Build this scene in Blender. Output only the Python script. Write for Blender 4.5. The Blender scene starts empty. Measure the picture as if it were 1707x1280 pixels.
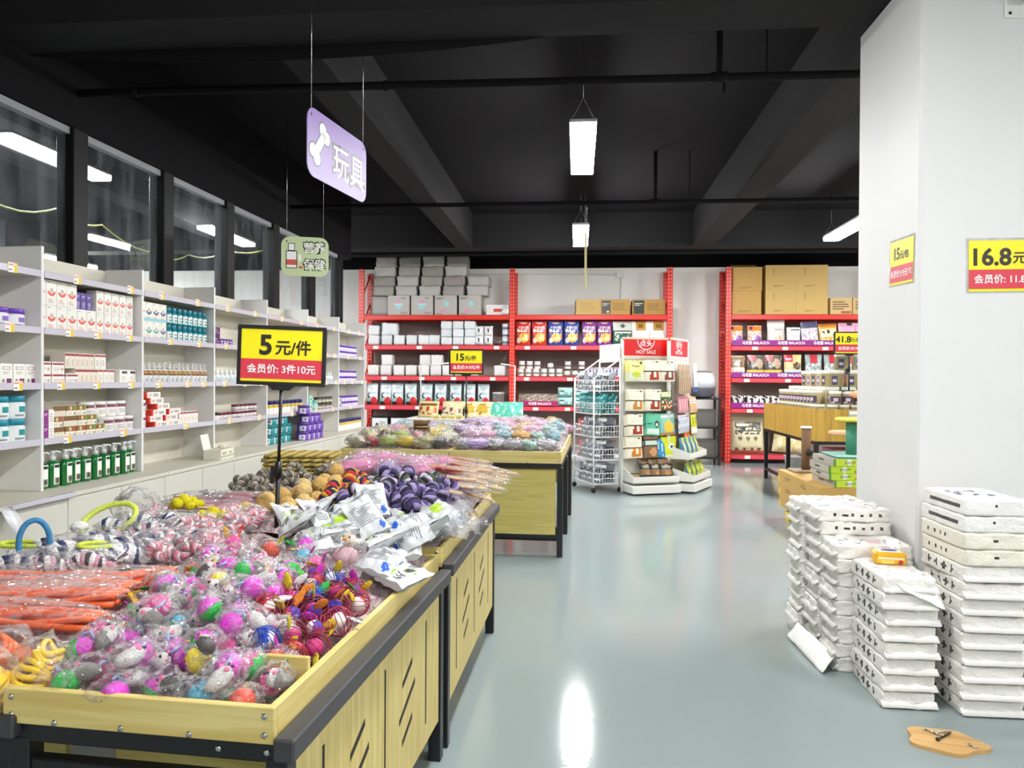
import bpy, math, random
from mathutils import Matrix, Vector, noise
R = math.radians; PI = math.pi
SC = bpy.context.scene; COL = SC.collection
random.seed(7)

# ---------------------------------------------------------------- camera, world, exposure
cam_d = bpy.data.cameras.new('camera'); cam = bpy.data.objects.new('camera', cam_d); COL.objects.link(cam)
cam_d.sensor_width = 36; cam_d.lens = 1240 / 1707 * 36; cam_d.clip_start = .05
_yaw, _pitch, _roll = R(5.02), R(-.40), R(.35)
_f = Vector((-math.sin(_yaw) * math.cos(_pitch), math.cos(_yaw) * math.cos(_pitch), math.sin(_pitch)))
_r = Vector((math.cos(_yaw), math.sin(_yaw), 0)); _u = _r.cross(_f)
_r2 = _r * math.cos(_roll) + _u * math.sin(_roll); _u2 = -_r * math.sin(_roll) + _u * math.cos(_roll)
cam.matrix_world = Matrix(((_r2.x, _u2.x, -_f.x, 0), (_r2.y, _u2.y, -_f.y, 0), (_r2.z, _u2.z, -_f.z, 1.35), (0, 0, 0, 1)))
SC.camera = cam
w = bpy.data.worlds.new('night'); SC.world = w; w.use_nodes = True
w.node_tree.nodes['Background'].inputs[0].default_value = (.02, .025, .035, 1); w.node_tree.nodes['Background'].inputs[1].default_value = .3
SC.view_settings.view_transform = 'Standard'; SC.view_settings.look = 'None'; SC.view_settings.gamma = 1
SC.view_settings.use_curve_mapping = False; SC.view_settings.exposure = 0.74
SC.cycles.transparent_max_bounces = 24; SC.cycles.max_bounces = 8; SC.cycles.diffuse_bounces = 5
SC.cycles.caustics_reflective = False; SC.cycles.caustics_refractive = False; SC.cycles.sample_clamp_indirect = 6
LAMP = 70.0

# ---------------------------------------------------------------- materials
def lin(h):
    h = h.lstrip('#'); o = []
    for i in (0, 2, 4):
        c = int(h[i:i + 2], 16) / 255
        o.append(c / 12.92 if c <= .04045 else ((c + .055) / 1.055) ** 2.4)
    return (*o, 1)
_mats = {}
def pm(col, r=.5, metal=0, bump=0, bs=60, var=.05, vs=6, spec=.5, coat=0, trans=0):
    """plain procedural surface: colour with slight noise, optional noise bump"""
    k = (col, r, metal, bump, bs, var, vs, spec, coat, trans)
    if k in _mats: return _mats[k]
    m = bpy.data.materials.new('m' + str(len(_mats))); m.use_nodes = True; _mats[k] = m
    nt = m.node_tree; p = nt.nodes['Principled BSDF']; c = lin(col)
    p.inputs['Roughness'].default_value = r; p.inputs['Metallic'].default_value = metal
    p.inputs['Specular IOR Level'].default_value = spec; p.inputs['Coat Weight'].default_value = coat
    p.inputs['Transmission Weight'].default_value = trans
    tc = nt.nodes.new('ShaderNodeTexCoord'); n = nt.nodes.new('ShaderNodeTexNoise'); n.inputs['Scale'].default_value = vs
    nt.links.new(tc.outputs['Object'], n.inputs['Vector'])
    mx = nt.nodes.new('ShaderNodeMix'); mx.data_type = 'RGBA'
    mx.inputs[6].default_value = tuple(min(1, v * (1 + var)) for v in c[:3]) + (1,)
    mx.inputs[7].default_value = tuple(v * (1 - var) for v in c[:3]) + (1,)
    nt.links.new(n.outputs['Fac'], mx.inputs[0]); nt.links.new(mx.outputs[2], p.inputs['Base Color'])
    if bump:
        n2 = nt.nodes.new('ShaderNodeTexNoise'); n2.inputs['Scale'].default_value = bs; n2.inputs['Detail'].default_value = 4
        nt.links.new(tc.outputs['Object'], n2.inputs['Vector'])
        b = nt.nodes.new('ShaderNodeBump'); b.inputs['Strength'].default_value = bump; b.inputs['Distance'].default_value = .01
        nt.links.new(n2.outputs['Fac'], b.inputs['Height']); nt.links.new(b.outputs['Normal'], p.inputs['Normal'])
    return m

def wood(c1, c2, axis='X', r=.45, scale=1.0):
    k = ('wood', c1, c2, axis, r, scale)
    if k in _mats: return _mats[k]
    m = bpy.data.materials.new('wood' + str(len(_mats))); m.use_nodes = True; _mats[k] = m
    nt = m.node_tree; p = nt.nodes['Principled BSDF']; p.inputs['Roughness'].default_value = r
    tc = nt.nodes.new('ShaderNodeTexCoord'); mp = nt.nodes.new('ShaderNodeMapping')
    s = {'X': (2, 30, 30), 'Y': (30, 2, 30), 'Z': (30, 30, 2)}[axis]
    mp.inputs['Scale'].default_value = tuple(v * scale for v in s)
    n = nt.nodes.new('ShaderNodeTexNoise'); n.inputs['Scale'].default_value = 1.6; n.inputs['Detail'].default_value = 5; n.inputs['Distortion'].default_value = .6
    cr = nt.nodes.new('ShaderNodeValToRGB'); cr.color_ramp.elements[0].color = lin(c1); cr.color_ramp.elements[1].color = lin(c2)
    cr.color_ramp.elements[0].position = .32; cr.color_ramp.elements[1].position = .68
    nt.links.new(tc.outputs['Object'], mp.inputs['Vector']); nt.links.new(mp.outputs['Vector'], n.inputs['Vector'])
    nt.links.new(n.outputs['Fac'], cr.inputs['Fac']); nt.links.new(cr.outputs['Color'], p.inputs['Base Color'])
    return m

def film(tint='#ffffff', base=.05, edge=.5, rough=.05, bs=85, bump=1.0, key=''):
    """thin clear plastic film: mostly see-through with crinkled shiny folds"""
    k = ('film', tint, base, edge, rough, bs, bump, key)
    if k in _mats: return _mats[k]
    m = bpy.data.materials.new('film' + str(len(_mats))); m.use_nodes = True; _mats[k] = m
    nt = m.node_tree; nt.nodes.remove(nt.nodes['Principled BSDF']); out = nt.nodes['Material Output']
    tr = nt.nodes.new('ShaderNodeBsdfTransparent'); tr.inputs[0].default_value = lin(tint)
    g = nt.nodes.new('ShaderNodeBsdfPrincipled'); g.inputs['Base Color'].default_value = (.72, .71, .71, 1)
    g.inputs['Roughness'].default_value = rough; g.inputs['Specular IOR Level'].default_value = .9; g.inputs['IOR'].default_value = 1.9
    tc = nt.nodes.new('ShaderNodeTexCoord'); dn = nt.nodes.new('ShaderNodeTexNoise'); dn.inputs['Scale'].default_value = bs * .25; dn.inputs['Detail'].default_value = 1
    vm = nt.nodes.new('ShaderNodeVectorMath'); vm.operation = 'MULTIPLY_ADD'; vm.inputs[1].default_value = (.03, .03, .03)
    vo = nt.nodes.new('ShaderNodeTexVoronoi'); vo.inputs['Scale'].default_value = bs
    k1 = nt.nodes.new('ShaderNodeVectorMath'); k1.operation = 'SUBTRACT'; k1.inputs[1].default_value = (.5, .5, .5)
    ge = nt.nodes.new('ShaderNodeNewGeometry'); k2 = nt.nodes.new('ShaderNodeVectorMath'); k2.operation = 'MULTIPLY_ADD'; k2.inputs[1].default_value = (bump * 1.2,) * 3
    k3 = nt.nodes.new('ShaderNodeVectorMath'); k3.operation = 'NORMALIZE'
    lw = nt.nodes.new('ShaderNodeLayerWeight'); lw.inputs['Blend'].default_value = .45
    mr = nt.nodes.new('ShaderNodeMapRange'); mr.inputs['To Min'].default_value = base; mr.inputs['To Max'].default_value = edge; mr.inputs['From Min'].default_value = .1
    ms = nt.nodes.new('ShaderNodeMixShader'); L = nt.links.new
    L(tc.outputs['Object'], dn.inputs['Vector']); L(dn.outputs['Color'], vm.inputs[0]); L(tc.outputs['Object'], vm.inputs[2]); L(vm.outputs[0], vo.inputs['Vector'])
    L(vo.outputs['Color'], k1.inputs[0]); L(k1.outputs[0], k2.inputs[0]); L(ge.outputs['Normal'], k2.inputs[2]); L(k2.outputs[0], k3.inputs[0]); L(k3.outputs[0], g.inputs['Normal']); L(k3.outputs[0], lw.inputs['Normal'])
    L(lw.outputs['Facing'], mr.inputs['Value']); L(mr.outputs['Result'], ms.inputs['Fac']); L(tr.outputs[0], ms.inputs[1]); L(g.outputs[0], ms.inputs[2]); L(ms.outputs[0], out.inputs['Surface'])
    return m

def emit(col, s):
    k = ('emit', col, s)
    if k in _mats: return _mats[k]
    m = bpy.data.materials.new('lamp' + str(len(_mats))); m.use_nodes = True; _mats[k] = m
    p = m.node_tree.nodes['Principled BSDF']; p.inputs['Emission Color'].default_value = lin(col); p.inputs['Emission Strength'].default_value = s
    p.inputs['Base Color'].default_value = (.9, .9, .9, 1)
    return m

# ---------------------------------------------------------------- mesh builder
class MB:
    def __init__(s): s.v = []; s.f = []; s.fm = []; s.sm = []; s.mats = []; s.M = None
    def mi(s, m):
        if m not in s.mats: s.mats.append(m)
        return s.mats.index(m)
    def add(s, vs, fs, m, smooth=False, M=None):
        b = len(s.v); T = M if s.M is None else (s.M @ M if M is not None else s.M)
        s.v += [tuple(T @ Vector(p)) for p in vs] if T is not None else [tuple(p) for p in vs]
        ml = isinstance(m, list)
        for i, f in enumerate(fs):
            s.f.append([b + k for k in f]); s.fm.append(s.mi(m[i] if ml else m)); s.sm.append(smooth)
        return s
    def box(s, x0, y0, z0, x1, y1, z1, m, bev=0, M=None):
        if bev <= 0:
            v = [(x, y, z) for z in (z0, z1) for y in (y0, y1) for x in (x0, x1)]
            return s.add(v, [(0, 2, 3, 1), (4, 5, 7, 6), (0, 1, 5, 4), (2, 6, 7, 3), (0, 4, 6, 2), (1, 3, 7, 5)], m, M=M)
        bev = min(bev, (x1 - x0) * .45, (y1 - y0) * .45, (z1 - z0) * .45)
        v = []; idx = {}
        for sx in (0, 1):
            for sy in (0, 1):
                for sz in (0, 1):
                    p = [x1 if sx else x0, y1 if sy else y0, z1 if sz else z0]; q = [(-1 if t else 1) * bev for t in (sx, sy, sz)]
                    for a in range(3):
                        idx[sx, sy, sz, a] = len(v); v.append([p[k] + (0 if k == a else q[k]) for k in range(3)])
        fs = []
        for a in range(3):
            o = [k for k in range(3) if k != a]
            for t in (0, 1):
                loop = []
                for (i, j) in ((0, 0), (1, 0), (1, 1), (0, 1)):
                    c = [0, 0, 0]; c[a] = t; c[o[0]] = i; c[o[1]] = j; loop.append(idx[c[0], c[1], c[2], a])
                fs.append(loop if (t == 1) != (a == 1) else loop[::-1])
        for a in range(3):
            o = [k for k in range(3) if k != a]
            for i in (0, 1):
                for j in (0, 1):
                    def k_(t, ax):
                        c = [0, 0, 0]; c[a] = t; c[o[0]] = i; c[o[1]] = j; return idx[c[0], c[1], c[2], ax]
                    fs.append([k_(0, o[0]), k_(1, o[0]), k_(1, o[1]), k_(0, o[1])])
        for sx in (0, 1):
            for sy in (0, 1):
                for sz in (0, 1): fs.append([idx[sx, sy, sz, a] for a in range(3)])
        return s.add(v, fs, m, M=M)
    def prism(s, pts, h0, h1, m, axis='Z', M=None, smooth=False):
        n = len(pts)
        def P(a, b, h): return {'Z': (a, b, h), 'Y': (a, h, b), 'X': (h, a, b)}[axis]
        v = [P(a, b, h0) for a, b in pts] + [P(a, b, h1) for a, b in pts]
        return s.add(v, [list(range(n))[::-1], list(range(n, 2 * n))] + [(i, (i + 1) % n, n + (i + 1) % n, n + i) for i in range(n)], m, smooth, M)
    def flat(s, pts, y, m):               # polygon in a front (xz) plane facing -y
        return s.add([(a, y, b) for a, b in pts], [list(range(len(pts)))], m)
    def lathe(s, prof, m, seg=16, M=None, smooth=True, caps=True):
        v = []; fs = []
        for r, z in prof: v += [(r * math.cos(2 * PI * k / seg), r * math.sin(2 * PI * k / seg), z) for k in range(seg)]
        for i in range(len(prof) - 1):
            for k in range(seg): a = i * seg + k; b = i * seg + (k + 1) % seg; fs.append((a, b, b + seg, a + seg))
        if caps: fs.append(list(range(seg))[::-1]); fs.append([len(v) - seg + k for k in range(seg)])
        return s.add(v, fs, m, smooth, M)
    def tube(s, path, r, m, seg=8, closed=False, smooth=True, M=None, caps=True):
        P = [Vector(p) for p in path]; n = len(P); v = []; fs = []
        rr = r if isinstance(r, (list, tuple)) else [r] * n
        up = None
        for i, p in enumerate(P):
            t = (P[(i + 1) % n] - P[i - 1]) if closed else (P[min(i + 1, n - 1)] - P[max(i - 1, 0)])
            t = t.normalized() if t.length > 1e-9 else Vector((0, 0, 1))
            if up is None: up = Vector((0, 0, 1)) if abs(t.z) < .9 else Vector((1, 0, 0))
            a = (up - t * up.dot(t)); a = a.normalized() if a.length > 1e-6 else t.orthogonal().normalized()
            up = a; b = t.cross(a)
            v += [p + (a * math.cos(2 * PI * k / seg) + b * math.sin(2 * PI * k / seg)) * rr[i] for k in range(seg)]
        for i in range(n if closed else n - 1):
            j = (i + 1) % n
            for k in range(seg): fs.append((i * seg + k, i * seg + (k + 1) % seg, j * seg + (k + 1) % seg, j * seg + k))
        if not closed and caps: fs.append(list(range(seg))[::-1]); fs.append([(n - 1) * seg + k for k in range(seg)])
        return s.add(v, fs, m, smooth, M)
    def ell(s, c, rad, m, seg=16, rings=10, fn=None, M=None, split=None):
        """ellipsoid; fn(unit vector) -> radius factor; split=(m2, test) second material by unit vector"""
        v = [(0, 0, -1)]; fs = []; ms = []
        for i in range(1, rings):
            t = PI * i / rings - PI / 2
            v += [(math.cos(t) * math.cos(2 * PI * k / seg), math.cos(t) * math.sin(2 * PI * k / seg), math.sin(t)) for k in range(seg)]
        v.append((0, 0, 1)); L = len(v) - 1
        for k in range(seg): fs.append((0, 1 + (k + 1) % seg, 1 + k))
        for i in range(rings - 2):
            for k in range(seg): a = 1 + i * seg + k; b = 1 + i * seg + (k + 1) % seg; fs.append((a, b, b + seg, a + seg))
        o = 1 + (rings - 2) * seg
        for k in range(seg): fs.append((o + k, o + (k + 1) % seg, L))
        mm = m
        if split: mm = [split[0] if split[1](sum((Vector(v[k]) for k in f), Vector()) / len(f)) else m for f in fs]
        w = [(c[0] + p[0] * rad[0] * g, c[1] + p[1] * rad[1] * g, c[2] + p[2] * rad[2] * g) for p in v for g in ((fn(Vector(p)) if fn else 1),)]
        return s.add(w, fs, mm, True, M)
    def text(s, body, size, m, cx=0, cz=0, y=0, sx=1, bold=.0, fn=None, axis='Y', M=None):
        """flat lettering in the xz plane facing -y, centred on (cx, cz)"""
        vs, fs, W, Hh = text_mesh(body, bold)
        pts = [((p[0] - W / 2) * size * sx + cx, (p[1] - Hh) * size + cz) for p in vs]
        v = [(a, y, b) if fn is None else fn(a, b) for a, b in pts]
        return s.add(v, fs, m, M=M)
    def build(s, name, parent=None, loc=None, rz=0):
        me = bpy.data.meshes.new(name); me.from_pydata(s.v, [], s.f)
        for m in s.mats: me.materials.append(m)
        me.polygons.foreach_set('material_index', s.fm); me.polygons.foreach_set('use_smooth', s.sm); me.update()
        o = bpy.data.objects.new(name, me); COL.objects.link(o)
        if parent: o.parent = parent
        if loc: o.location = loc
        o.rotation_euler.z = rz
        return o

_txt = {}
def text_mesh(body, bold):
    if (body, bold) in _txt: return _txt[body, bold]
    c = bpy.data.curves.new('t', 'FONT'); c.body = body; c.resolution_u = 3; c.offset = bold
    o = bpy.data.objects.new('t', c); COL.objects.link(o)
    me = bpy.data.meshes.new_from_object(o.evaluated_get(bpy.context.evaluated_depsgraph_get()))
    vs = [tuple(v.co[:2]) for v in me.vertices]; fs = [list(p.vertices) for p in me.polygons]
    bpy.data.objects.remove(o); bpy.data.curves.remove(c); bpy.data.meshes.remove(me)
    x0 = min(p[0] for p in vs); x1 = max(p[0] for p in vs); y0 = min(p[1] for p in vs); y1 = max(p[1] for p in vs)
    vs = [(p[0] - x0, p[1]) for p in vs]
    _txt[body, bold] = (vs, fs, x1 - x0, (y0 + y1) / 2); return _txt[body, bold]

def tag(o, label, cat, group=None):
    o['label'] = label; o['category'] = cat
    if group: o['group'] = group
    return o
def thing(name, label, cat, loc=(0, 0, 0), rz=0, group=None):
    o = bpy.data.objects.new(name, None); COL.objects.link(o); o.empty_display_size = .02
    o.location = loc; o.rotation_euler.z = rz
    return tag(o, label, cat, group)
def struct(name, mb):
    o = mb.build(name); o['kind'] = 'structure'; return o
def dup(o, parent=None):
    c = o.copy(); COL.objects.link(c)
    if parent: c.parent = parent; c.matrix_parent_inverse = o.matrix_parent_inverse.copy()
    for ch in list(o.children): dup(ch, c)
    return c
class Proto:
    """first use moves the object itself, every later one copies it with its parts"""
    def __init__(s, root): s.o = root; s.used = False
    def put(s, loc, rz=0, label=None, group=None, rot=None, sc=None):
        o = dup(s.o) if s.used else s.o; s.used = True
        o.location = loc; o.rotation_euler = rot if rot else (0, 0, rz)
        o.scale = (1, 1, 1) if sc is None else ((sc,) * 3 if not isinstance(sc, tuple) else sc)
        if label: o['label'] = label
        if group: o['group'] = group
        return o
ORD = 'first second third fourth fifth sixth seventh eighth ninth tenth eleventh twelfth thirteenth fourteenth fifteenth sixteenth seventeenth eighteenth nineteenth twentieth'.split()
def nth(i): return ORD[i] if i < 20 else ('twenty-' + ORD[i - 20] if i < 29 else 'thirty-' + ORD[i - 30])
def fbm(p, s=1.0): return noise.noise(Vector(p) * s) + .5 * noise.noise(Vector(p) * s * 2.1 + Vector((9, 3, 5)))

WHITE = '#f2f2ee'
M_white = pm('#e9e8e2', .45); M_black = pm('#141416', .5); M_steel = pm('#c9ccce', .25, 1); M_red = pm('#d8301f', .42)

# ---------------------------------------------------------------- the room
YB = 13.0
fl = bpy.data.materials.new('epoxy_floor'); fl.use_nodes = True
nt = fl.node_tree; p = nt.nodes['Principled BSDF']; tc = nt.nodes.new('ShaderNodeTexCoord')
n1 = nt.nodes.new('ShaderNodeTexNoise'); n1.inputs['Scale'].default_value = .35; n1.inputs['Detail'].default_value = 0
mx = nt.nodes.new('ShaderNodeMix'); mx.data_type = 'RGBA'; mx.inputs[6].default_value = lin('#8b9798'); mx.inputs[7].default_value = lin('#909b9b')
for a, b in ((tc.outputs['Object'], n1.inputs['Vector']), (n1.outputs['Fac'], mx.inputs[0]), (mx.outputs[2], p.inputs['Base Color'])): nt.links.new(a, b)
p.inputs['Roughness'].default_value = .1
p.inputs['Specular IOR Level'].default_value = .22
n3 = nt.nodes.new('ShaderNodeTexNoise'); n3.inputs['Scale'].default_value = 55; n3.inputs['Detail'].default_value = 2; bp = nt.nodes.new('ShaderNodeBump'); bp.inputs['Strength'].default_value = .1; bp.inputs['Distance'].default_value = .002
for a, b in ((tc.outputs['Object'], n3.inputs['Vector']), (n3.outputs['Fac'], bp.inputs['Height']), (bp.outputs['Normal'], p.inputs['Normal'])): nt.links.new(a, b)
M_wall = pm('#efede9', .6, bump=.05, bs=30, var=.02)
M_blk = pm('#141316', .9, var=.12, vs=2, spec=.15)          # black-painted concrete and services
M_soffit = pm('#232224', .85, var=.1, vs=2, spec=.2)
struct('floor', MB().box(-9, -4, -.12, 9, YB + .2, 0, fl))
struct('ceiling', MB().box(-9, -4, 3.8, 9, YB + .2, 3.95, M_blk))
b = MB(); b.box(-9, YB, 0, 9, YB + .15, 3.28, M_wall); b.box(-9, YB, 3.28, 9, YB + .15, 3.8, M_blk); struct('wall_back', b)
b = MB(); b.box(-9, -4.15, 0, 9, -4, 3.28, M_wall); b.box(-9, -4.15, 3.28, 9, -4, 3.8, M_blk); struct('wall_rear', b)
b = MB(); b.box(9, -4, 0, 9.15, YB, 3.28, M_wall); b.box(9, -4, 3.28, 9.15, YB, 3.8, M_blk); struct('wall_right', b)
struct('wall_far_hall', MB().box(-9.15, -4, 0, -9, YB, 3.8, pm('#3a4048', .8)))
for i, (x0, x1) in enumerate(((-1.82, -1.57), (1.66, 1.97), (4.9, 5.2), (-5.2, -4.9))):
    struct('beam_long' if i == 0 else 'beam_long', MB().box(x0, 4.25, 3.3, x1, 11.0, 3.8, M_soffit))
for y0, y1 in ((3.89, 4.25), (11.0, 11.35), (-2.6, -2.25)): struct('beam_cross', MB().box(-9, y0, 3.3, 9, y1, 3.8, M_soffit))
mb = MB(); v = []
for i in range(25):
    x = -3.4 + 3.2 * i / 24; sg = .085 * math.sin(PI * i / 24) ** .8; v += [(x, 4.252, 3.31), (x, 4.258, 3.3 - sg)]
mb.add(v, [(2 * i, 2 * i + 2, 2 * i + 3, 2 * i + 1) for i in range(24)], M_blk, True); o = struct('trim_2', mb); sd = o.modifiers.new('s', 'SOLIDIFY'); sd.thickness = .004
# the square white column on the right
struct('column', MB().box(1.58, 3.62, 0, 2.4, 4.38, 3.3, pm('#dededd', .55, bump=.06, bs=25, var=.02), .012))
# left window wall, turned a little from the room's axis
A3 = math.atan(.03); TX, TY = math.sin(A3), math.cos(A3)
def LW(u, d, z): return Vector((-3 + u * TX + d * TY, 3.93 + u * TY - d * TX, z))
RZL = PI / 2 - A3
def lwm(): return Matrix.Translation((-3, 3.93, 0)) @ Matrix.Rotation(RZL, 4, 'Z')     # local x along the wall, -y into the room
D = .34                                            # windows sit this far behind the shelf fronts
M_frame = pm('#0a0a0c', .5, spec=.25); M_rev = pm('#8f9296', .6)
b = MB(); b.M = lwm(); b.box(-8, D, 0, 6.1, D + .12, 1.0, M_wall); struct('wall_left', b)
b = MB(); b.M = lwm(); b.box(-8, D - .02, 2.98, 6.15, D + .3, 3.8, M_blk); struct('trim_1', b)
gl = bpy.data.materials.new('window_glass'); gl.use_nodes = True; nt = gl.node_tree; nt.nodes.remove(nt.nodes['Principled BSDF'])
tr = nt.nodes.new('ShaderNodeBsdfTransparent'); tr.inputs[0].default_value = (.86, .9, .9, 1)
gg = nt.nodes.new('ShaderNodeBsdfGlossy'); gg.inputs['Roughness'].default_value = .015
df = nt.nodes.new('ShaderNodeBsdfDiffuse'); df.inputs[0].default_value = (.75, .8, .9, 1)
fr = nt.nodes.new('ShaderNodeFresnel'); fr.inputs['IOR'].default_value = 1.65
ns = nt.nodes.new('ShaderNodeTexNoise'); ns.inputs['Scale'].default_value = 1.0; ns.inputs['Detail'].default_value = 8
tc = nt.nodes.new('ShaderNodeTexCoord'); mp = nt.nodes.new('ShaderNodeMapping'); mp.inputs['Scale'].default_value = (9, 9, 2)
mr = nt.nodes.new('ShaderNodeMapRange'); mr.inputs['From Min'].default_value = .4; mr.inputs['From Max'].default_value = .85; mr.inputs['To Min'].default_value = .03; mr.inputs['To Max'].default_value = .2
m1 = nt.nodes.new('ShaderNodeMixShader'); m2 = nt.nodes.new('ShaderNodeMixShader')
for a, c in ((tc.outputs['Object'], mp.inputs['Vector']), (mp.outputs['Vector'], ns.inputs['Vector']), (ns.outputs['Fac'], mr.inputs['Value']), (mr.outputs['Result'], m1.inputs['Fac']), (tr.outputs[0], m1.inputs[1]), (df.outputs[0], m1.inputs[2]), (fr.outputs[0], m2.inputs['Fac']), (m1.outputs[0], m2.inputs[1]), (gg.outputs[0], m2.inputs[2]), (m2.outputs[0], nt.nodes['Material Output'].inputs['Surface'])): nt.links.new(a, c)
MUL = [-3.26, -2.26, -1.26, -.26, .738, 1.752, 2.757, 3.75, 4.77, 5.74]
for i in range(len(MUL) - 1):
    a, c = MUL[i], MUL[i + 1]
    fo = MB(); fo.M = lwm(); fo.box(a - .07, D - .03, 1.0, a + .07, D + .1, 2.98, M_frame, .006)
    if i == len(MUL) - 2: fo.box(c - .07, D - .03, 1.0, c + .07, D + .1, 2.98, M_frame, .006)
    fo.box(a + .07, D + .0, 2.935, c - .07, D + .05, 2.98, M_rev); fo.box(a + .07, D - .02, 1.0, c - .07, D + .09, 1.05, M_frame)
    o = struct('window_%d' % (i + 1), fo)
    g = MB(); g.M = lwm(); g.add([(a + .06, D + .03, 1.04), (c - .06, D + .03, 1.04), (c - .06, D + .03, 2.94), (a + .06, D + .03, 2.98)], [(0, 1, 2, 3)], gl); g.build('pane', o)
# pipes under the slab
def pipe(name, pts, r, label, sub=()):
    o = thing(name, label, 'pipe'); mb = MB(); mb.tube(pts, r, M_blk, 10); mb.build('pipe_run', o)
    for pt, ps, rr in sub: mb = MB(); mb.tube(ps, rr, M_blk if rr < .03 or pt != 'clip' else M_rev, 8); mb.build(pt, o)
pipe('sprinkler_pipe', [(-3.3, 4.66, 3.22), (0, 4.72, 3.23), (1.8, 4.79, 3.25), (8.5, 4.9, 3.25)], .026, 'near black ceiling pipe crossing above the purple toy sign',
     [('riser', [(.87, 4.75, 3.24), (.87, 4.75, 3.8)], .022), ('coupling', [(.82, 4.748, 3.238), (.92, 4.752, 3.242)], .034), ('hanger', [(1.16, 4.76, 3.24), (1.16, 4.76, 3.8)], .006), ('coupling', [(-1.25, 4.70, 3.226), (-1.22, 4.70, 3.227)], .034), ('coupling', [(-2.93, 4.667, 3.22), (-2.88, 4.668, 3.22)], .034), ('sprinkler_head', [(.9, 4.75, 3.2), (.9, 4.75, 3.14)], .012)])
pipe('sprinkler_pipe', [(-3.2, 8.06, 3.25), (0, 8.12, 3.26), (8.5, 8.1, 3.26)], .024, 'farther black ceiling pipe crossing behind the nearest pendant light',
     [('riser', [(.82, 8.1, 3.26), (.82, 8.1, 3.8)], .02), ('hanger', [(1.18, 8.1, 3.26), (1.18, 8.1, 3.8)], .006), ('coupling', [(.76, 8.1, 3.26), (.88, 8.1, 3.26)], .032), ('coupling', [(.0, 8.12, 3.26), (.04, 8.12, 3.26)], .03)])
pipe('cable_tray', [(-3.6, 11.42, 3.27), (9, 11.42, 3.28)], .03, 'grey conduit run under the far cross beam')
mb = MB(); cp = [Vector(q) for q in ((-4.3, 5.1, 2.63), (-4.3, 5.85, 2.75), (-4.3, 6.4, 2.72), (-4.3, 7.3, 2.62), (-4.3, 7.9, 2.70), (-4.3, 8.8, 2.9), (-4.3, 10.2, 3.2))]
mb.tube([cp[i].lerp(cp[i + 1], k / 5) - Vector((0, 0, .06 * math.sin(PI * k / 5))) for i in range(6) for k in range(5)] + [cp[-1]], .007, pm('#d2d65a', .5), 6); tag(mb.build('hanging_cable'), 'thin yellow-green cable sagging beyond the windows', 'cable')
# ceiling boxes
mb = MB(); mb.box(-.14, 4.85, 3.72, .0, 4.97, 3.8, M_blk, .01); tag(mb.build('junction_box'), 'small black junction box on the ceiling above the near pipe', 'junction box')
mb = MB(); mb.lathe([(.05, 0), (.05, .02), (.03, .035)], M_rev, 14, Matrix.Translation((.26, 4.95, 3.8)) @ Matrix.Rotation(PI, 4, 'X')); tag(mb.build('smoke_detector'), 'small round grey smoke detector on the ceiling beside the junction box', 'smoke detector')

# ---------------------------------------------------------------- pendant lamps
def lamp(power=LAMP):
    t = thing('pendant_light', '', 'pendant light')
    h = MB(); h.box(-.1, -.62, .012, .1, .62, .045, pm('#d9dadb', .4), .006); h.build('housing', t)
    d = MB(); d.box(-.096, -.616, -.028, .096, .616, .012, emit('#fdfdfc', power), .004); d.build('diffuser', t)
    for y in (-.6, .6):
        wv = MB(); wv.tube([(-.08, y, .045), (0, y, .2), (.08, y, .045)], .0022, M_steel, 6); wv.tube([(0, y, .2), (0, y, .595)], .002, M_steel, 6); wv.build('suspension_wire', t)
    return t
LP = Proto(lamp()); LPF = Proto(lamp(LAMP * 1.75)); LPN = Proto(lamp(LAMP * .95))
for x, y, l in ((.03, 6.07, 'nearest glowing pendant light hanging over the grey aisle'), (.03, 9.69, 'glowing pendant light hanging above the far display table, beyond the nearest one'), (3.29, 9.45, 'glowing pendant light partly hidden behind the white column'),
                (-4.45, 6.0, 'long glowing pendant light seen through the window behind the near shelves'), (-8.25, 11.4, 'pendant light at the far end of the adjoining hall'), (-7.6, 6.4, 'added unseen pendant light deep in the hall, brightening its back wall'), (-4.6, 9.45, 'glowing pendant light seen through the middle windows'),  # both deep-hall lamps are added, unseen, to brighten the hall's back wall
                (.03, 2.1, 'pendant light hanging above the near toy tables'), (3.29, 5.6, 'pendant light hanging behind the white column'), (3.29, -1.6, 'pendant light behind the viewer in the second row'), (3.29, .9, 'pendant light before the white column, above the viewer'), (.03, -1.6, 'pendant light hanging in the aisle behind the viewer'), (6.5, 9.45, 'far pendant light of the third row'), (6.5, 5.6, 'middle pendant light of the third row')):
    (LPF if y > 9 else LPN if y < 3 and x < 1 else LP).put((x, y, 3.205), 0, l, 'long pendant lights')

# ---------------------------------------------------------------- white shelf units along the window wall
UPR = [-.985, 0, .925, 1.882, 2.846, 3.83, 4.79, 5.776]
SHZ = [.985, 1.3, 1.612, 1.93]                         # tops of the four upper shelves; the counter is at .70
SH_D = .27; CT = .70
M_shelf = pm('#d3cfc1', .5, var=.02); M_edge = pm('#e4e3e2', .4); M_rail = pm('#cdc9d6', .15, coat=.3); M_tagp = pm('#f4f0e6', .5); M_tagy = pm('#e8c832', .5); M_door = pm('#d2d0c5', .42, var=.02); M_gap = pm('#8d8c86', .7)
UL = ['white shelf unit with purple jars and teal tubs, nearest and cut off', 'white shelf unit holding red-arc cartons above green pump bottles', 'white shelf unit holding teal bottles above brown-capped sprays', 'white shelf unit with an empty counter and maroon-lidded jars', 'white shelf unit with teal and purple tubs stacked on its counter', 'white shelf unit with mint boxes, second from the far end', 'white shelf unit full of small purple jars at the far end']
unit_roots = []
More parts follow.
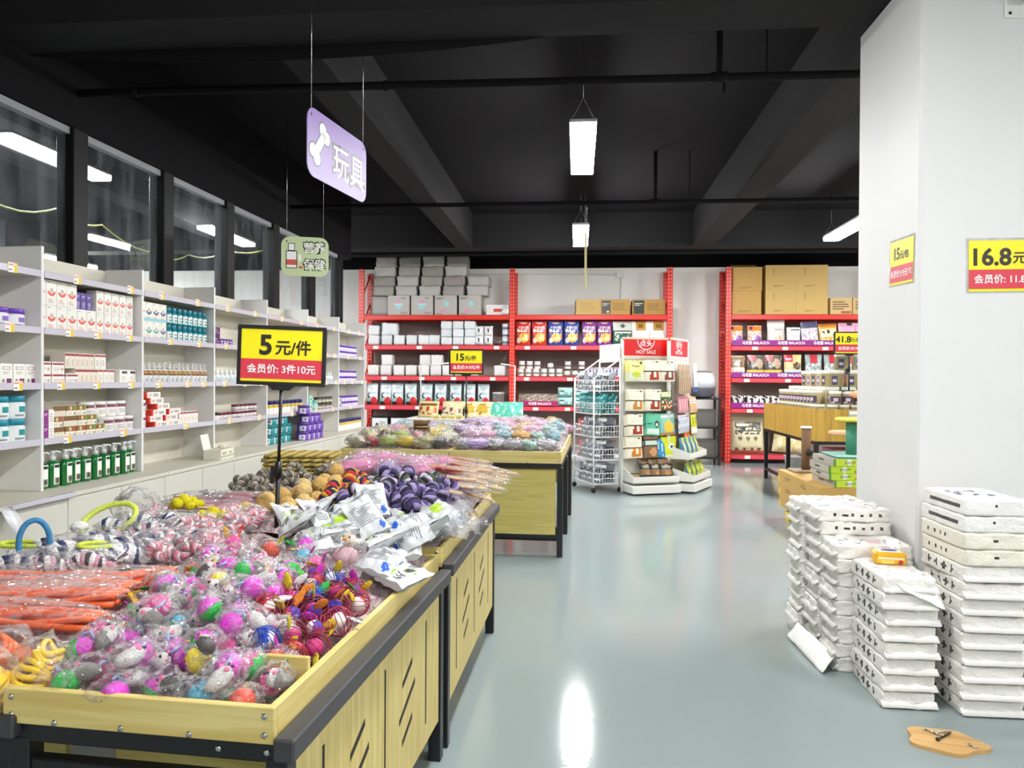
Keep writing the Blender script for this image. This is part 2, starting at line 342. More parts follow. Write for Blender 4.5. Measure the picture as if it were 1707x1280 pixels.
for k in range(7):
    u0, u1 = UPR[k], UPR[k + 1]
    t = thing('shelf_unit', UL[k], 'shelf unit', LW(u0, 0, 0), RZL, 'white shelf units along the window wall'); unit_roots.append(t); w_ = u1 - u0
    c = MB(); c.box(.0, .0, CT, .022, SH_D, 2.08, M_edge, .002); c.build('side_panel', t)
    if k == 6: c = MB(); c.box(w_ - .002, 0, CT, w_ + .02, SH_D, 2.08, M_edge, .002); c.build('side_panel', t)
    c = MB(); c.box(.022, SH_D - .012, CT, w_, SH_D, 2.07, M_shelf); c.build('shade_panel', t)
    for z in SHZ:
        c = MB(); c.box(.022, .004, z - .02, w_, SH_D - .012, z, M_shelf, .002); sh = c.build('shelf', t)
        rl = MB(); rl.box(.022, -.006, z - .026, w_, .004, z + .012, M_rail, .002); rl.build('price_rail', sh)
        nt_ = {1.93: 2, 1.612: 2 + k % 2, 1.3: 3, .985: 1 + k % 2}[z]
        for i in range(nt_):
            x = w_ * (i + .35 + .3 * random.random()) / nt_
            tg = MB(); tg.box(x, -.0085, z - .03, x + .04, -.0065, z + .022, M_tagp); tg.box(x + .004, -.0092, z + .006, x + .036, -.0085, z + .015, pm('#e29a86', .5)); tg.box(x + .004, -.0092, z - .02, x + .026, -.0085, z - .012, pm('#8a8490', .5)); tg.box(x + .04, -.0085, z - .03, x + .064, -.0065, z + .008, M_tagy); tg.box(x + .04, -.0085, z + .008, x + .064, -.0065, z + .022, pm('#eec9a0', .5)); tg.build('price_tag', sh)
    c = MB(); c.box(0, -.2, CT - .025, w_, SH_D, CT, M_shelf, .004); c.build('counter', t)
    c = MB(); c.box(0, -.18, .08, w_, SH_D, CT - .025, M_gap); c.box(0, -.14, 0, w_, SH_D, .08, M_gap); c.build('cabinet_body', t)
    off = -.045
    for j in (0, 1):
        a = off + j * w_ / 2 + .0025; e = off + (j + 1) * w_ / 2 - .0025
        c = MB(); c.box(a, -.2, .085, e, -.181, CT - .028, M_door, .003); dr = c.build('door', t)
        hx = e - .035 if j == 0 else a + .035
        h = MB(); h.tube([(hx, -.2, .40), (hx, -.222, .403), (hx, -.226, .41), (hx, -.226, .50), (hx, -.222, .507), (hx, -.2, .51)], .0055, M_steel, 8); h.build('handle', dr)
# loose plastic strip hanging from the nearest counter
mb = MB(); v = []; n = 14
for i in range(n + 1):
    s = i / n; x = -.50 + .03 * math.sin(s * 3); v += [(x - .03 - .02 * math.sin(s * 6), -.215 - .05 * math.sin(s * PI), CT - .005 - s * .24), (x + .03 + .012 * math.cos(s * 5), -.212 - .06 * math.sin(s * PI), CT - .005 - s * .24)]
mb.add(v, [(2 * i, 2 * i + 1, 2 * i + 3, 2 * i + 2) for i in range(n)], pm('#eceef2', .25, coat=.3), True)
t = thing('plastic_strip', 'loose white plastic price strip curling down from the nearest counter edge', 'plastic strip', LW(0, 0, 0), RZL)
b2 = mb.build('hanging_end', t); sol = b2.modifiers.new('s', 'SOLIDIFY'); sol.thickness = .0025
mb = MB(); mb.box(-.47, -.235, CT - .02, -.02, -.2005, CT + .006, M_rail, .006); mb.build('rail', t)

# ---------------------------------------------------------------- display tables with wooden trays
W_pale = wood('#e3d18c', '#cfb768', 'X'); W_paleY = wood('#e3d18c', '#cfb768', 'Y'); W_panel = wood('#dcca84', '#c4ad5e', 'Z'); W_panelX = wood('#d3c377', '#bba955', 'X'); M_blackm = pm('#17181a', .4); M_rail2 = pm('#3c3b3e', .5)
def screws(mb, pts, ax):
    for (x, y, z) in pts:
        M = Matrix.Translation((x, y, z)) @ (Matrix.Rotation(PI / 2, 4, 'X') if ax == 'y' else Matrix.Rotation(PI / 2, 4, 'Y'))
        mb.lathe([(.0065, 0), (.006, .002), (.003, .003)], M_steel, 10, M)
def display_table(label, loc, rz, w, l, zt, board, panel_side, panel_front, group, slots=True, far=False):
    """origin at the front right corner of the tray; tray runs to -w in x and to +l in y"""
    t = thing('display_table', label, 'display table', loc, rz, group); zb = zt - board
    tr = MB(); th = .016
    tr.box(-w, 0, zb, 0, th, zt, W_pale, .002); tr.box(-w, l - th, zb, 0, l, zt, W_pale, .002)
    tr.box(-w, th, zb, -w + th, l - th, zt, W_paleY, .002); tr.box(-th, th, zb, 0, l - th, zt, W_paleY, .002)
    tr.box(-w + th, th, zb, -th, l - th, zb + .008, W_paleY)
    screws(tr, [(-.02, 0, zb + .018), (-.02, 0, zt - .018), (-w + .02, 0, zb + .018), (-w + .02, 0, zt - .018)] + [(-w * f, 0, zb + .008) for f in (.3, .55, .8)], 'y')
    tr.build('tray', t)
    fr = MB(); fr.box(-w + .01, .01, zb - .04, -.0, .05, zb, M_blackm, .003); fr.box(-w + .01, l - .05, zb - .04, 0, l - .01, zb, M_blackm, .003)
    fr.box(-w + .01, .05, zb - .04, -w + .05, l - .05, zb, M_blackm, .003)
    if not far:
        fr.box(-w + .05, .015, zb - .105, -.02, .045, zb - .075, M_blackm, .003)
        screws(fr, [(-.02 - .1 * i, .01, zb - .02) for i in range(2)], 'y')
    fr.build('frame', t)
    sr = MB()
    if not far: sr.box(.002, -.012, zb - .028, .045, l + .01, zb + .018, M_rail2, .004)
    else: sr.box(-.05, .05, zb - .04, 0, l - .05, zb, M_blackm, .003)
    sr.build('side_rail', t)
    for x in (-w + .03, -.012 if far else .0):
        for y in (.03, l - .028):
            g = MB(); g.box(x - .022, y - .022, 0, x + .022, y + .022, zb - .03, M_blackm, .003); g.build('leg', t)
    if panel_side:
        pn = MB(); z0, z1 = .15, zb - .03; pn.box(.004, .054, z0, .018, l - .062, z1, W_panel, .002)
        if slots:
            L = l - .05; dk = pm('#2a2620', .8)
            for f in (.14, .50, .86): yc = .03 + (L - .05) * f; pn.box(.0178, yc - .006, z0 + .07, .0186, yc + .006, z1 - .06, dk)
            for f in (.32, .68):
                for dz, hl in ((.085, .05), (0, .08), (-.085, .05)):
                    zc = (z0 + z1) / 2 + dz; yc = .03 + (L - .05) * f; q = .009
                    pn.prism([(yc - hl, zc - hl * .4 - q), (yc - hl, zc - hl * .4 + q), (yc + hl, zc + hl * .4 + q), (yc + hl, zc + hl * .4 - q)], .0176, .0187, dk, 'X')
        pn.build('side_board', t)
        ps = MB(); ps.box(-.02, .05, .12, .0, l - .05, .15, M_blackm); ps.build('low_rail', t)
    if panel_front:
        pn = MB(); pn.box(-w + .05, .004, .17, -.045, .018, zb - .05, W_panelX, .002); pn.box(-w + .03, .01, .14, -.02, .04, .17, M_blackm); pn.build('front_board', t)
        pn = MB(); pn.box(-w + .05, .3, .06, -.045, .32, .17, M_blackm); pn.build('low_rail', t)
    else:
        pn = MB(); pn.box(-w + .06, .26, zb - .3, -.06, .275, zb - .05, W_panelX); pn.build('inner_board', t)
    return t
G1 = 'pale wood display tables by the aisle'
RZA = -math.atan(.064); RZB = -math.atan(.023); TA = (-.571, 1.368, 0); TB = (-.485, 2.665, 0); LWD = .585; LLN = 1.26
def tp(T, rz, x, y, z=0):   # point in a table's own frame
    return Vector((T[0] + x * math.cos(rz) - y * math.sin(rz), T[1] + x * math.sin(rz) + y * math.cos(rz), z))
display_table('pale wood display table full of bagged mouse toys, nearest the aisle', TA, RZA, LWD, LLN, .72, .072, True, False, G1)
display_table('pale wood display table holding orange ropes, cut off beside the mouse toys', tuple(tp(TA, RZA, -LWD - .012, 0)), RZA, LWD, LLN, .72, .072, False, False, G1)
display_table('pale wood display table under white pouches and stick wands', TB, RZB, LWD, LLN + .03, .735, .072, True, False, G1)
display_table('pale wood display table under sisal balls and straw mats', tuple(tp(TB, RZB, -LWD - .012, 0)), RZB, LWD, LLN + .03, .735, .072, False, False, G1)
G2 = 'pale wood display tables farther down the aisle'
RZC = -math.atan(.03); TC = (-.115, 5.62, 0); CW, CL = .86, .9
display_table('far pale wood table with plain front board and pink plush toys', TC, RZC, CW, CL, .80, .09, False, True, G2, far=True)
display_table('far pale wood table with mixed bagged plush toys beside the shelf units', tuple(tp(TC, RZC, -CW - .006, 0)), RZC, CW, CL, .80, .09, False, False, G2, far=True)
display_table('second-row pale wood table behind the pink plush toys', tuple(tp(TC, RZC, 0, CL + .008)), RZC, CW, CL, .80, .09, False, False, G2, far=True)
display_table('second-row pale wood table behind the mixed plush bags', tuple(tp(TC, RZC, -CW - .006, CL + .008)), RZC, CW, CL, .80, .09, False, False, G2, far=True)

# ---------------------------------------------------------------- price signs
M_yel = pm('#f6e90c', .45, var=.01); M_signred = pm('#d93a4c', .45, var=.02); M_sgold = pm('#f4dd50', .45); M_dark = pm('#2b2420', .5); M_wht = pm('#fbfbf8', .5)
def sheet_art(mb, wd, ht, big, unit, low, y=0, bs=1.0):
    """yellow over red price sheet centred on the origin"""
    q = min(1, wd / ht / 1.5)
    mb.box(-wd / 2, y, -ht / 2, wd / 2, y + .0012, ht / 2, M_yel)
    mb.box(-wd / 2, y - .0004, -ht / 2 + ht * .05, wd / 2, y, -ht / 2 + ht * .43, M_signred); 
    mb.text(big, q * ht * (.52 if len(big) == 1 else .46), M_dark, -wd * (.2 if len(big) == 1 else .19 if len(big) == 2 else .22), ht * (.2 if len(big) < 3 else .18), y - .0012, bs, .03)
    mb.text(unit, q * ht * (.3 if len(big) == 1 else .25), M_dark, wd * (.14 if len(big) == 1 else .13 if len(big) == 2 else .2), ht * .16, y - .0012, 1, .024)
    mb.text(low, ht * .185, M_wht, 0, -ht * .255, y - .0014, min(1.0, wd * .93 / (text_mesh(low, .03)[2] * ht * .185)), .018)
def stand_sign(label, loc, rz, z_sign, big, unit, low, z0, wd=.335, ht=.235):
    t = thing('price_sign', label, 'price sign', loc, rz, 'price signs on poles')
    f = MB(); q = .014
    def rr(w, h, r): 
        o = []
        for cx, cz, a0 in ((w - r, h - r, 0), (-w + r, h - r, 90), (-w + r, -h + r, 180), (w - r, -h + r, 270)):
            for i in range(5): a = R(a0 + i * 22.5); o.append((cx + r * math.cos(a), cz + r * math.sin(a)))
        return o
    f.M = Matrix.Translation((0, 0, z_sign)); f.prism(rr(wd / 2, ht / 2, .016), -.004, .012, M_blackm, 'Y')
    for a, c in (((-wd / 2, -.008, ht / 2 - q), (wd / 2, -.004, ht / 2)), ((-wd / 2, -.008, -ht / 2), (wd / 2, -.004, -ht / 2 + q)), ((-wd / 2, -.008, -ht / 2 + q), (-wd / 2 + q, -.004, ht / 2 - q)), ((wd / 2 - q, -.008, -ht / 2 + q), (wd / 2, -.004, ht / 2 - q))):
        f.box(*a, *c, M_blackm, .0015)
    f.build('frame', t)
    s = MB(); s.M = Matrix.Translation((0, 0, z_sign)); sheet_art(s, wd - 2 * q, ht - 2 * q, big, unit, low, -.0055); s.build('price_sheet', t)
    h = MB(); h.prism([(-.05, z_sign - ht / 2), (.05, z_sign - ht / 2), (.03, z_sign - ht / 2 - .018), (-.03, z_sign - ht / 2 - .018)], -.006, .014, M_blackm, 'Y'); h.build('clamp', t)
    pz = z_sign - ht / 2 - .01
    p_ = MB(); zm = z0 + (pz - z0) * .42; p_.tube([(0, .004, z0 - .12), (0, .004, zm)], .0085, M_blackm, 10); p_.tube([(0, .004, zm), (0, .004, pz)], .006, M_blackm, 10); p_.build('pole', t)
    k = MB(); k.lathe([(.013, -.03), (.013, .03)], M_blackm, 12, Matrix.Translation((0, .004, zm))); k.box(-.03, -.004, zm - .055, -.014, .012, zm + .012, M_blackm, .004); k.build('height_clamp', t)
    bs = MB(); bs.box(-.09, -.06, z0 - .127, .09, .07, z0 - .12, M_blackm, .002); bs.build('base_plate', t)
    return t
stand_sign('yellow and red price sign reading 5 on a black pole among the near toys', (-1.155, 2.72, 0), R(9), 1.432, '5', '元/件', '会员价: 3件10元', .78, .328, .225).rotation_euler.y = R(1.7)
stand_sign('yellow and red price sign reading 15 on a pole over the far plush toys', (-.985, 6.56, 0), R(2), 1.50, '15', '元/件', '会员价:9.9元/件', .85, .31, .225)

# hanging category boards
def board_outline(w, h, r):
    o = []
    for cx, cz, a0 in ((w / 2 - r, h / 2 - r, 0), (-w / 2 + r, h / 2 - r, 90), (-w / 2 + r, -h / 2 + r, 180), (w / 2 - r, -h / 2 + r, 270)):
        for i in range(6): a = R(a0 + i * 18); o.append((cx + r * math.cos(a), cz + r * math.sin(a)))
    return o
def hanging_board(label, loc, rz, w, h, r, col, hang):
    t = thing('hanging_sign', label, 'hanging sign', loc, rz)
    b = MB(); b.prism(board_outline(w, h, r), -.0025, .0025, col, 'Y')
    for s in (-1, 1): b.lathe([(.007, -.0035), (.007, .0035)], M_dark, 10, Matrix.Translation((s * (w / 2 - r * .6), 0, h / 2 - r * .55)) @ Matrix.Rotation(PI / 2, 4, 'X'))
    b.build('board', t)
    for s in (-1, 1):
        c = MB(); c.tube([(s * (w / 2 - r * .6), 0, h / 2 - r * .5), (s * (w / 2 - r * .6), 0, hang - loc[2])], .0018, M_steel, 6); c.build('hanging_wire', t)
    return t
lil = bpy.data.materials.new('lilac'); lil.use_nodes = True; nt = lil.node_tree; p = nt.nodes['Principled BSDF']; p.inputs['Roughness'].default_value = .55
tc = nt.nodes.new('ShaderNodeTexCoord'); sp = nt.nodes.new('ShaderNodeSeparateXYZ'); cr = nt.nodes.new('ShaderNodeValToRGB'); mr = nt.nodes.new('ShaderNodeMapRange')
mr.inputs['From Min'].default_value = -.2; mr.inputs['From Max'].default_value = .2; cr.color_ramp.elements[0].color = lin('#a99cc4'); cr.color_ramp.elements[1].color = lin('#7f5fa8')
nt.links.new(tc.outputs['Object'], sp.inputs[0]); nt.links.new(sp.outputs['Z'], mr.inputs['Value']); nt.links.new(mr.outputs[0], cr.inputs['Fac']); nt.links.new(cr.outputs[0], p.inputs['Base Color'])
RS = math.atan2(.69, .11)
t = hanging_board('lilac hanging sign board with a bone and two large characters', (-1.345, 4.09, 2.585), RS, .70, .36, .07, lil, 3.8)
M_dg = pm('#4a4550', .5)
lt = MB()
for y in (-.0033,):
    lt.text('玩具', .2, M_dg, .125, -.03, y, 1.0, .075); lt.text('玩具', .2, M_wht, .125, -.03, y - .0006, 1.0, .004)
    def bone(mb, s, m, y):
        c, q = math.cos(R(52)), math.sin(R(52))
        for (bx, bz, rr) in ((-.085, .028, .036), (-.085, -.028, .036), (.085, .028, .036), (.085, -.028, .036)):
            mb.flat([((bx + rr * s * math.cos(a)) * c - (bz + rr * s * math.sin(a)) * q - .22, (bx + rr * s * math.cos(a)) * q + (bz + rr * s * math.sin(a)) * c + .01) for a in [2 * PI * i / 20 for i in range(20)]], y, m)
        hw = .026 * s; mb.flat([(a_ * c - b_ * q - .22, a_ * q + b_ * c + .01) for a_, b_ in ((-.08, -hw), (.08, -hw), (.08, hw), (-.08, hw))], y, m)
    bone(lt, 1.22, M_dg, y); bone(lt, 1.0, M_wht, y - .0006)
lt.build('lettering', t)
M_grn = pm('#cfdcab', .35)
t = hanging_board('pale green hanging sign board with a medicine bottle picture, near the windows', (-2.50, 6.65, 2.46), R(18), .42, .36, .08, M_grn, 3.8)
lt = MB()
for s_, x_, z_ in (('营', .035, .085), ('养', .13, .085), ('保', .035, -.07), ('健', .13, -.07)):
    lt.text(s_, .105, M_blackm, x_, z_, -.0033, 1, .085); lt.text(s_, .105, M_wht, x_, z_, -.0039, 1, .004)
lt.box(-.17, -.0032, -.11, -.07, -.003, .05, M_blackm); lt.box(-.163, -.0038, -.103, -.077, -.0036, .043, M_wht); lt.box(-.163, -.0042, -.08, -.077, -.0039, -.03, pm('#d8574b', .5))
lt.box(-.15, -.0032, .05, -.09, -.003, .12, M_blackm); lt.box(-.144, -.0038, .056, -.096, -.0036, .114, M_wht); lt.box(-.055, -.0038, -.11, -.02, -.003, -.09, pm('#c96a35', .5)); lt.box(-.06, -.0038, -.04, -.035, -.003, .02, M_wht)
lt.build('lettering', t)
t = hanging_board('third hanging sign board seen almost edge-on under the far pendant light', (.085, 8.4, 2.69), R(87), .5, .62, .07, pm('#c9c088', .4), 3.8)
# paper signs taped to the column
def taped(label, loc, rz, big, unit, low, wd, ht, rot=0, curl=.0):
    t = thing('paper_sign', label, 'paper sign', loc, rz, 'price sheets taped to the white column')
    b = MB(); b.M = Matrix.Rotation(rot, 4, 'Y'); sheet_art(b, wd, ht, big, unit, low, -.004)
    if curl:
        b.v = [(x, y - curl * max(0, abs(x / wd) - .1) ** 2 * 4 - curl * .6 * max(0, z / ht) ** 2, z) for x, y, z in b.v]
    b.build('printed_sheet', t)
    f = MB(); f.M = Matrix.Rotation(rot, 4, 'Y'); f.box(-wd / 2 - .012, -.0025, -ht / 2 - .008, wd / 2 + .012, -.001, ht / 2 + .012, film('#ffffff', .25, .5, .1, 20, .3)); f.build('clear_sleeve', t)
taped('price sheet reading 15 taped to the narrow shaded column face', (1.58, 3.80, 1.935), -PI / 2, '15', '元/包', '会员价:9.9元/包', .26, .215, R(2), 0)
taped('price sheet reading 16.8 taped to the broad column face', (1.985, 3.62, 1.885), 0, '16.8', '元/包', '会员价: 11.8元/包', .37, .235, R(-.5), 0)
# camera bracket at the top of the column
t = thing('security_camera', 'small white camera bracket with dark lens high on the column', 'security camera', (2.0, 3.62, 3.02))
b = MB(); b.box(-.055, -.012, .0, .055, 0, .16, M_white, .004); b.build('bracket', t)
b = MB(); b.tube([(0, -.012, .13), (.02, -.05, .15), (.03, -.09, .13)], .012, M_white, 8); b.ell((.02, -.07, .1), (.045, .06, .045), M_blackm, 14, 8); b.build('camera_head', t)
for x in (-.035, .035): b = MB(); b.lathe([(.007, 0), (.007, .003)], M_blackm, 10, Matrix.Translation((x, -.012, .02)) @ Matrix.Rotation(PI / 2, 4, 'X')); b.build('mounting_screw', t)

# ---------------------------------------------------------------- red boltless racks against the back wall
RZ = [.15, .47, .9, 1.395, 1.915, 2.42]
RY = 12.35; RD = .58
M_red2 = pm('#d62c1d', .4, var=.04); M_strip = pm('#d8485a', .35); M_rshelf = pm('#6a3d3a', .6); M_hole = pm('#f2d9d2', .6); M_purp = pm('#8a1d82', .4)
def rack(label, xs, levels, strips, skip=(), name='storage_rack', zt=3.19):
    t = thing(name, label, 'storage rack', (0, 0, 0), 0, 'red storage racks along the back wall')
    for x in xs:
        for y in (RY, RY + RD - .05):
            p = MB(); p.box(x - .045, y, 0, x + .045, y + .05, zt, M_red2, .004)
            for k in range(int(zt / .06)):
                for s in (-.02, .02): z = .05 + k * .06; p.box(x + s - .004, y - .0006, z, x + s + .004, y, z + .02, M_hole)
            p.build('post', t)
        br = MB()
        for k in range(6): z = .2 + k * .5; br.tube([(x, RY + .05, z), (x, RY + RD - .05, z + .45)], .012, M_red2 if k % 2 else M_red2, 6)
        br.build('brace', t)
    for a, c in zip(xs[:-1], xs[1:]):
        shade_panel = MB(); shade_panel.box(a + .045, RY + RD - .004, .12, c - .045, RY + RD + .004, 2.41, pm('#94807a', .7, var=.1)); shade_panel.build('shade_panel', t)  # added panel; its brown stands in for shade on the wall behind
        for z in levels:
            if (z, a) in skip: continue
            bm = MB(); bm.box(a + .045, RY + .004, z - .085, c - .045, RY + .046, z - .008, M_red2, .005); bm.box(a + .045, RY + RD - .046, z - .085, c - .045, RY + RD - .004, z - .008, M_red2, .005); o = bm.build('beam', t)
            if z in strips:
                st = MB(); st.box(a + .06, RY - .002, z - .075, c - .06, RY + .004, z - .02, M_strip)
                for i in range(4): x = a + .2 + (c - a - .5) * (i + .3 * random.random()) / 3.3; st.box(x, RY - .004, z - .074, x + .09, RY, z - .022, M_tagp)
                st.build('price_strip', o)
            d = MB(); d.box(a + .045, RY + .03, z - .012, c - .045, RY + RD - .03, z, M_rshelf); d.build('deck', t)
    return t
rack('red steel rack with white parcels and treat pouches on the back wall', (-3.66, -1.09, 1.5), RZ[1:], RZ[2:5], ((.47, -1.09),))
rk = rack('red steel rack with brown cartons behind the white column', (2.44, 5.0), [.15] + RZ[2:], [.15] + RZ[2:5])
for z, a, c in ((1.915, 2.49, 4.3), (1.395, 2.49, 4.3), (.9, 2.49, 3.9)):
    b = MB(); b.box(a, RY - .012, z - .002, c, RY - .006, z + .085, M_purp)
    for i in range(int((c - a) / .56)): b.text('马老憨 MALAOCH', .062, M_wht, a + .38 + i * .56, z + .042, RY - .0128, .85, .012)
    b.build('purple_banner', rk)
# back wall conduit
mb = MB(); mb.box(.66, YB - .055, 3.1, .78, YB - .003, 3.22, M_white, .006); mb.tube([(.74, YB - .02, 3.1), (.74, YB - .02, 2.4)], .012, M_white, 8); mb.tube([(-3, YB - .02, 3.2), (.66, YB - .02, 3.16)], .008, M_white, 6)
tag(mb.build('junction_box'), 'white wall junction box with conduit above the back rack', 'junction box')

# ---------------------------------------------------------------- goods: builders
def art(mb, w, h, y, items, x0=None, seed=1):
    """flat print on a front face of width w, height h (base at z = 0); fractions of the face"""
    rnd = random.Random(seed); X = lambda f: -w / 2 + f * w; Z = lambda f: f * h; k = 0
    for it in items:
        k += 1; yy = y - .0003 * k; t = it[0]
        if t == 'r': mb.flat([(X(it[1]), Z(it[2])), (X(it[3]), Z(it[2])), (X(it[3]), Z(it[4])), (X(it[1]), Z(it[4]))], yy, pm(it[5], .4))
        elif t == 'c': mb.flat([(X(it[1]) + it[3] * w * math.cos(a), Z(it[2]) + it[3] * w * math.sin(a)) for a in [2 * PI * i / 18 for i in range(18)]], yy, pm(it[4], .4))
        elif t == 'arc':
            n = 10; a0, a1 = it[5], it[6]
            for i in range(n):
                p = [a0 + (a1 - a0) * (i + q) / n for q in (0, 1)]
                mb.flat([(X(it[1]) + r * w * math.cos(R(a)), Z(it[2]) + r * w * math.sin(R(a))) for r, a in ((it[3], p[0]), (it[4], p[0]), (it[4], p[1]), (it[3], p[1]))], yy, pm(it[7], .4))
        elif t == 'l':
            n = it[5]
            for i in range(n):
                z = it[2] + (it[4] - it[2]) * i / n; e = it[1] + (it[3] - it[1]) * (.6 + .4 * rnd.random())
                mb.flat([(X(it[1]), Z(z)), (X(e), Z(z)), (X(e), Z(z) + .45 * h * (it[4] - it[2]) / n), (X(it[1]), Z(z) + .45 * h * (it[4] - it[2]) / n)], yy, pm(it[6], .5))
        elif t == 't': mb.text(it[1], it[4] * h, pm(it[5], .5), X(it[2]), Z(it[3]), yy, it[6] if len(it) > 6 else 1, .01)
def carton(name, cat, w, h, d, base, items=(), side=(), r=.45, bev=.0015, top=()):
    mb = MB(); mb.box(-w / 2, -d / 2, 0, w / 2, d / 2, h, pm(base, r), bev); art(mb, w, h, -d / 2, items)
    if side:
        s2 = MB(); art(s2, d, h, -w / 2, side); Mx = Matrix.Rotation(-PI / 2, 4, 'Z'); My = Matrix.Rotation(PI / 2, 4, 'Z')
        for M in (Mx, My): mb.add(s2.v, s2.f, [s2.mats[i] for i in s2.fm], M=M)
    for (x0, y0, x1, y1, c) in top: mb.box(x0 * w - w / 2, y0 * d - d / 2, h, x1 * w - w / 2, y1 * d - d / 2, h + .0006, pm(c, .5))
    return Proto(tag(mb.build(name), '', cat))
def jar(name, cat, r, h, lid_h, body, lidc, labels=(), lr=1.0, seg=18, glass=False):
    t = thing(name, '', cat); b = MB(); bm = pm(body, .35) if not glass else film('#f4f4f0', .18, .5, .05, 8, .1, 'jar')
    b.lathe([(r * .94, 0), (r, .006), (r, h - lid_h - .012), (r * .9, h - lid_h - .002), (r * .9, h - lid_h)], bm, seg)
    for z0, z1, c in labels: b.lathe([(r * 1.006, z0 * h), (r * 1.006, z1 * h)], pm(c, .45), seg, caps=False)
    b.build('body', t)
    l = MB(); l.lathe([(r * lr, h - lid_h), (r * lr, h - .004), (r * lr * .95, h)], pm(lidc, .35), seg); l.build('lid', t)
    return t
def labpatch(r, z0, z1, a0, a1, col, n=6):
    v = []
    for i in range(n + 1): a = R(a0 + (a1 - a0) * i / n); v += [(r * math.sin(a), -r * math.cos(a), z0), (r * math.sin(a), -r * math.cos(a), z1)]
    return v, [(2 * i, 2 * i + 2, 2 * i + 3, 2 * i + 1) for i in range(n)]
def patch(mb, r, z0, z1, a0, a1, col): v, f = labpatch(r, z0, z1, a0, a1, col); mb.add(v, f, pm(col, .45), True)
def layer_col(layers, u, v, base):
    c = base
    for L in layers:
        t = L[0]
        if t == 'r' and L[1] <= u <= L[3] and L[2] <= v <= L[4]: c = L[5]
        elif t == 'e' and ((u - L[1]) / L[3]) ** 2 + ((v - L[2]) / L[4]) ** 2 <= 1: c = L[5]
        elif t == 's' and L[1] <= u <= L[3] and L[2] <= v <= L[4] and noise.noise(Vector((u * L[6], v * L[6], L[6]))) > L[7]: c = L[5]
    return c
def pouch(name, cat, w, h, d, base, layers=(), texts=(), nx=14, nz=18, seed=0, rough=.28, lines=(), cr=.0025):
    """stand-up bag: two bulged walls meeting in flat side and top seals"""
    off = Vector((seed * 3.1, seed * 1.7, 0))
    def S(x, z):
        t = min(1, max(0, z / h)); e = max(0, 1 - abs(2 * x / w) ** 3.2); g = min(1, (t + .02) * 5) ** .5 * max(0, 1 - max(0, (t - .45) / .5)) ** .7
        return d / 2 * e ** .6 * max(.02, g) * (1 + .14 * noise.noise(Vector((x * 14, z * 14, 0)) + off)) + .0012 + cr * noise.noise(Vector((x * 40, z * 40, 0)) + off) * (1 if e > .1 else .2)
    def ex(x, z): return x * (1 - .04 * math.sin(PI * min(1, z / h)))
    mb = MB(); mats = {}
    for side in (-1, 1):
        v = []; f = []; ms = []
        for j in range(nz + 1):
            for i in range(nx + 1): x = -w / 2 + w * i / nx; z = h * j / nz; v.append((ex(x, z), side * S(x, z), z + (.006 * noise.noise(Vector((x * 20, 7, 0)) + off) if j == nz else 0)))
        for j in range(nz):
            for i in range(nx):
                a = j * (nx + 1) + i; q = (a, a + 1, a + nx + 2, a + nx + 1); f.append(q if side < 0 else q[::-1])
                ms.append(pm(layer_col(layers, (i + .5) / nx, (j + .5) / nz, base) if side < 0 else base, rough))
        mb.add(v, f, ms, True)
    bt = [(-w / 2 + w * i / nx) for i in range(nx + 1)]
    mb.add([(x, -S(x, 0), .0005) for x in bt] + [(x, S(x, 0), .0005) for x in bt], [(i, nx + 1 + i, nx + 2 + i, i + 1) for i in range(nx)], pm(base, rough))
    fn = lambda x, z: (ex(x, z), -S(x, z) - .0012, z)
    for tx in texts: mb.text(tx[0], tx[3] * h, pm(tx[4], .5), (tx[1] - .5) * w, tx[2] * h, 0, tx[5] if len(tx) > 5 else 1, .012, fn)
    rnd = random.Random(seed)
    for (x0, z0, x1, z1, n, c) in lines:
        for i in range(n):
            z = (z0 + (z1 - z0) * i / n) * h; e = x0 + (x1 - x0) * (.55 + .45 * rnd.random()); m_ = 8
            pts = [(-w / 2 + (x0 + (e - x0) * q / m_) * w) for q in range(m_ + 1)]; th = .4 * (z1 - z0) * h / n
            mb.add([fn(x, z) for x in pts] + [fn(x, z + th) for x in pts], [(q, q + 1, m_ + 2 + q, m_ + 1 + q) for q in range(m_)], pm(c, .5))
    return Proto(tag(mb.build(name), '', cat))

def L_row(pr, us, d, z, base, where, group, jit=.0, rz=.0):
    """a row on the window-wall shelves, u along the wall"""
    for i, u in enumerate(us):
        pr.put(LW(u, d + random.uniform(-jit, jit), z), RZL + random.uniform(-rz, rz), '%s, %s from the near end%s' % (base, nth(i), where), group)
def span(a, b, n): return [a + (b - a) * i / max(1, n - 1) for i in range(n)]

# ---------------------------------------------------------------- goods on the window-wall shelves
S1, S2, S3, S4 = 1.9305, 1.6125, 1.3005, .9855; C0 = CT + .0005
def arc_box(name, w, h, colr, extra=()):
    return carton(name, 'carton', w, h, .07, '#e8e6df', [('arc', .5, .6, .22, .42, 195, 345, colr), ('c', .5, .6, .16, '#b9b4ad'), ('l', .12, .9, .45, .95, 1, '#3a3a44'), ('l', .15, .1, .7, .28, 3, '#c99a90'), *extra], [('l', .2, .2, .8, .7, 5, '#c9c6c0')])
def tub(name, r, h, body, lidc, lab):
    t = jar(name, 'tub', r, h, h * .26, body, lidc); b = t.children[0]
    m = MB(); patch(m, r * 1.008, h * .08, h * .68, *((-105, -45) if 'round' in name else (-55, 60)), '#e6ebec'); patch(m, r * 1.014, h * .3, h * .55, *((-80, -60) if 'round' in name else (-20, 25)), lab); patch(m, r * 1.014, h * .12, h * .2, *((-95, -60) if 'round' in name else (-40, 10)), '#8a8f98'); m.build('printed_label', t)
    return t
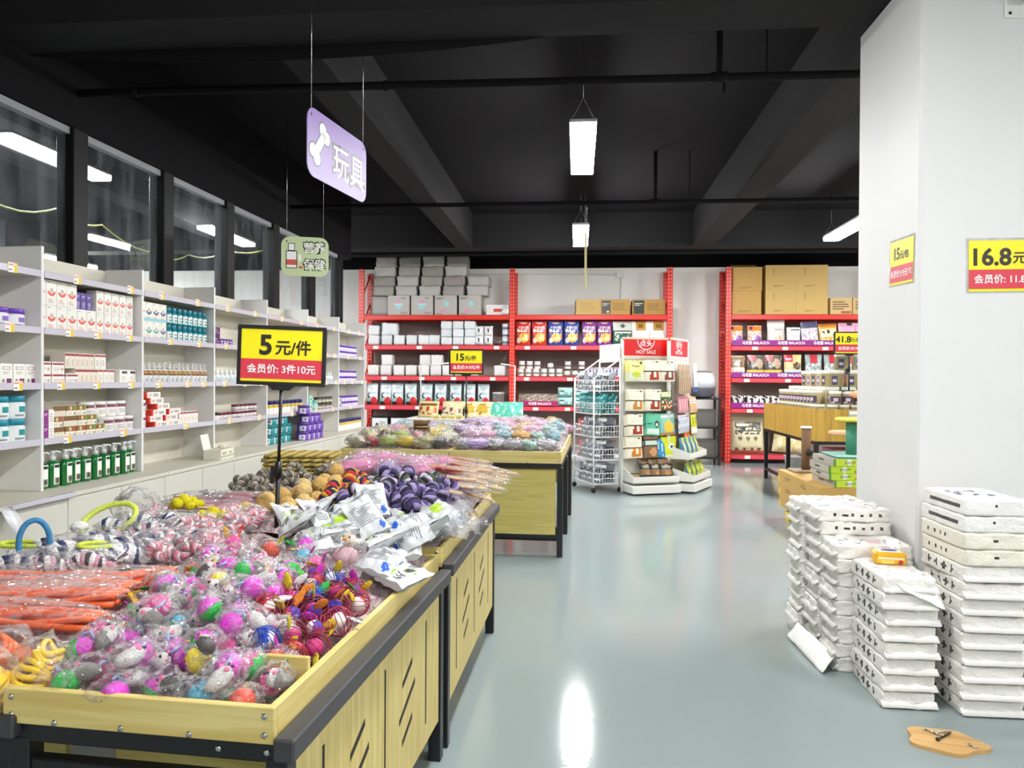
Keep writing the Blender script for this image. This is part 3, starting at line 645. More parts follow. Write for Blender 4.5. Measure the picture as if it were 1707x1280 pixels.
# near unit
pj = Proto(tub('purple_jar', .056, .105, '#ece9f2', '#6f3fb4', '#8a63c0'))
L_row(pj, [-.42, -.31, -.2, -.088], -.1, S2, 'white jar with purple lid in the cut-off unit', '', 'purple-lidded jars in the nearest unit')
wb = carton('pet_medicine_box', 'carton', .083, .115, .06, '#efeee9', [('r', .2, .72, .8, .86, '#8a2c3c'), ('r', .25, .74, .75, .84, '#f5efe9'), ('l', .2, .5, .8, .66, 3, '#b9b2b2'), ('r', .5, .1, .9, .3, '#7a2a6a'), ('c', .25, .2, .12, '#8d8a7c')])
L_row(wb, [-.4, -.31, -.2, -.11, -.025], -.07, S3, 'small white box with maroon cartouche', ' in the cut-off unit', 'white boxes in the nearest unit')
tt = Proto(tub('teal_tub', .057, .127, '#eef4f5', '#1f8fa6', '#189093'))
for lv in (0, 1): L_row(tt, [-.43, -.315, -.2, -.085], -.1, S4 + lv * .1275, 'teal-lidded white tub with check mark, %s layer' % ('lower', 'upper')[lv], '', 'teal tubs in the nearest unit')
# second unit, top shelf
rb = arc_box('red_arc_carton', .082, .146, '#e0574a')
L_row(rb, [.045, .13, .215, .30, .385, .47], -.075, S2, 'white carton with red arc, lower row', '', 'red-arc cartons'); L_row(rb, [.045, .13, .215, .298], -.075, S2 + .1465, 'white carton with red arc, upper row', '', 'red-arc cartons')
rb2 = arc_box('red_arc_carton', .07, .14, '#e0574a')
L_row(rb2, [.565, .64, .715, .79, .865], -.085, S2, 'narrow white red-arc carton, lower row', '', 'narrow red-arc cartons'); L_row(rb2, [.565, .64, .715, .79, .865], -.085, S2 + .1405, 'narrow white red-arc carton, upper row', '', 'narrow red-arc cartons')
pb = carton('purple_carton', 'carton', .048, .105, .06, '#4c2f86', [('l', .2, .7, .8, .85, 2, '#c9bfe4'), ('r', .25, .2, .75, .45, '#8f82b8'), ('l', .2, .1, .8, .18, 1, '#c9bfe4')])
L_row(pb, [.375, .425, .476], -.09, S2 + .1465, 'small purple carton on top of red-arc cartons', '', 'purple cartons')
pbx = carton('purple_carton', 'carton', .05, .1, .06, '#4c2f86', [('l', .2, .7, .8, .85, 2, '#c9bfe4')])
L_row(pbx, [.522], -.16, S2, 'purple carton tucked behind the red-arc cartons', '', 'purple cartons')
# second shelf of the second unit
mw = carton('maroon_band_box', 'carton', .1, .066, .06, '#efeee8', [('r', .05, .72, .95, .9, '#9c3a48'), ('l', .1, .2, .7, .55, 3, '#c4beba'), ('c', .8, .35, .1, '#c9a9a4')], [('r', 0, .72, 1, .9, '#9c3a48')])
L_row(mw, [.075, .185, .30], -.07, S3, 'low white box with maroon band, bottom row', '', 'maroon-band boxes'); L_row(mw, [.075, .185], -.07, S3 + .0665, 'low white box with maroon band, second row', '', 'maroon-band boxes')
tb = carton('thin_upright_box', 'carton', .041, .095, .1, '#e6ddd0', [('r', 0, .8, 1, .95, '#9c3a48'), ('r', .3, .15, .7, .6, '#cfc3b4')])
tb2 = carton('thin_upright_box', 'carton', .05, .095, .1, '#efeae2', [('r', 0, .82, 1, .95, '#9c3a48'), ('l', .2, .2, .8, .65, 4, '#b9aea4')])
L_row(tb, span(.385, .55, 5), -.12, S3, 'thin cream box with maroon top, bottom row', '', 'thin cream boxes'); L_row(tb, span(.3, .515, 6), -.12, S3 + .0955, 'thin cream box with maroon top, upper row', '', 'thin cream boxes')
L_row(tb2, [.6, .655, .71], -.12, S3, 'thin white box beside cream ones, bottom row', '', 'thin white boxes'); L_row(tb2, [.57, .625], -.12, S3 + .0955, 'thin white box beside cream ones, upper row', '', 'thin white boxes')
ws = carton('white_box', 'carton', .085, .1, .07, '#f0efea', [('r', .25, .68, .9, .85, '#5a3550'), ('l', .2, .2, .8, .55, 4, '#c2bdba'), ('r', 0, .93, 1, 1, '#9aa39a')])
L_row(ws, [.79, .878], -.075, S3, 'squat white box with dark name bar', '', 'squat white boxes')
# third shelf of the second unit
pv = carton('purple_stripe_box', 'carton', .115, .085, .07, '#f0eee9', [('r', .28, 0, .62, 1, '#8a2f86'), ('l', .33, .6, .57, .8, 2, '#e8d6e6'), ('l', .7, .2, .92, .8, 4, '#b8b2b0')])
for lv in (0, 1): L_row(pv, [.075], -.06, S4 + lv * .0855, 'white box with purple stripe, %s of two' % ('lower', 'upper')[lv], '', 'purple-stripe boxes')
br = carton('brown_top_box', 'carton', .082, .062, .09, '#efe9da', [('r', 0, .52, 1, 1, '#8a6638'), ('r', .84, .52, 1, 1, '#c9513c'), ('c', .45, .75, .14, '#d8c49a'), ('c', .82, .22, .09, '#7c8a80'), ('l', .1, .15, .6, .4, 2, '#c2baa8')], [('r', 0, .52, 1, 1, '#8a6638')])
bg = carton('brown_top_box', 'carton', .082, .062, .09, '#efe9da', [('r', 0, .52, 1, 1, '#8a6638'), ('r', .84, .52, 1, 1, '#6fae3c'), ('c', .45, .75, .14, '#d8c49a'), ('c', .82, .22, .09, '#7c8a80'), ('l', .1, .15, .6, .4, 2, '#c2baa8')], [('r', 0, .52, 1, 1, '#8a6638')])
bth = carton('brown_top_box', 'carton', .026, .062, .09, '#e2d9c6', [('r', 0, .55, 1, 1, '#7c5a34')])
L_row(bth, span(.15, .23, 4), -.09, S4, 'thin brown-topped box seen end on, bottom row', '', 'thin brown-topped boxes'); L_row(bth, span(.25, .34, 5), -.09, S4 + .0625, 'thin brown-topped box seen end on, middle row', '', 'thin brown-topped boxes'); L_row(bth, span(.16, .24, 4), -.09, S4 + .125, 'thin brown-topped box seen end on, top row', '', 'thin brown-topped boxes')
L_row(br, [.295, .385], -.09, S4, 'brown-topped box with red corner, bottom row', '', 'brown-topped boxes'); L_row(br, [.185], -.09, S4 + .0625, 'brown-topped box with red corner, middle row', '', 'brown-topped boxes')
L_row(bg, [.475, .562], -.09, S4, 'brown-topped box with green corner, bottom row', '', 'brown-topped boxes'); L_row(bg, [.40, .487], -.09, S4 + .0625, 'brown-topped box with green corner, middle row', '', 'brown-topped boxes'); L_row(bg, [.30, .387], -.09, S4 + .125, 'brown-topped box with green corner, top row', '', 'brown-topped boxes')
def white_tub(): 
    t = jar('white_tub', 'tub', .05, .1, .02, '#efeeea', '#f4f4f0'); m = MB(); patch(m, .0506, .06, .078, -60, 60, '#7c3550'); patch(m, .0506, .02, .05, -40, 40, '#cfcac8'); m.build('printed_label', t); return Proto(t)
wt = white_tub()
for lv in (0, 1): L_row(wt, [.66, .765, .868] if lv == 0 else [.55, .66, .765, .868], -.085 if lv == 0 else -.14, S4 + lv * .1005 if lv == 0 else S4 + .1005, 'white tub with maroon name, %s layer' % ('lower', 'upper')[lv], '', 'white tubs with maroon names')
L_row(wt, [.55], -.2, S4, 'white tub with maroon name at the back', '', 'white tubs with maroon names')
# green pump bottles on the counter
def green_bottle():
    t = thing('pump_bottle', '', 'bottle'); g = pm('#0f8a3c', .08, coat=.5, var=.1, trans=.35); b = MB(); M = Matrix.Diagonal((1, .8, 1, 1))
    b.lathe([(.036, 0), (.041, .006), (.041, .125), (.037, .142), (.018, .15), (.016, .156)], g, 20, M); b.build('body', t)
    p = MB(); patch(p, .0417, .018, .138, -36, 28, '#f0f4ee'); p.v = [(x, y * .8 - .001, z) for x, y, z in p.v]; n0 = len(p.v)
    patch(p, .0424, .115, .132, -30, 20, '#1c2a26'); patch(p, .0424, .022, .058, -26, 18, '#7b7a66'); patch(p, .0424, .03, .052, -14, 6, '#2c2a28')
    p.v = p.v[:n0] + [(x, y * .8 - .0015, z) for x, y, z in p.v[n0:]]; p.build('printed_label', t)
    c = MB(); c.lathe([(.017, .155), (.017, .175), (.01, .18), (.006, .181), (.006, .2), (.012, .202), (.012, .212)], pm('#f2f5f4', .15, coat=.4), 14); c.tube([(0, 0, .208), (.02, -.02, .207), (.03, -.03, .2)], .005, pm('#f2f5f4', .15, coat=.4), 8)
    c.lathe([(.021, .152), (.022, .2), (.018, .214)], film('#ffffff', .2, .6, .05, 10, .1, 'cap'), 14); c.build('pump', t); return t
L_row(Proto(green_bottle()), [.075, .165, .255, .34, .425, .52, .615, .71, .80, .88], -.055, C0, 'green pump bottle with white label', '', 'green pump bottles', .008, .12)
# third unit
ab = arc_box('blue_arc_carton', .083, .13, '#4a5a86', [('r', 0, 0, 1, .16, '#8ccbd2')])
ab2 = arc_box('teal_arc_carton', .083, .13, '#4aa79c', [('r', 0, 0, 1, .1, '#a9dcd6')])
L_row(ab, [.99, 1.075, 1.16, 1.245], -.08, S2 + .1305, 'white carton with blue-grey arc, upper row', '', 'blue-arc cartons'); L_row(ab2, [.99, 1.075, 1.16], -.08, S2, 'white carton with teal arc, lower row', '', 'teal-arc cartons'); L_row(ab, [1.245], -.08, S2, 'white carton with blue-grey arc beside teal ones', '', 'blue-arc cartons')
def teal_bottle():
    t = thing('teal_bottle', '', 'bottle'); b = MB(); b.lathe([(.029, 0), (.031, .005), (.031, .075), (.024, .088), (.02, .09)], pm('#1c8f9c', .3), 16); b.build('body', t)
    c = MB(); c.lathe([(.024, .089), (.026, .092), (.026, .12), (.023, .126)], pm('#14798a', .35), 16); c.build('cap', t)
    m = MB(); patch(m, .0315, .012, .072, -58, 58, '#eef4f2'); patch(m, .032, .02, .035, -30, 40, '#4aa79c'); patch(m, .032, .045, .055, -30, 10, '#6d7c80'); m.build('printed_label', t); return Proto(t)
tbt = teal_bottle()
for lv in (0, 1):
    L_row(tbt, span(1.335, 1.83, 8), -.07, S2 + lv * .1265, 'teal capped bottle, front file of %s layer' % ('lower', 'upper')[lv], '', 'teal bottles'); L_row(tbt, span(1.335, 1.83, 8), -.14, S2 + lv * .1265, 'teal capped bottle, back file of %s layer' % ('lower', 'upper')[lv], '', 'teal bottles')
def spray():
    t = thing('spray_bottle', '', 'bottle'); b = MB(); b.lathe([(.024, 0), (.0255, .004), (.0255, .09), (.02, .1), (.012, .105)], pm('#e9ecec', .3), 14); b.build('body', t)
    c = MB(); c.lathe([(.013, .104), (.013, .12), (.0065, .122), (.0065, .145)], pm('#f2f2ee', .3), 12); c.lathe([(.019, .104), (.02, .145), (.016, .16)], film('#ffffff', .22, .6, .05, 10, .1, 'cap'), 14); c.build('cap', t)
    m = MB(); patch(m, .0259, .058, .094, -70, 70, '#ab7a30'); patch(m, .0263, .06, .07, -40, 40, '#4a3424'); patch(m, .0259, .01, .05, -60, 60, '#d6dbde'); patch(m, .0263, .016, .036, -12, 14, '#77808a'); m.build('printed_label', t); return Proto(t)
L_row(spray(), span(.97, 1.84, 15), -.06, S3, 'white spray bottle with brown band', '', 'brown-banded spray bottles', .004)
L_row(wt, [.985], -.07, S4, 'white tub with maroon name beside red boxes, lower', '', 'white tubs with maroon names'); L_row(wt, [.985], -.07, S4 + .1005, 'white tub with maroon name beside red boxes, upper', '', 'white tubs with maroon names')
rw = carton('red_end_box', 'carton', .17, .042, .07, '#efece6', [('r', .0, .0, .12, 1, '#dc3a2c'), ('l', .2, .3, .45, .8, 2, '#c65f56'), ('r', .5, .25, .85, .75, '#b3b0ac')], [('r', 0, 0, 1, 1, '#dc3a2c')])
for i, u in enumerate([1.22, 1.15, 1.19, 1.24, 1.16, 1.12]): rw.put(LW(u, -.075, S4 + i * .0425), RZL + random.uniform(-.04, .04), 'flat white box with red end, %s up in the pile' % nth(i), 'flat red-end boxes')
for i, u in enumerate([1.40, 1.37, 1.41]): rw.put(LW(u, -.09, S4 + i * .0425), RZL + random.uniform(-.03, .03), 'flat white box in the second pile, %s up' % nth(i), 'flat red-end boxes')
L_row(tb2, span(1.54, 1.76, 5), -.13, S4, 'thin white upright box beside the red-end pile', '', 'thin white upright boxes')
# cream display carton with its lid up
t = thing('open_carton', 'opened cream display carton with raised lid on the counter', 'carton', LW(1.80, .09, C0), RZL + .1)
b = MB(); b.box(-.13, -.07, 0, .13, .07, .075, pm('#e9e6d6', .5), .002); art(b, .26, .075, -.07, [('r', 0, .15, 1, .4, '#b4bfa0'), ('l', .1, .5, .5, .8, 2, '#4a4a44'), ('l', .6, .5, .9, .8, 2, '#6a7a50')]); b.box(-.125, -.065, .0751, .125, .065, .0765, pm('#cfcab4', .6)); b.build('tray', t)
l = MB(); l.M = Matrix.Translation((-.04, .07, .075)) @ Matrix.Rotation(R(-12), 4, 'X'); l.box(-.09, -.001, 0, .05, .002, .12, pm('#ece9da', .5)); l.build('lid', t)
for i in range(3): s = MB(); s.ell((.06 + .02 * i, .01 * i, .085), (.018, .03, .014), pm('#e6e2cf', .5), 10, 6); s.build('sachet', t)
# fourth unit
pk = carton('dark_purple_carton', 'carton', .12, .075, .09, '#4a1c56', [('r', .1, .3, .9, .55, '#8a4a8c'), ('l', .15, .65, .8, .85, 1, '#d8c6da')], [('r', .6, .1, .8, .9, '#7a3a80')])
for i, (u, z) in enumerate(((1.985, 0), (1.985, .0755))): pk.put(LW(u, -.08, S2 + z), RZL, 'dark purple carton beside the upright, %s' % ('lower', 'upper')[i], 'dark purple cartons')
ps_ = carton('small_purple_box', 'carton', .05, .06, .06, '#5a3288', [('r', .1, .55, .9, .7, '#d8ccec'), ('c', .5, .3, .2, '#cbbde4')])
L_row(ps_, [2.085, 2.138, 2.191, 2.244], -.07, S2, 'small purple box beside the dark purple cartons', '', 'small purple boxes')
def dropper():
    t = thing('dropper_bottle', '', 'bottle'); b = MB(); b.lathe([(.026, 0), (.028, .004), (.028, .06), (.02, .07), (.011, .074)], pm('#e9eff0', .3), 14); patch(b, .0285, .008, .05, -60, 60, '#c6d6d8'); patch(b, .0288, .015, .03, -20, 20, '#8aa0ac'); b.build('body', t)
    c = MB(); c.lathe([(.013, .073), (.012, .09), (.005, .115), (.003, .125)], pm('#f4f4f2', .3), 12); c.build('nozzle_cap', t); return Proto(t)
dp = dropper(); L_row(dp, span(1.96, 2.5, 8), -.06, S3, 'white dropper bottle with pointed cap', '', 'dropper bottles')
mj = Proto(jar('maroon_lid_jar', 'jar', .035, .062, .018, '#efe9e6', '#6e2038', [(.12, .62, '#e4dcd8'), (.2, .34, '#a98a92')]))
L_row(mj, span(2.07, 2.7, 9), -.065, S4, 'small white jar with maroon lid, lower layer', '', 'maroon-lidded jars'); L_row(mj, span(2.37, 2.7, 5), -.065, S4 + .0625, 'small white jar with maroon lid, upper layer', '', 'maroon-lidded jars')
bj = Proto(jar('black_lid_jar', 'jar', .038, .07, .024, '#f0efec', '#24222a', [(.15, .55, '#dedada')]))
L_row(bj, [1.95, 2.02], -.07, S4, 'white jar with black lid next to maroon ones', '', 'black-lidded jars'); L_row(bj, [1.95], -.07, S4 + .0705, 'white black-lidded jar stacked on another', '', 'black-lidded jars')
# fifth unit
ob = carton('orange_box', 'carton', .075, .125, .07, '#e08a3a', [('r', .15, .1, .85, .85, '#f1d6b4'), ('r', .3, .3, .7, .6, '#d9803a')], [('r', 0, 0, 1, 1, '#c96f24')])
L_row(ob, span(2.95, 3.48, 7), -.09, S2, 'orange and cream carton above the yellow price sign', '', 'orange cartons')
yb = Proto(jar('purple_lid_bottle', 'bottle', .037, .135, .035, '#f0ede4', '#2f2a6a', [(.5, .7, '#d8b83a'), (.08, .42, '#f6f4ee')]))
L_row(yb, span(2.92, 3.74, 9), -.06, S4, 'yellow-banded bottle with navy lid behind the price sign', '', 'yellow-banded bottles'); 
t1 = Proto(tub('teal_round_tub', .062, .09, '#1f8f96', '#177f88', '#7a6ab0')); t2 = Proto(tub('purple_round_tub', .062, .09, '#7448b4', '#633ba0', '#8a63c0'))
for lv, (ut, up) in enumerate((([3.02, 3.15, 3.28, 3.41], [3.54, 3.67, 3.80, 3.93]), ([3.04, 3.17, 3.30, 3.43], [3.56, 3.69, 3.82, 3.95]), ([3.07, 3.20, 3.33], [3.62, 3.75, 3.87]), ([], [3.56]))):
    w_ = ('bottom', 'second', 'third', 'top')[lv]
    L_row(t1, ut, -.07, C0 + lv * .0905, 'teal-lidded round tub on the counter, %s layer' % w_, '', 'teal round tubs'); L_row(t2, up, .07, C0 + lv * .0905, 'purple-lidded round tub on the counter, %s layer' % w_, '', 'purple round tubs')
# sixth unit
cb = carton('cream_box', 'carton', .06, .1, .06, '#e8dcc0', [('r', .1, .3, .9, .7, '#c9a468'), ('l', .2, .75, .8, .9, 1, '#8a7a5a')])
L_row(cb, span(3.9, 4.3, 6), -.08, S2, 'small cream box above the price sign, next unit', '', 'small cream boxes')
L_row(dp, span(4.38, 4.7, 5), -.07, S3, 'pale dropper bottle in the sixth unit', '', 'dropper bottles of the sixth unit'); L_row(cb, span(3.92, 4.3, 5), -.08, S3, 'small cream box on the middle shelf of the sixth unit', '', 'small cream boxes')
mt = carton('mint_box', 'carton', .09, .085, .08, '#8fd0c0', [('r', .2, .25, .8, .75, '#dff0ea'), ('c', .5, .5, .2, '#4a5a5a')])
for lv in (0, 1): L_row(mt, [3.92, 4.03], -.08, S4 + lv * .0855, 'mint green box with white label, %s layer' % ('lower', 'upper')[lv], '', 'mint boxes')
mtj = Proto(jar('mint_jar', 'jar', .05, .11, .02, '#8cc4b4', '#7ab4a4', [(.2, .6, '#b9dcd0')])); L_row(mtj, [4.2], -.08, S4, 'mint green jar beside the mint boxes', '', None)
dj = Proto(jar('mottled_jar', 'jar', .042, .07, .014, '#6a6258', '#3a3632', [(.2, .5, '#cfc6b4'), (.55, .7, '#8a8070')]))
for lv in (0, 1): L_row(dj, span(4.32, 4.68, 4), -.08, S4 + lv * .0705, 'dark mottled jar in the sixth unit, %s layer' % ('lower', 'upper')[lv], '', 'dark mottled jars')
# last unit
sj = Proto(jar('small_purple_jar', 'jar', .034, .07, .026, '#efecf2', '#6a3fae', [(.1, .5, '#d9cfe8')]))
for z, nm in ((S2, 'top'), (S3, 'middle'), (S4, 'lower')):
    for lv in (0, 1): L_row(sj, span(4.88, 5.55, 9) if not (z == S4) else span(5.08, 5.6, 7), -.07, z + lv * .0705, 'small purple-lidded jar, %s shelf, %s layer' % (nm, ('lower', 'upper')[lv]), '', 'small purple-lidded jars')
L_row(bj, [4.88], -.07, S3 + .1415, 'black-lidded jar on top of purple jars at the far end', '', 'black-lidded jars of the last unit')
bwb = carton('black_white_box', 'carton', .06, .06, .06, '#efeeee', [('r', .2, .2, .8, .8, '#33313a')])
for lv in (0, 1): L_row(bwb, [4.88, 4.96], -.07, S4 + lv * .0605, 'white box with black square at the far end, %s layer' % ('lower', 'upper')[lv], '', 'black-square boxes')
L_row(yb, span(4.87, 5.68, 10), -.05, C0, 'yellow-banded bottle with navy lid at the far end counter', '', 'yellow-banded bottles at the far end')

# ---------------------------------------------------------------- goods on the back racks
def row(pr, xs, y, z, base, group, rz=.0, jy=.0, lean=0, tail=''):
    for i, x in enumerate(xs):
        pr.put((x, y + random.uniform(-jy, jy), z), 0, '%s, %s from the left%s' % (base, nth(i), tail), group, rot=(lean, 0, random.uniform(-rz, rz)))
def px(x, Y): return ((x - 962.4) / 1240 * Y) * 1.0 + .0      # picture column to x at depth Y, used for reading off measured widths
def softpack(name, cat, w, d, h, base, seed, marks=None, res=10, amp=.006, wr=28, rough=.5, fl=None):
    """soft wrapped block with dents, folds and pinched ends"""
    mb = MB(); off = Vector((seed * 5.3, seed * 2.1, seed)); nx, ny, nz_ = res, res, max(3, res // 2)
    vs = {}; V = []; F = []; MS = []
    def P(i, j, k):
        if (i, j, k) in vs: return vs[i, j, k]
        x, y, z = i / nx * 2 - 1, j / ny * 2 - 1, k / nz_ * 2 - 1
        p = Vector((x * w / 2, y * d / 2, z * h / 2 + h / 2))
        nrm = Vector((x ** 5, y ** 5, z ** 5)); e = nrm.length
        a = noise.noise(p * wr + off) * amp + noise.noise(p * wr * 2.3 + off) * amp * .6
        p2 = p + Vector((nrm.x, nrm.y, nrm.z if k not in (0,) else 0)) * a
        rd = .93 if (abs(x) == 1) + (abs(y) == 1) + (abs(z) == 1) == 3 else (.975 if (abs(x) == 1) + (abs(y) == 1) + (abs(z) == 1) == 2 else 1)
        p2 = Vector((p2.x * rd, p2.y * rd, (p2.z - h / 2) * (rd if k else 1) + h / 2)); p2.z = max(0, p2.z)
        vs[i, j, k] = len(V); V.append(p2); return vs[i, j, k]
    def quad(a, b, c, e, u, v, side):
        F.append((a, b, c, e)); MS.append(pm(layer_col(marks.get(side, ()), u, v, base) if marks else base, rough, bump=.5, bs=110))
    for i in range(nx):
        for k in range(nz_):
            quad(P(i, 0, k), P(i + 1, 0, k), P(i + 1, 0, k + 1), P(i, 0, k + 1), (i + .5) / nx, (k + .5) / nz_, 'f'); quad(P(i + 1, ny, k), P(i, ny, k), P(i, ny, k + 1), P(i + 1, ny, k + 1), 0, 0, 'b')
    for j in range(ny):
        for k in range(nz_):
            quad(P(0, j + 1, k), P(0, j, k), P(0, j, k + 1), P(0, j + 1, k + 1), 1 - (j + .5) / ny, (k + .5) / nz_, 'l'); quad(P(nx, j, k), P(nx, j + 1, k), P(nx, j + 1, k + 1), P(nx, j, k + 1), (j + .5) / ny, (k + .5) / nz_, 'r')
    for i in range(nx):
        for j in range(ny):
            quad(P(i, j, nz_), P(i + 1, j, nz_), P(i + 1, j + 1, nz_), P(i, j + 1, nz_), (i + .5) / nx, (j + .5) / ny, 't'); quad(P(i, j + 1, 0), P(i + 1, j + 1, 0), P(i + 1, j, 0), P(i, j, 0), 0, 0, 'd')
    mb.add(V, F, MS, True)
    if fl:                                        # loose wrapper flap along one lower edge
        n = 8; v = []; L = w if fl == 'f' else d; B = d if fl == 'f' else w
        for i in range(n + 1):
            x = -L / 2 * 1.01 + L * 1.02 * i / n; q = (.012 if fl == 'f' else .006) * noise.noise(Vector((x * 18, seed, 3)))
            for bb, z in ((-B / 2 * .97, h * .45 + q), (-B / 2 - .02 - q, h * .14 + q), (-B / 2 - .01, .004)): v.append((x, bb, z) if fl == 'f' else (bb, -x, z))
        mb.add(v, [q_ for i in range(n) for q_ in ((3 * i, 3 * i + 3, 3 * i + 4, 3 * i + 1), (3 * i + 1, 3 * i + 4, 3 * i + 5, 3 * i + 2))], pm('#eeece8', .45, bump=.2, bs=60), True)
    return Proto(tag(mb.build(name), '', cat))
F0 = RY + .06                                                     # fronts of the goods
e = .0005
# top level, left bay: boxes below, wrapped bundles above
bx = carton('printed_carton', 'carton', .375, .33, .36, '#bab4ae', [('c', .5, .62, .11, '#e58bb6'), ('r', .38, .3, .62, .55, '#9fd0d4'), ('r', .3, .5, .7, .6, '#b9d7dc'), ('l', .62, .85, .92, .93, 1, '#5a5656'), ('l', .6, .08, .95, .16, 2, '#5a5656')])
bxb = carton('printed_carton', 'carton', .375, .33, .36, '#bab4ae', [('c', .55, .58, .12, '#9fd8dc'), ('r', .22, .18, .5, .28, '#e58bb6'), ('l', .06, .8, .45, .93, 2, '#5a5656'), ('l', .06, .06, .4, .12, 1, '#5a5656')])
zt = 2.42 + e
bwr = softpack('wrapped_bundle', 'bundle', .36, .36, .32, '#a9a6a2', 1)
bwr.put((-3.36, F0 + .2, zt), .3, 'bundle in crinkled clear wrap beside the left post, below the grey bundles', None)
row(bx, [-3.035, -2.63], F0 + .2, zt, 'grey carton with pink and blue print above, under the bundles', 'printed grey cartons'); row(bxb, [-2.225, -1.81], F0 + .2, zt, 'grey carton with pink print below, under the bundles', 'printed grey cartons')
wp = [softpack('wrapped_bundle', 'bundle', .355, .38, .165, c, k, amp=.016, wr=14, rough=.35) for k, c in enumerate(('#a19c95', '#97918a', '#b9b5b0'))]
for r_ in range(4):
    for c_ in range(5):
        if c_ == 4 and r_ > 1: continue
        x = -3.31 + c_ * .405 + r_ * .02; wp[(r_ + c_) % 3 if r_ else (2 if c_ in (1, 2, 4) else 0)].put((x, F0 + .2, zt + .3305 + r_ * .1655), random.uniform(-.05, .05), 'grey film-wrapped bundle on the rack top, %s row up, %s across' % (nth(r_), nth(c_)), 'grey wrapped bundles')
wr_ = carton('white_carton', 'carton', .35, .17, .25, '#e6e3df', [('r', .35, .3, .75, .62, '#d2463c')]); wr_.put((-1.36, F0 + .15, zt), 0, 'white carton with small red label beside the wrapped bundles', None)
bag_w = pouch('plastic_bag', 'bag', .16, .17, .1, '#e8e6e2', [('s', .1, .3, .7, .9, '#33343a', 9, .25)]); bag_w.put((-1.2, F0 + .02, zt), 0, 'small white bag with black scribble at the right end of the rack top')
# second level: white parcels
pw = [softpack('white_parcel', 'parcel', .178, .22, .165, c, 10 + k, amp=.009) for k, c in enumerate(('#e2e4e6', '#dadee1'))]
z = 1.915 + e
xs = [-3.46, -3.24, -3.025, -2.81, -2.6]
for i, x in enumerate(xs): pw[i % 2].put((x, F0 + .12, z), random.uniform(-.06, .06), 'white wrapped parcel on the second rack level, %s from the left' % nth(i), 'white parcels on the second level')
pw[0].put((-3.47, F0 + .12, z + .166), .05, 'white parcel stacked at the left end of the second level'); 
bgc = softpack('white_bag', 'bag', .27, .24, .2, '#dfe3e6', 15, amp=.02, wr=11); bgc.put((-3.2, F0 + .13, z + .166), .1, 'crumpled white bag lying on the parcels, second level')
pw[1].put((-2.42, F0 + .12, z), .03, 'low white parcel just before the tall parcel piles')
for c_ in range(3):
    for r_ in range(3): pw[(c_ + r_) % 2].put((-2.21 + c_ * .2, F0 + .12, z + r_ * .1355), random.uniform(-.05, .05), 'white parcel in the %s three-high pile, %s up' % (nth(c_), nth(r_)), 'three-high white parcel piles', sc=(1, 1, .81))
ck = pouch('white_bag', 'bag', .15, .16, .12, '#e3e5e6', [('s', .25, .2, .75, .7, '#26272b', 5, .12)], seed=4)
for i, (x, dz) in enumerate(((-1.66, 0), (-1.5, 0), (-1.66, .161), (-1.5, .161))): ck.put((x, F0 + .09, z + dz), 0, 'white bag with black swirl, %s of the four beside the piles' % nth(i), 'white bags with black swirl')
gm = pouch('dark_bag', 'bag', .2, .15, .12, '#6d5f5c', [('s', 0, 0, 1, 1, '#4a4040', 6, .1)], seed=6); gm.put((-1.35, F0 + .12, z), 0, 'slumped dark bag next to the striped canisters')
cs = Proto(jar('striped_canister', 'canister', .06, .12, .02, '#e9eaec', '#dfe2e4', [(.25, .45, '#2f4a8a'), (.5, .56, '#33343a'), (.1, .16, '#33343a')]))
for i in range(3): cs.put((-1.21, F0 + .09, z + i * .1205), 0, 'white canister with blue and black bands, %s in the stack' % ('lowest', 'middle', 'topmost')[i], 'banded canisters')
# third level
z = 1.395 + e; pc = [softpack('white_parcel', 'parcel', .182, .2, .175, c, 20 + k, amp=.009) for k, c in enumerate(('#e4e1df', '#dcd9d8'))]
for i, x in enumerate([-3.47, -3.25, -3.03, -2.815, -2.6, -2.395, -2.19, -1.98, -1.77, -1.3]): pc[i % 2].put((x, F0 + .12, z), random.uniform(-.06, .06), 'white wrapped parcel on the third rack level, %s from the left' % nth(i), 'white parcels on the third level')
for i, x in enumerate([-3.24, -2.58, -2.38]): pc[i % 2].put((x, F0 + .13, z + .176), random.uniform(-.1, .1), 'white parcel on top of others on the third level, %s along' % nth(i), 'upper parcels on the third level')
# training pad pouches
z = .9 + e
tp_ = pouch('pad_pouch', 'pouch', .205, .36, .08, '#cfdde0', [('r', 0, 0, 1, .12, '#2a3434'), ('r', 0, .12, .6, .3, '#8fb0ac'), ('e', .72, .16, .26, .2, '#c92b33'), ('e', .3, .42, .15, .13, '#22282c'), ('e', .38, .44, .1, .08, '#cfdde0'), ('r', .03, 0, .06, 1, '#9fb0b4')], [('TRAINING', .5, .80, .075, '#2a3238', .95), ('PADS', .5, .71, .065, '#2a3238', .95)], 16, 22, seed=2, lines=[(.2, .5, .9, .62, 3, '#7f9498')])
for i, x in enumerate([-3.5, -3.27, -3.06, -2.82, -2.56, -2.32, -2.06, -1.82, -1.58]): tp_.put((x, F0 + .06, z), 0, 'pale blue training pad pouch with red print, %s from the left' % nth(i), 'training pad pouches', rot=(R(-4), R(random.choice((-2, 0, 1, 3))), random.uniform(-.1, .1)))
pbk = pouch('pad_pouch', 'pouch', .22, .4, .07, '#c2c6c8', [('r', 0, .75, 1, 1, '#a9aeb0'), ('s', .1, .1, .9, .7, '#8e9698', 5, .1)], seed=3)
row(pbk, span(-3.3, -1.9, 6), F0 + .22, z, 'grey pouch standing behind the training pads', 'grey pouches at the back', .08, 0, R(-3))
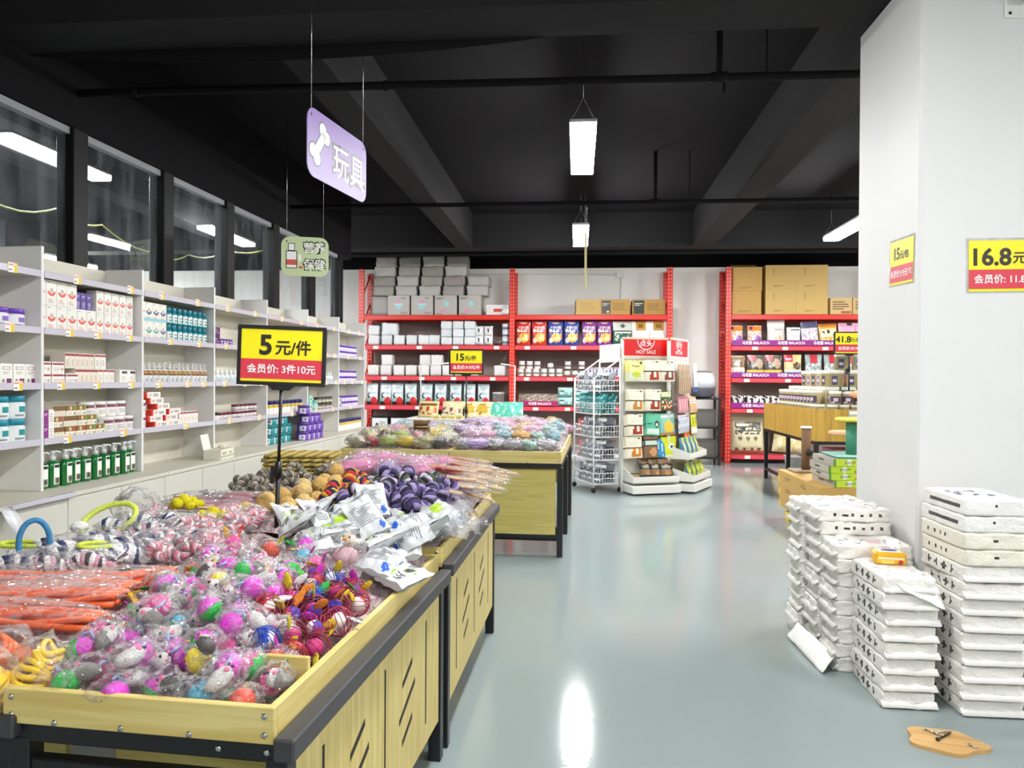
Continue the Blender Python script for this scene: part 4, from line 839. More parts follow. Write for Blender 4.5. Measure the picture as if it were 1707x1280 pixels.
cj = Proto(jar('clear_jar', 'jar', .1, .22, .03, '#dddddd', '#c9cdcc', [(.05, .35, '#b8343a')], glass=True)); cj.put((-1.33, F0 + .11, z), 0, 'clear jar with red contents beside the training pads')
bwx = carton('black_framed_carton', 'carton', .3, .22, .3, '#1f2022', [('r', .06, .1, .94, .9, '#dfe3e2'), ('c', .35, .4, .1, '#4a5050'), ('l', .5, .3, .85, .7, 3, '#7a8280')])
row(bwx, [-3.35, -3.02, -2.69], F0 + .16, .47 + e, 'black-edged white carton on the lowest left shelf', 'black-edged cartons')
# second bay
zt = 2.42 + e
k1 = carton('brown_carton', 'carton', .42, .255, .34, '#c9a864', [('l', .15, .2, .85, .85, 5, '#b59450'), ('r', .0, .0, .03, 1, '#b8904a')], (), .6); k1.put((.17, F0 + .18, zt), .06, 'plain brown carton with worn end, left of two printed ones')
k2 = carton('brown_carton', 'carton', .48, .255, .34, '#b88f48', [('r', .03, .08, .33, .92, '#38332c'), ('l', .06, .6, .3, .8, 2, '#d9d2c0'), ('r', .2, .14, .28, .26, '#e6e2d6'), ('l', .42, .3, .92, .8, 4, '#8a6a34')], (), .6); k2.put((.62, F0 + .18, zt), 0, 'brown carton with dark printed panel, middle of the three')
k3 = carton('brown_carton', 'carton', .54, .25, .34, '#ad8440', [('r', .04, .06, .36, .94, '#2f332c'), ('l', .07, .6, .33, .82, 2, '#c9cdb8'), ('l', .45, .3, .92, .8, 4, '#85652f')], (), .6); k3.put((1.165, F0 + .18, zt), 0, 'brown carton with dark green panel beside the right post')
z = 1.915 + e
def treat(base, hi, seed): return pouch('treat_pouch', 'pouch', .245, .405, .09, base, [('r', 0, 0, 1, .1, hi), ('e', .55, .3, .36, .2, '#e8c05a'), ('e', .62, .3, .2, .12, '#f0dc94'), ('s', .1, .14, .95, .48, '#d98a3a', 5, .2), ('r', .08, .55, .92, .66, '#f0eae2'), ('s', .08, .55, .92, .66, base, 9, .12), ('e', .2, .18, .16, .1, '#d8d4cc'), ('e', .5, .93, .3, .04, '#e0b8b0')], [('犬用の福', .5, .735, .115, '#fbf6ee', 1.0)], 18, 24, seed)
for k, (b_, h_, xs_) in enumerate((('#c9302c', '#e0432f', (-.91, -.64)), ('#26409c', '#2f55c0', (-.37, -.1)), ('#7c2a86', '#9a3aa4', (.19, .445)))):
    p_ = treat(b_, h_, k + 1)
    for i, x in enumerate(xs_): p_.put((x, F0 + .06, z), 0, '%s treat pouch with yellow pictured chips, %s of its pair' % (('red', 'blue', 'purple')[k], ('left', 'right')[i]), 'pictured treat pouches', rot=(R(-3), 0, random.uniform(-.06, .06)))
gp = pouch('treat_pouch', 'pouch', .33, .40, .1, '#2f5a44', [('r', 0, .6, 1, 1, '#c9cfc6'), ('e', .5, .8, .12, .08, '#4a5a50'), ('s', .1, .1, .9, .5, '#a9bcae', 6, .15), ('r', .1, .5, .9, .58, '#e8ece6')], seed=5); gp.put((.745, F0 + .06, z), 0, 'dark green and silver treat pouch beside the purple ones', rot=(R(-4), 0, .1))
wp2 = pouch('treat_pouch', 'pouch', .3, .40, .1, '#ece4de', [('r', .25, .62, .75, 1, '#b8914a'), ('e', .5, .8, .14, .1, '#8a6424'), ('r', 0, 0, 1, .18, '#b8584a'), ('s', .1, .2, .9, .5, '#f6f0ea', 6, .1)], seed=6)
for i, x in enumerate((1.04, 1.33)): wp2.put((x, F0 + .06, z), 0, 'white pouch with golden emblem and red foot, %s of two' % nth(i), 'golden emblem pouches', rot=(R(-4), 0, random.uniform(-.06, .06)))
z = 1.395 + e
gj = Proto(jar('treat_jar', 'jar', .05, .125, .02, '#e8e4de', '#efece6', [(.2, .7, '#f0ede8'), (.3, .55, '#9a9088')])); gd = Proto(jar('treat_jar', 'jar', .05, .125, .02, '#8a7f76', '#2a2826', [(.25, .7, '#e6e2dc')]))
row(gj, [-.95, -.82, -.69, -.56, -.43, -.30], F0 + .07, z, 'small treat jar with white lid, lower row', 'white-lidded treat jars'); row(gd, [-.17, -.04, .09], F0 + .07, z, 'small treat jar with black lid, lower row', 'black-lidded treat jars')
row(gj, [-.93, -.80, -.67], F0 + .07, z + .1255, 'small treat jar with white lid, upper row', 'white-lidded treat jars'); gd.put((-.45, F0 + .07, z + .1255), 0, 'black-lidded jar alone on the upper row'); gj.put((-.16, F0 + .07, z + .1255), 0, 'white-lidded jar alone on the upper row'); gj.put((.07, F0 + .07, z + .1255), 0, 'white-lidded jar at the right end of the upper row')
wbx = carton('slim_white_box', 'carton', .09, .15, .1, '#ded9e0', [('r', .3, .1, .7, .8, '#6a64a0'), ('r', .1, .85, .9, .95, '#8a8a94')]); row(wbx, span(.21, 1.2, 10), F0 + .08, z, 'slim white box with violet stripe, third level', 'slim violet-stripe boxes')
z = .9 + e
b = MB(); b.box(-1.0, RY - .012, .9, -.32, RY - .006, .985, pm('#a01d5c', .4)); b.text('马老憨 MALAOCH', .055, M_wht, -.62, .942, RY - .0128, .85, .012)
t = bpy.data.objects['storage_rack']; b.build('purple_banner', t)
sb = pouch('small_bag', 'bag', .24, .2, .1, '#8a7c70', [('s', 0, 0, 1, 1, '#c8bcae', 6, .12)], seed=8)
for i, (x, rr) in enumerate(((-.9, -.4), (-.72, .2), (-.55, .35), (-.4, -.2))): sb.put((x, F0 + .12, z), 0, 'small brown treat bag leaning behind the plum banner, %s from the left' % nth(i), 'small brown treat bags', rot=(R(-12), 0, rr))
tl = pouch('teal_pack', 'pack', .25, .155, .14, '#7fb5ae', [('r', 0, .5, 1, 1, '#a9d0cb'), ('s', .1, .2, .9, .8, '#dfeeec', 7, .15), ('e', .3, .6, .2, .08, '#3f5654')], seed=9)
for i, (x, dz) in enumerate(((-.2, 0), (.07, 0), (-.2, .156), (.07, .156))): tl.put((x, F0 + .09, z + dz), 0, 'pale teal soft pack, %s in the block of four' % ('lower first', 'lower second', 'upper first', 'upper second')[i], 'pale teal packs')
# right rack: brown cartons on top
zt = 2.42 + e
bc = carton('shipping_carton', 'carton', .465, .385, .45, '#c39a55', [('l', .2, .1, .7, .2, 2, '#7c6034')], (), .65); bc2 = carton('shipping_carton', 'carton', .49, .40, .45, '#d0ad6a', [('l', .25, .12, .6, .2, 2, '#8a6e3e'), ('l', .22, .6, .32, .9, 4, '#a88a50')], (), .65)
bc.put((2.74, F0 + .23, zt), 0, 'brown shipping carton beside the red post, lower'); fc = bc.put((2.75, F0 + .23, zt + .386), 0, 'brown shipping carton beside the red post, upper with open flap')
flap = MB(); flap.M = Matrix.Translation((0, -.22, .384)) @ Matrix.Rotation(R(18), 4, 'X'); flap.box(-.23, 0, 0, .17, .2, .004, pm('#b48c4a', .65)); flap.build('flap', fc)
for i, (x, dz) in enumerate(((3.28, 0), (3.775, 0), (3.28, .401), (3.775, .401))): bc2.put((x, F0 + .23, zt + dz), random.uniform(-.02, .02), 'pale brown shipping carton in the middle block, %s' % ('lower left', 'lower right', 'upper left', 'upper right')[i], 'pale brown shipping cartons')
bc3 = carton('shipping_carton', 'carton', .34, .27, .4, '#d3b47c', [('l', .1, .3, .9, .85, 4, '#6a4a2a'), ('r', .5, .06, .95, .2, '#a8543a')], (), .65); row(bc3, [4.23, 4.585], F0 + .21, zt, 'printed tan carton right of the middle block', 'printed tan cartons')
# right rack pouches
z = 1.915 + e; FR = F0 + .05
def food(base, layers, seed, w=.225, h=.33, texts=()): return pouch('food_pouch', 'pouch', w, h, .08, base, layers, texts, 14, 18, seed)
po = food('#e7dcd6', [('r', 0, .72, 1, 1, '#e08a3c'), ('e', .25, .88, .12, .08, '#4a2c6a'), ('s', .1, .3, .9, .7, '#d98a4a', 6, .15), ('e', .7, .3, .24, .2, '#8a3fa0'), ('r', 0, 0, 1, .08, '#c07ad0')], 31)
row(po, [2.58, 2.88], FR, z, 'white orange and purple food pouch', 'orange and purple pouches', .08, 0, R(-5))
pg = food('#d9d5cf', [('r', 0, .72, 1, .82, '#f2efea'), ('s', .45, .1, .95, .4, '#d9a888', 6, .1)], 32, .28, .42, [('WALAOK', .62, .62, .07, '#2a2a2a', 1)]); pg.put((3.22, FR, z), 0, 'tall grey food pouch with pink pictures', rot=(R(-4), 0, 0))
pb_ = food('#dfe6ec', [('r', .2, .4, .8, .62, '#e8ccd0'), ('r', .3, .85, .9, .9, '#3a3e44'), ('l', 0, 0, 0, 0, 0)] if 0 else [('r', .2, .4, .8, .62, '#e8ccd0'), ('r', .3, .85, .9, .9, '#3a3e44')], 33, .22, .3); pb_.put((3.5, FR, z), 0, 'pale blue food pouch with pink square', rot=(R(-4), 0, 0))
pl = food('#d8d6e4', [('r', 0, .72, 1, 1, '#5a5a78'), ('s', .1, .1, .9, .7, '#c9a0b8', 6, .15), ('s', .1, .1, .9, .7, '#9fc0b0', 8, .25)], 34, .27, .40); pl.put((3.77, FR, z), 0, 'lavender food pouch with dark slate top', rot=(R(-5), R(-4), 0))
pt = food('#e2a23c', [('r', .1, .4, .9, .75, '#f2e4c0'), ('s', .15, .42, .85, .72, '#4a3624', 7, .15), ('s', .1, 0, .9, .35, '#f0d894', 6, .05), ('r', 0, .9, 1, 1, '#b8702a')], 35, .29, .36); pt.put((4.06, FR, z), 0, 'amber food pouch beside the pink ones', rot=(R(-6), R(-4), 0))
pp = food('#efb0cc', [('r', 0, .86, 1, 1, '#d8a0b8'), ('s', .1, .1, .9, .5, '#f4cadc', 5, .1), ('r', .5, .9, .8, 1, '#33303a')], 36, .27, .37, [('Health', .5, .6, .12, '#7a2a50', .9)]); row(pp, [4.34, 4.61], FR, z, 'pink food pouch with dark pink lettering', 'pink pouches', .06, 0, R(-4))
z = 1.395 + e
q1 = food('#e9e4d2', [('r', 0, .45, 1, 1, '#8a6a3a'), ('r', .2, .5, .8, .7, '#2f2a24'), ('e', .5, .6, .22, .06, '#e2dccb'), ('r', 0, 0, 1, .1, '#c94a3c'), ('s', .1, .15, .9, .4, '#c7ba94', 6, .2)], 41, .27, .36); q1.put((2.6, FR, z), 0, 'cream and brown food pouch at the post end', rot=(R(-4), 0, 0))
q2 = food('#4a4238', [('r', 0, 0, 1, .36, '#e6b83c'), ('r', .1, .75, .5, 1, '#c0303a'), ('e', .7, .62, .2, .22, '#b59a7c'), ('s', .1, .05, .9, .3, '#f0d878', 6, .1)], 42, .29, .37); row(q2, [2.9, 3.18], FR, z, 'dark food pouch with animal picture and yellow foot', 'dark pictured pouches', .06, 0, R(-4))
q3 = food('#d8c488', [('r', 0, .68, .5, 1, '#c0283a'), ('r', 0, 0, 1, .3, '#8fd0cc'), ('r', 0, .3, 1, .36, '#e6e2da'), ('e', .72, .5, .22, .16, '#5a4630'), ('r', .08, .78, .42, .86, '#f2e6e6')], 43, .28, .38); q3.put((3.49, FR, z), 0, 'yellow red and turquoise food pouch behind the tubs', rot=(R(-4), 0, 0))
q4 = food('#8a9a98', [('r', .3, .6, .7, 1, '#b8303a'), ('s', 0, 0, 1, .6, '#c9d0ce', 6, .1)], 44, .27, .38); row(q4, [3.82, 4.12, 4.42], FR, z, 'grey-green food pouch half hidden by the tubs', 'grey-green pouches', .05, 0, R(-4))
z = .9 + e
sw = pouch('snack_bag', 'bag', .26, .2, .1, '#dcdad4', [('s', 0, 0, 1, 1, '#2c2c30', 5, .08)], seed=51)
for i, (x, rr) in enumerate(((2.62, .3), (2.86, -.2), (3.05, .15), (3.25, -.1))): sw.put((x, FR + .05, z), 0, 'black and white snack bag lying on the fourth level, %s from the post' % nth(i), 'black and white snack bags', rot=(R(-14), 0, rr))
bgb = pouch('food_sack', 'sack', .56, .66, .2, '#d6cca6', [('r', .12, .64, .9, .76, '#4a4a40'), ('r', .16, .66, .55, .74, '#d6cca6'), ('s', .14, .56, .9, .63, '#3a3a34', 12, .02), ('r', .12, .46, .9, .55, '#3c3c36'), ('s', .14, .47, .88, .54, '#e6dfc4', 12, .0), ('e', .25, .36, .06, .05, '#6a6a60'), ('e', .48, .36, .06, .05, '#6a6a60'), ('e', .72, .36, .06, .05, '#6a6a60'), ('r', .1, .26, .9, .28, '#8a8672'), ('r', 0, 0, 1, .06, '#d86a5a'), ('s', .1, .06, .9, .12, '#8a4a3c', 9, .1)], (), 26, 30, 52)
bgb.put((2.8, F0 + .16, .1505), 0, 'large cream pet food sack at the foot of the right rack', rot=(R(-4), 0, .06))
yb2 = pouch('food_sack', 'sack', .6, .6, .24, '#d8c68c', [('s', 0, 0, 1, 1, '#e9dcb4', 4, .1)], seed=53); yb2.put((3.5, F0 + .18, .1505), 0, 'crumpled yellow food sack behind the jar table legs', rot=(R(-6), R(6), -.1))
# feeder appliance on a dark metal shelf between the racks
t = thing('metal_shelf', 'dark metal shelf beside the right rack post holding a feeder', 'shelf', (2.02, 12.2, 0))
for x in (-.22, .22):
    for y in (-.2, .2): b = MB(); b.box(x - .02, y - .02, 0, x + .02, y + .02, 1.08, M_blackm, .002); b.build('leg', t)
for z_ in (.12, .6, 1.06): b = MB(); b.box(-.25, -.23, z_ - .02, .25, .23, z_, M_blackm, .002); b.build('shelf_board', t)
t = thing('pet_feeder', 'grey and white dome-topped pet feeder on the dark metal shelf', 'pet feeder', (2.0, 12.15, 1.0605))
b = MB(); b.lathe([(.12, 0), (.19, .04), (.2, .16), (.2, .17)], pm('#55565c', .35), 24); b.build('base', t)
b = MB(); b.lathe([(.2, .17), (.2, .3), (.17, .39), (.14, .41)], pm('#cfd0d8', .25, coat=.3), 24); b.build('hopper', t)
b = MB(); b.lathe([(.145, .41), (.13, .43), (.02, .44)], pm('#77787e', .3), 24); b.build('lid', t)
bin_ = carton('storage_bin', 'bin', .36, .28, .3, '#4a4744', [('r', .1, .1, .9, .85, '#5a5752')]); bin_.put((2.02, 12.2, .6005), 0, 'dark grey bin on the middle board of the metal shelf'); bin_.put((2.02, 12.2, .1205), 0, 'dark grey bin on the bottom board of the metal shelf')

# ---------------------------------------------------------------- white wire rack on castors
M_wire = pm('#eef0f0', .35)
def wire_rack():
    t = thing('wire_rack', 'white five-tier wire rack on black castors, full of tilted packets', 'wire rack', (.24, 9.2, 0), R(-66.8))
    W, Dp = .58, .34; tiers = [.10, .386, .66, .935, 1.21]
    for x in (-W / 2, W / 2):
        for y, h in ((-Dp / 2, 1.36), (Dp / 2, 1.6)):
            b = MB(); b.tube([(x, y, .06), (x, y, h)], .011, M_wire, 8); b.build('post', t)
            c = MB(); c.lathe([(.026, -.012), (.03, -.008), (.03, .008), (.026, .012)], M_black, 14, Matrix.Translation((x, y, .031)) @ Matrix.Rotation(PI / 2, 4, 'Y')); c.box(x - .008, y - .008, .04, x + .008, y + .008, .07, M_black); c.build('castor', t)
        b = MB(); b.tube([(x, -Dp / 2, 1.36), (x, Dp / 2, 1.6)], .009, M_wire, 6); b.build('sloped_rail', t)
    for z in tiers:
        b = MB(); hh = .13
        for zz, r in ((z, .006), (z + hh, .0045), (z + hh / 2, .003)):
            b.tube([(-W / 2, -Dp / 2, zz), (W / 2, -Dp / 2, zz), (W / 2, Dp / 2, zz), (-W / 2, Dp / 2, zz)], r, M_wire, 6, True, False)
        for i in range(15):
            x = -W / 2 + W * i / 14; b.tube([(x, -Dp / 2, z + hh), (x, -Dp / 2, z), (x, Dp / 2, z)], .0022, M_wire, 5, smooth=False)
        for i in range(1, 9):
            y = -Dp / 2 + Dp * i / 9
            for x in (-W / 2, W / 2): b.tube([(x, y, z), (x, y, z + hh)], .0022, M_wire, 5, smooth=False)
        b.build('basket', t)
    b = MB(); b.box(-W / 2, Dp / 2 - .004, 1.56, W / 2, Dp / 2 + .002, 1.78, pm('#e6e6e2', .5), .002); b.build('header_panel', t); return t
WR = wire_rack(); WM = Matrix.Translation((.24, 9.2, 0)) @ Matrix.Rotation(R(-66.8), 4, 'Z')
wk = [pouch('toy_packet', 'packet', .13, .2, .03, '#9da0a6', [('s', 0, 0, 1, 1, '#44424a', 7, .0), ('r', 0, .82, 1, 1, '#e6e8ea'), ('r', .2, .1, .8, .22, '#f2f2f2')], seed=61), pouch('toy_packet', 'packet', .13, .2, .03, '#83868d', [('r', .05, .1, .95, .6, '#2f2d34'), ('s', .1, .15, .9, .55, '#d8dade', 8, .2)], seed=62), pouch('toy_packet', 'packet', .14, .22, .04, '#1f7f80', [('s', 0, 0, 1, 1, '#9fd0cf', 6, .15), ('r', .2, .1, .8, .3, '#123c44')], seed=63), pouch('toy_packet', 'packet', .12, .18, .03, '#b8363c', [('s', 0, 0, 1, 1, '#dcd8d6', 6, .2)], seed=64)]
for ti, z in enumerate((.11, .396, .67, .945, 1.22)):
    for i in range(14):
        k = 2 if ti == 3 else (3 if i == 0 and ti in (1, 2) else i % 2)
        p_ = WM @ Vector((-.235 + .077 * (i % 7), -.09 + .15 * (i // 7), z))
        wk[k].put(p_, 0, '%s packet in the wire rack, %s tier from the floor, %s along' % (('grey', 'dark grey', 'teal', 'red')[k], nth(ti), nth(i)), 'packets in the wire rack', rot=(R(-18), R(random.uniform(-6, 6)), R(-66.8) + random.uniform(.2, .8)), sc=1.12)

# ---------------------------------------------------------------- red-topped peg stand
M_peg = pm('#cfc8c0', .5, bump=.3, bs=220); M_hot = pm('#e01b20', .35); M_stand = pm('#eceae4', .4)
def peg_stand(label, loc, rz, wd, bins):
    t = thing('peg_stand', label, 'display stand', loc, rz, 'peg display stands with red headers')
    b = MB(); b.box(-wd / 2, -.012, .12, wd / 2, .012, 1.62, M_peg)
    for i in range(int(wd / .05)):
        for k in range(26): b.box(-wd / 2 + .03 + i * .05, -.0128, .2 + k * .055, -wd / 2 + .038 + i * .05, -.0122, .204 + k * .055, pm('#8a8580', .7))
    b.build('perforated_back', t)
    for x in (-wd / 2 - .014, wd / 2 + .014): b = MB(); b.box(x - .014, -.02, 0, x + .014, .02, 1.82, M_stand, .003); b.build('upright', t)
    b = MB(); b.box(-wd / 2, -.012, 1.64, wd / 2, .012, 1.84, M_hot, .002)
    b.text('HOT SALE', .06, M_wht, 0, 1.685, -.0126, .95 if wd > .6 else .95, .012)
    n = 20; rr = .115 if wd > .6 else .115
    ring = [(rr * math.cos(R(180 + 180 * i / n)), 1.825 + rr * math.sin(R(180 + 180 * i / n))) for i in range(n + 1)]; r2 = [(x * .91, 1.825 + (z - 1.825) * .91) for x, z in ring]
    b.add([(x, -.0126, z) for x, z in ring] + [(x, -.0126, z) for x, z in r2], [(i, i + 1, n + 2 + i, n + 1 + i) for i in range(n)], M_wht)
    b.text('点头', .085, M_wht, 0, 1.79, -.0128, 1, .012); b.build('header_board', t)
    b = MB(); b.box(-wd / 2 - .01, -.0175, 1.80 + .035, wd / 2 + .01, -.013, 1.86, pm('#e4cdb4', .4)); b.box(-wd / 2 - .01, -.0175, 1.6, wd / 2 + .01, -.013, 1.638, pm('#ead9c8', .4)); b.build('ticket_strip', t)
    b = MB(); b.box(-wd / 2 - .02, -.34, .02, wd / 2 + .02, .06, .11, M_stand, .006); b.build('plinth', t)
    for i in range(bins):
        z = .14 + .26 * i; b = MB(); dd = .32 - .05 * i
        b.box(-wd / 2, -dd, z, wd / 2, -.012, z + .012, M_stand); b.box(-wd / 2, -dd, z, wd / 2, -dd + .008, z + .075, M_stand, .002); b.prism([(-dd, z), (-.012, z), (-.012, z + .16), (-dd, z + .075)], -wd / 2 - .004, -wd / 2 + .004, M_stand, 'X'); b.prism([(-dd, z), (-.012, z), (-.012, z + .16), (-dd, z + .075)], wd / 2 - .004, wd / 2 + .004, M_stand, 'X'); b.build('bin', t)
    return t
P1 = ((.82, 9.11, 0), R(20), .58); P2 = ((1.245, 9.39, 0), R(64), .66)
peg_stand('white peg stand with a bright red hot sale header facing the aisle', *P1, 1); peg_stand('white peg stand with a red header and two deep bins, turned towards the column', *P2, 2)
def on_stand(P, pr, x, z, label, group, dy=.05, rot=0, ry=0):
    M = Matrix.Translation(P[0]) @ Matrix.Rotation(P[1], 4, 'Z'); p_ = M @ Vector((x, -.012 - dy, z)); return pr.put(p_, 0, label, group, rot=(R(rot), R(ry), P[1]))
def tpack(base, layers, seed, w=.215, h=.255, texts=(), d=.035): return pouch('treat_packet', 'packet', w, h, d, base, layers, texts, 12, 16, seed)
cream = lambda food, bar, seed: tpack('#efe9d2', [('r', 0, .44, 1, .47, bar), ('s', .25, .06, .95, .42, food, 5, -.15), ('r', .1, .05, .3, .3, '#f2ead8'), ('e', .85, .9, .07, .06, '#6a5a2a'), ('r', .3, .86, .7, .9, '#8a8460'), ('e', .5, .66, .3, .1, '#dfe0d0')], seed)
c1 = tpack('#efe98c', [('r', 0, .0, 1, .42, '#e6ead0'), ('e', .55, .3, .3, .14, '#c9d24a'), ('e', .82, .88, .08, .06, '#5a5a20')], 71, .21, .25, [('Freeze', .5, .72, .15, '#2f3a1e', .95)]); c2 = cream('#a83a2c', '#4a3020', 72); c3 = cream('#8a5048', '#4a3a34', 73); c4 = cream('#c98a3a', '#6a4a2a', 74)
c5 = tpack('#3f5a34', [('s', .1, .05, .9, .5, '#b8483a', 5, -.1), ('s', .1, .05, .9, .55, '#f0e6c0', 8, .2), ('r', .1, .7, .9, .92, '#dfe0b0')], 75, .16, .24); c6 = tpack('#5fc09c', [('r', .05, .06, .95, .34, '#dfeee6'), ('e', .75, .55, .17, .15, '#2a3a3a'), ('e', .77, .5, .1, .08, '#e6e2da'), ('r', .1, .5, .45, .56, '#2f6a5a')], 76, .19, .26); c7 = tpack('#8fc8c0', [('r', .05, .8, .95, .95, '#e6f0ee'), ('e', .55, .38, .33, .3, '#e8c84a'), ('r', 0, 0, 1, .1, '#b88a5a')], 77, .2, .26)
c8 = cream('#d9822c', '#7a4a20', 78); c9 = tpack('#8a6a50', [('r', 0, .5, 1, .78, '#2a4a42'), ('r', .1, .55, .9, .72, '#cfd8cc'), ('e', .6, .25, .25, .18, '#d8a070'), ('r', 0, .78, 1, .8, '#1f2a26')], 79, .19, .27); c10 = tpack('#2f8fc8', [('s', 0, 0, 1, 1, '#bfe0ee', 5, .2)], 80, .12, .22); c11 = tpack('#d8e02c', [('e', .65, .5, .2, .18, '#dfe6ee'), ('e', .65, .5, .09, .08, '#2a2a2a'), ('r', 0, .0, .7, .12, '#f2f4d0')], 81, .2, .25)
SG = 'treat packets on the red-topped stand'
NM = {'c1': 'yellow', 'c2': 'cream red-food', 'c3': 'cream mauve-food', 'c4': 'cream gold-food', 'c5': 'dark green', 'c6': 'mint green', 'c7': 'pale teal', 'c8': 'cream orange-food', 'c9': 'brown', 'c10': 'blue', 'c11': 'lemon yellow'}
for zi, rw_ in enumerate((((c8, -.2, 'c8'), (c9, .02, 'c9'), (c10, .15, 'c10'), (c11, .25, 'c11')), ((c2, -.19, 'c2'), (c6, .03, 'c6'), (c7, .23, 'c7')), ((c4, -.19, 'c4'), (c2, .03, 'c2'), (c5, .21, 'c5')), ((c1, -.19, 'c1'), (c2, .02, 'c2'), (c3, .21, 'c3')))):
    z = (.42, .685, .98, 1.33)[zi]
    for ci, (p_, x, nm) in enumerate(rw_):
        for q in range(2):
            on_stand(P1, p_, x * 1.02 + .004 * q + (-.012 if q else 0), z - .008 * q, '%s treat packet hanging on the stand, %s row up, %s' % (NM[nm], nth(zi), ('front of its peg', 'behind on the same peg')[q] if nm != 'c2' else ('front, %s file', 'behind, %s file')[q] % nth(ci)), SG, .13 - .05 * q, -4, random.uniform(-4, 4))
hk = MB()
M1 = Matrix.Translation(P1[0]) @ Matrix.Rotation(P1[1], 4, 'Z')
st1 = bpy.data.objects['peg_stand']
for z, xs_ in ((1.56, (-.19, .02, .21)), (1.21, (-.19, .03, .21)), (.935, (-.19, .03, .23)), (.665, (-.2, .02, .2))):
    for x in xs_: b = MB(); b.tube([(x, -.012, z), (x, -.18, z), (x, -.19, z + .012)], .003, M_steel, 6); b.build('hook', st1)
b9 = pouch('treat_bag', 'bag', .19, .25, .08, '#8a6a4c', [('r', 0, .5, 1, .75, '#26302c'), ('e', .5, .62, .35, .08, '#b8a88c'), ('r', 0, .12, 1, .22, '#26302c'), ('e', .6, .32, .25, .1, '#c08a5a')], seed=91)
for i, x in enumerate((-.02, .09, .2)): on_stand(P1, b9, x, .153, 'brown and black treat bag standing in the low bin, %s from the left' % nth(i), 'brown treat bags in the low bin', .1 + .03 * i, -10, 0)
bgr = pouch('treat_bag', 'bag', .2, .2, .06, '#2f7a5a', [('r', 0, 0, 1, .3, '#c9a078')], seed=92); on_stand(P1, bgr, -.14, .17, 'green treat bag lying flat in the low bin', None, .09, -75)
# second stand
d1 = pouch('chew_packet', 'packet', .07, .36, .03, '#b09a7c', [('r', .2, 0, .5, 1, '#6a4430'), ('r', .6, 0, .8, 1, '#d8ccb4')], (), 8, 12, 101); d2 = pouch('chew_packet', 'packet', .07, .36, .03, '#d8d6d0', [('r', .3, 0, .6, 1, '#a9a8a4'), ('r', 0, 0, 1, .14, '#2a5a9a')], (), 8, 12, 102)
for i, x in enumerate(span(-.26, .12, 6)): on_stand(P2, d1, x, 1.18, 'long brown chew packet on the side stand, %s along' % nth(i), 'long brown chew packets', .1, -3, random.uniform(-3, 3))
for i, x in enumerate((.2, .28)): on_stand(P2, d2, x, 1.2, 'long white chew packet with blue foot, %s of two' % nth(i), 'long white chew packets', .14, -3)
d3 = pouch('snack_packet', 'packet', .09, .2, .03, '#c48a94', [('r', .2, 0, .4, 1, '#e0b8bc'), ('r', 0, .8, 1, 1, '#a05a64')], (), 8, 12, 103); d4 = pouch('snack_packet', 'packet', .1, .2, .03, '#c9a27e', [('r', .1, .6, .9, .85, '#f0e6da'), ('r', .2, .7, .8, .76, '#b8303a')], (), 8, 12, 104); d5 = pouch('snack_packet', 'packet', .09, .22, .03, '#8a90a4', [('s', 0, 0, 1, 1, '#e0e4ea', 9, .05)], (), 8, 12, 105); d6 = pouch('snack_packet', 'packet', .12, .24, .03, '#c9c43a', [('r', 0, 0, 1, .35, '#e6e8da'), ('e', .5, .65, .3, .2, '#8a9a2a')], (), 8, 12, 106); d7 = pouch('snack_packet', 'packet', .12, .24, .03, '#d2622a', [('r', .2, .2, .8, .8, '#a83a24'), ('e', .5, .5, .2, .2, '#e8b070')], (), 8, 12, 107)
for i, x in enumerate(span(-.26, .02, 4)): on_stand(P2, d3, x, .95, 'pink snack packet on the side stand, %s along' % nth(i), 'pink snack packets', .1, -3)
for i, x in enumerate((.1, .2, .28)): on_stand(P2, d4, x, .94, 'tan snack packet with red mark, %s along' % nth(i), 'tan snack packets', .13, -5, -4)
for i, x in enumerate(span(-.26, .06, 5)): on_stand(P2, d5, x, .7, 'blue-grey snack packet on the side stand, %s along' % nth(i), 'blue-grey snack packets', .1, -3, 3)
for i, x in enumerate((.17, .27)): on_stand(P2, d6, x, .68, 'yellow and white snack packet, %s of two on the side stand' % nth(i), 'yellow snack packets', .13, -4)
for i, x in enumerate((-.02, .1, .22)): on_stand(P2, d7, x, .52, 'orange snack packet above the upper bin, %s along' % nth(i), 'orange snack packets', .1, -3)
d8 = pouch('chew_bag', 'bag', .17, .24, .07, '#7aa04a', [('s', 0, 0, 1, 1, '#d8d05a', 6, .05), ('r', 0, 0, .25, 1, '#3f7ab0'), ('e', .6, .5, .2, .2, '#e6dcb0')], seed=108); d9 = pouch('chew_bag', 'bag', .17, .2, .07, '#c9d02c', [('s', 0, 0, 1, 1, '#8aa02c', 7, .1), ('r', 0, 0, .12, 1, '#3a6a9a')], seed=109)
for i, x in enumerate((-.2, -.03, .14, .28)): on_stand(P2, d8, x - .02, .413, 'green and blue chew bag in the upper bin, %s along' % nth(i), 'chew bags in the upper bin', .14, -8)
for i, x in enumerate((-.22, -.05, .12, .26)): on_stand(P2, d9, x - .01, .153, 'yellow-green chew bag in the lower bin, %s along' % nth(i), 'chew bags in the lower bin', .2, -6)

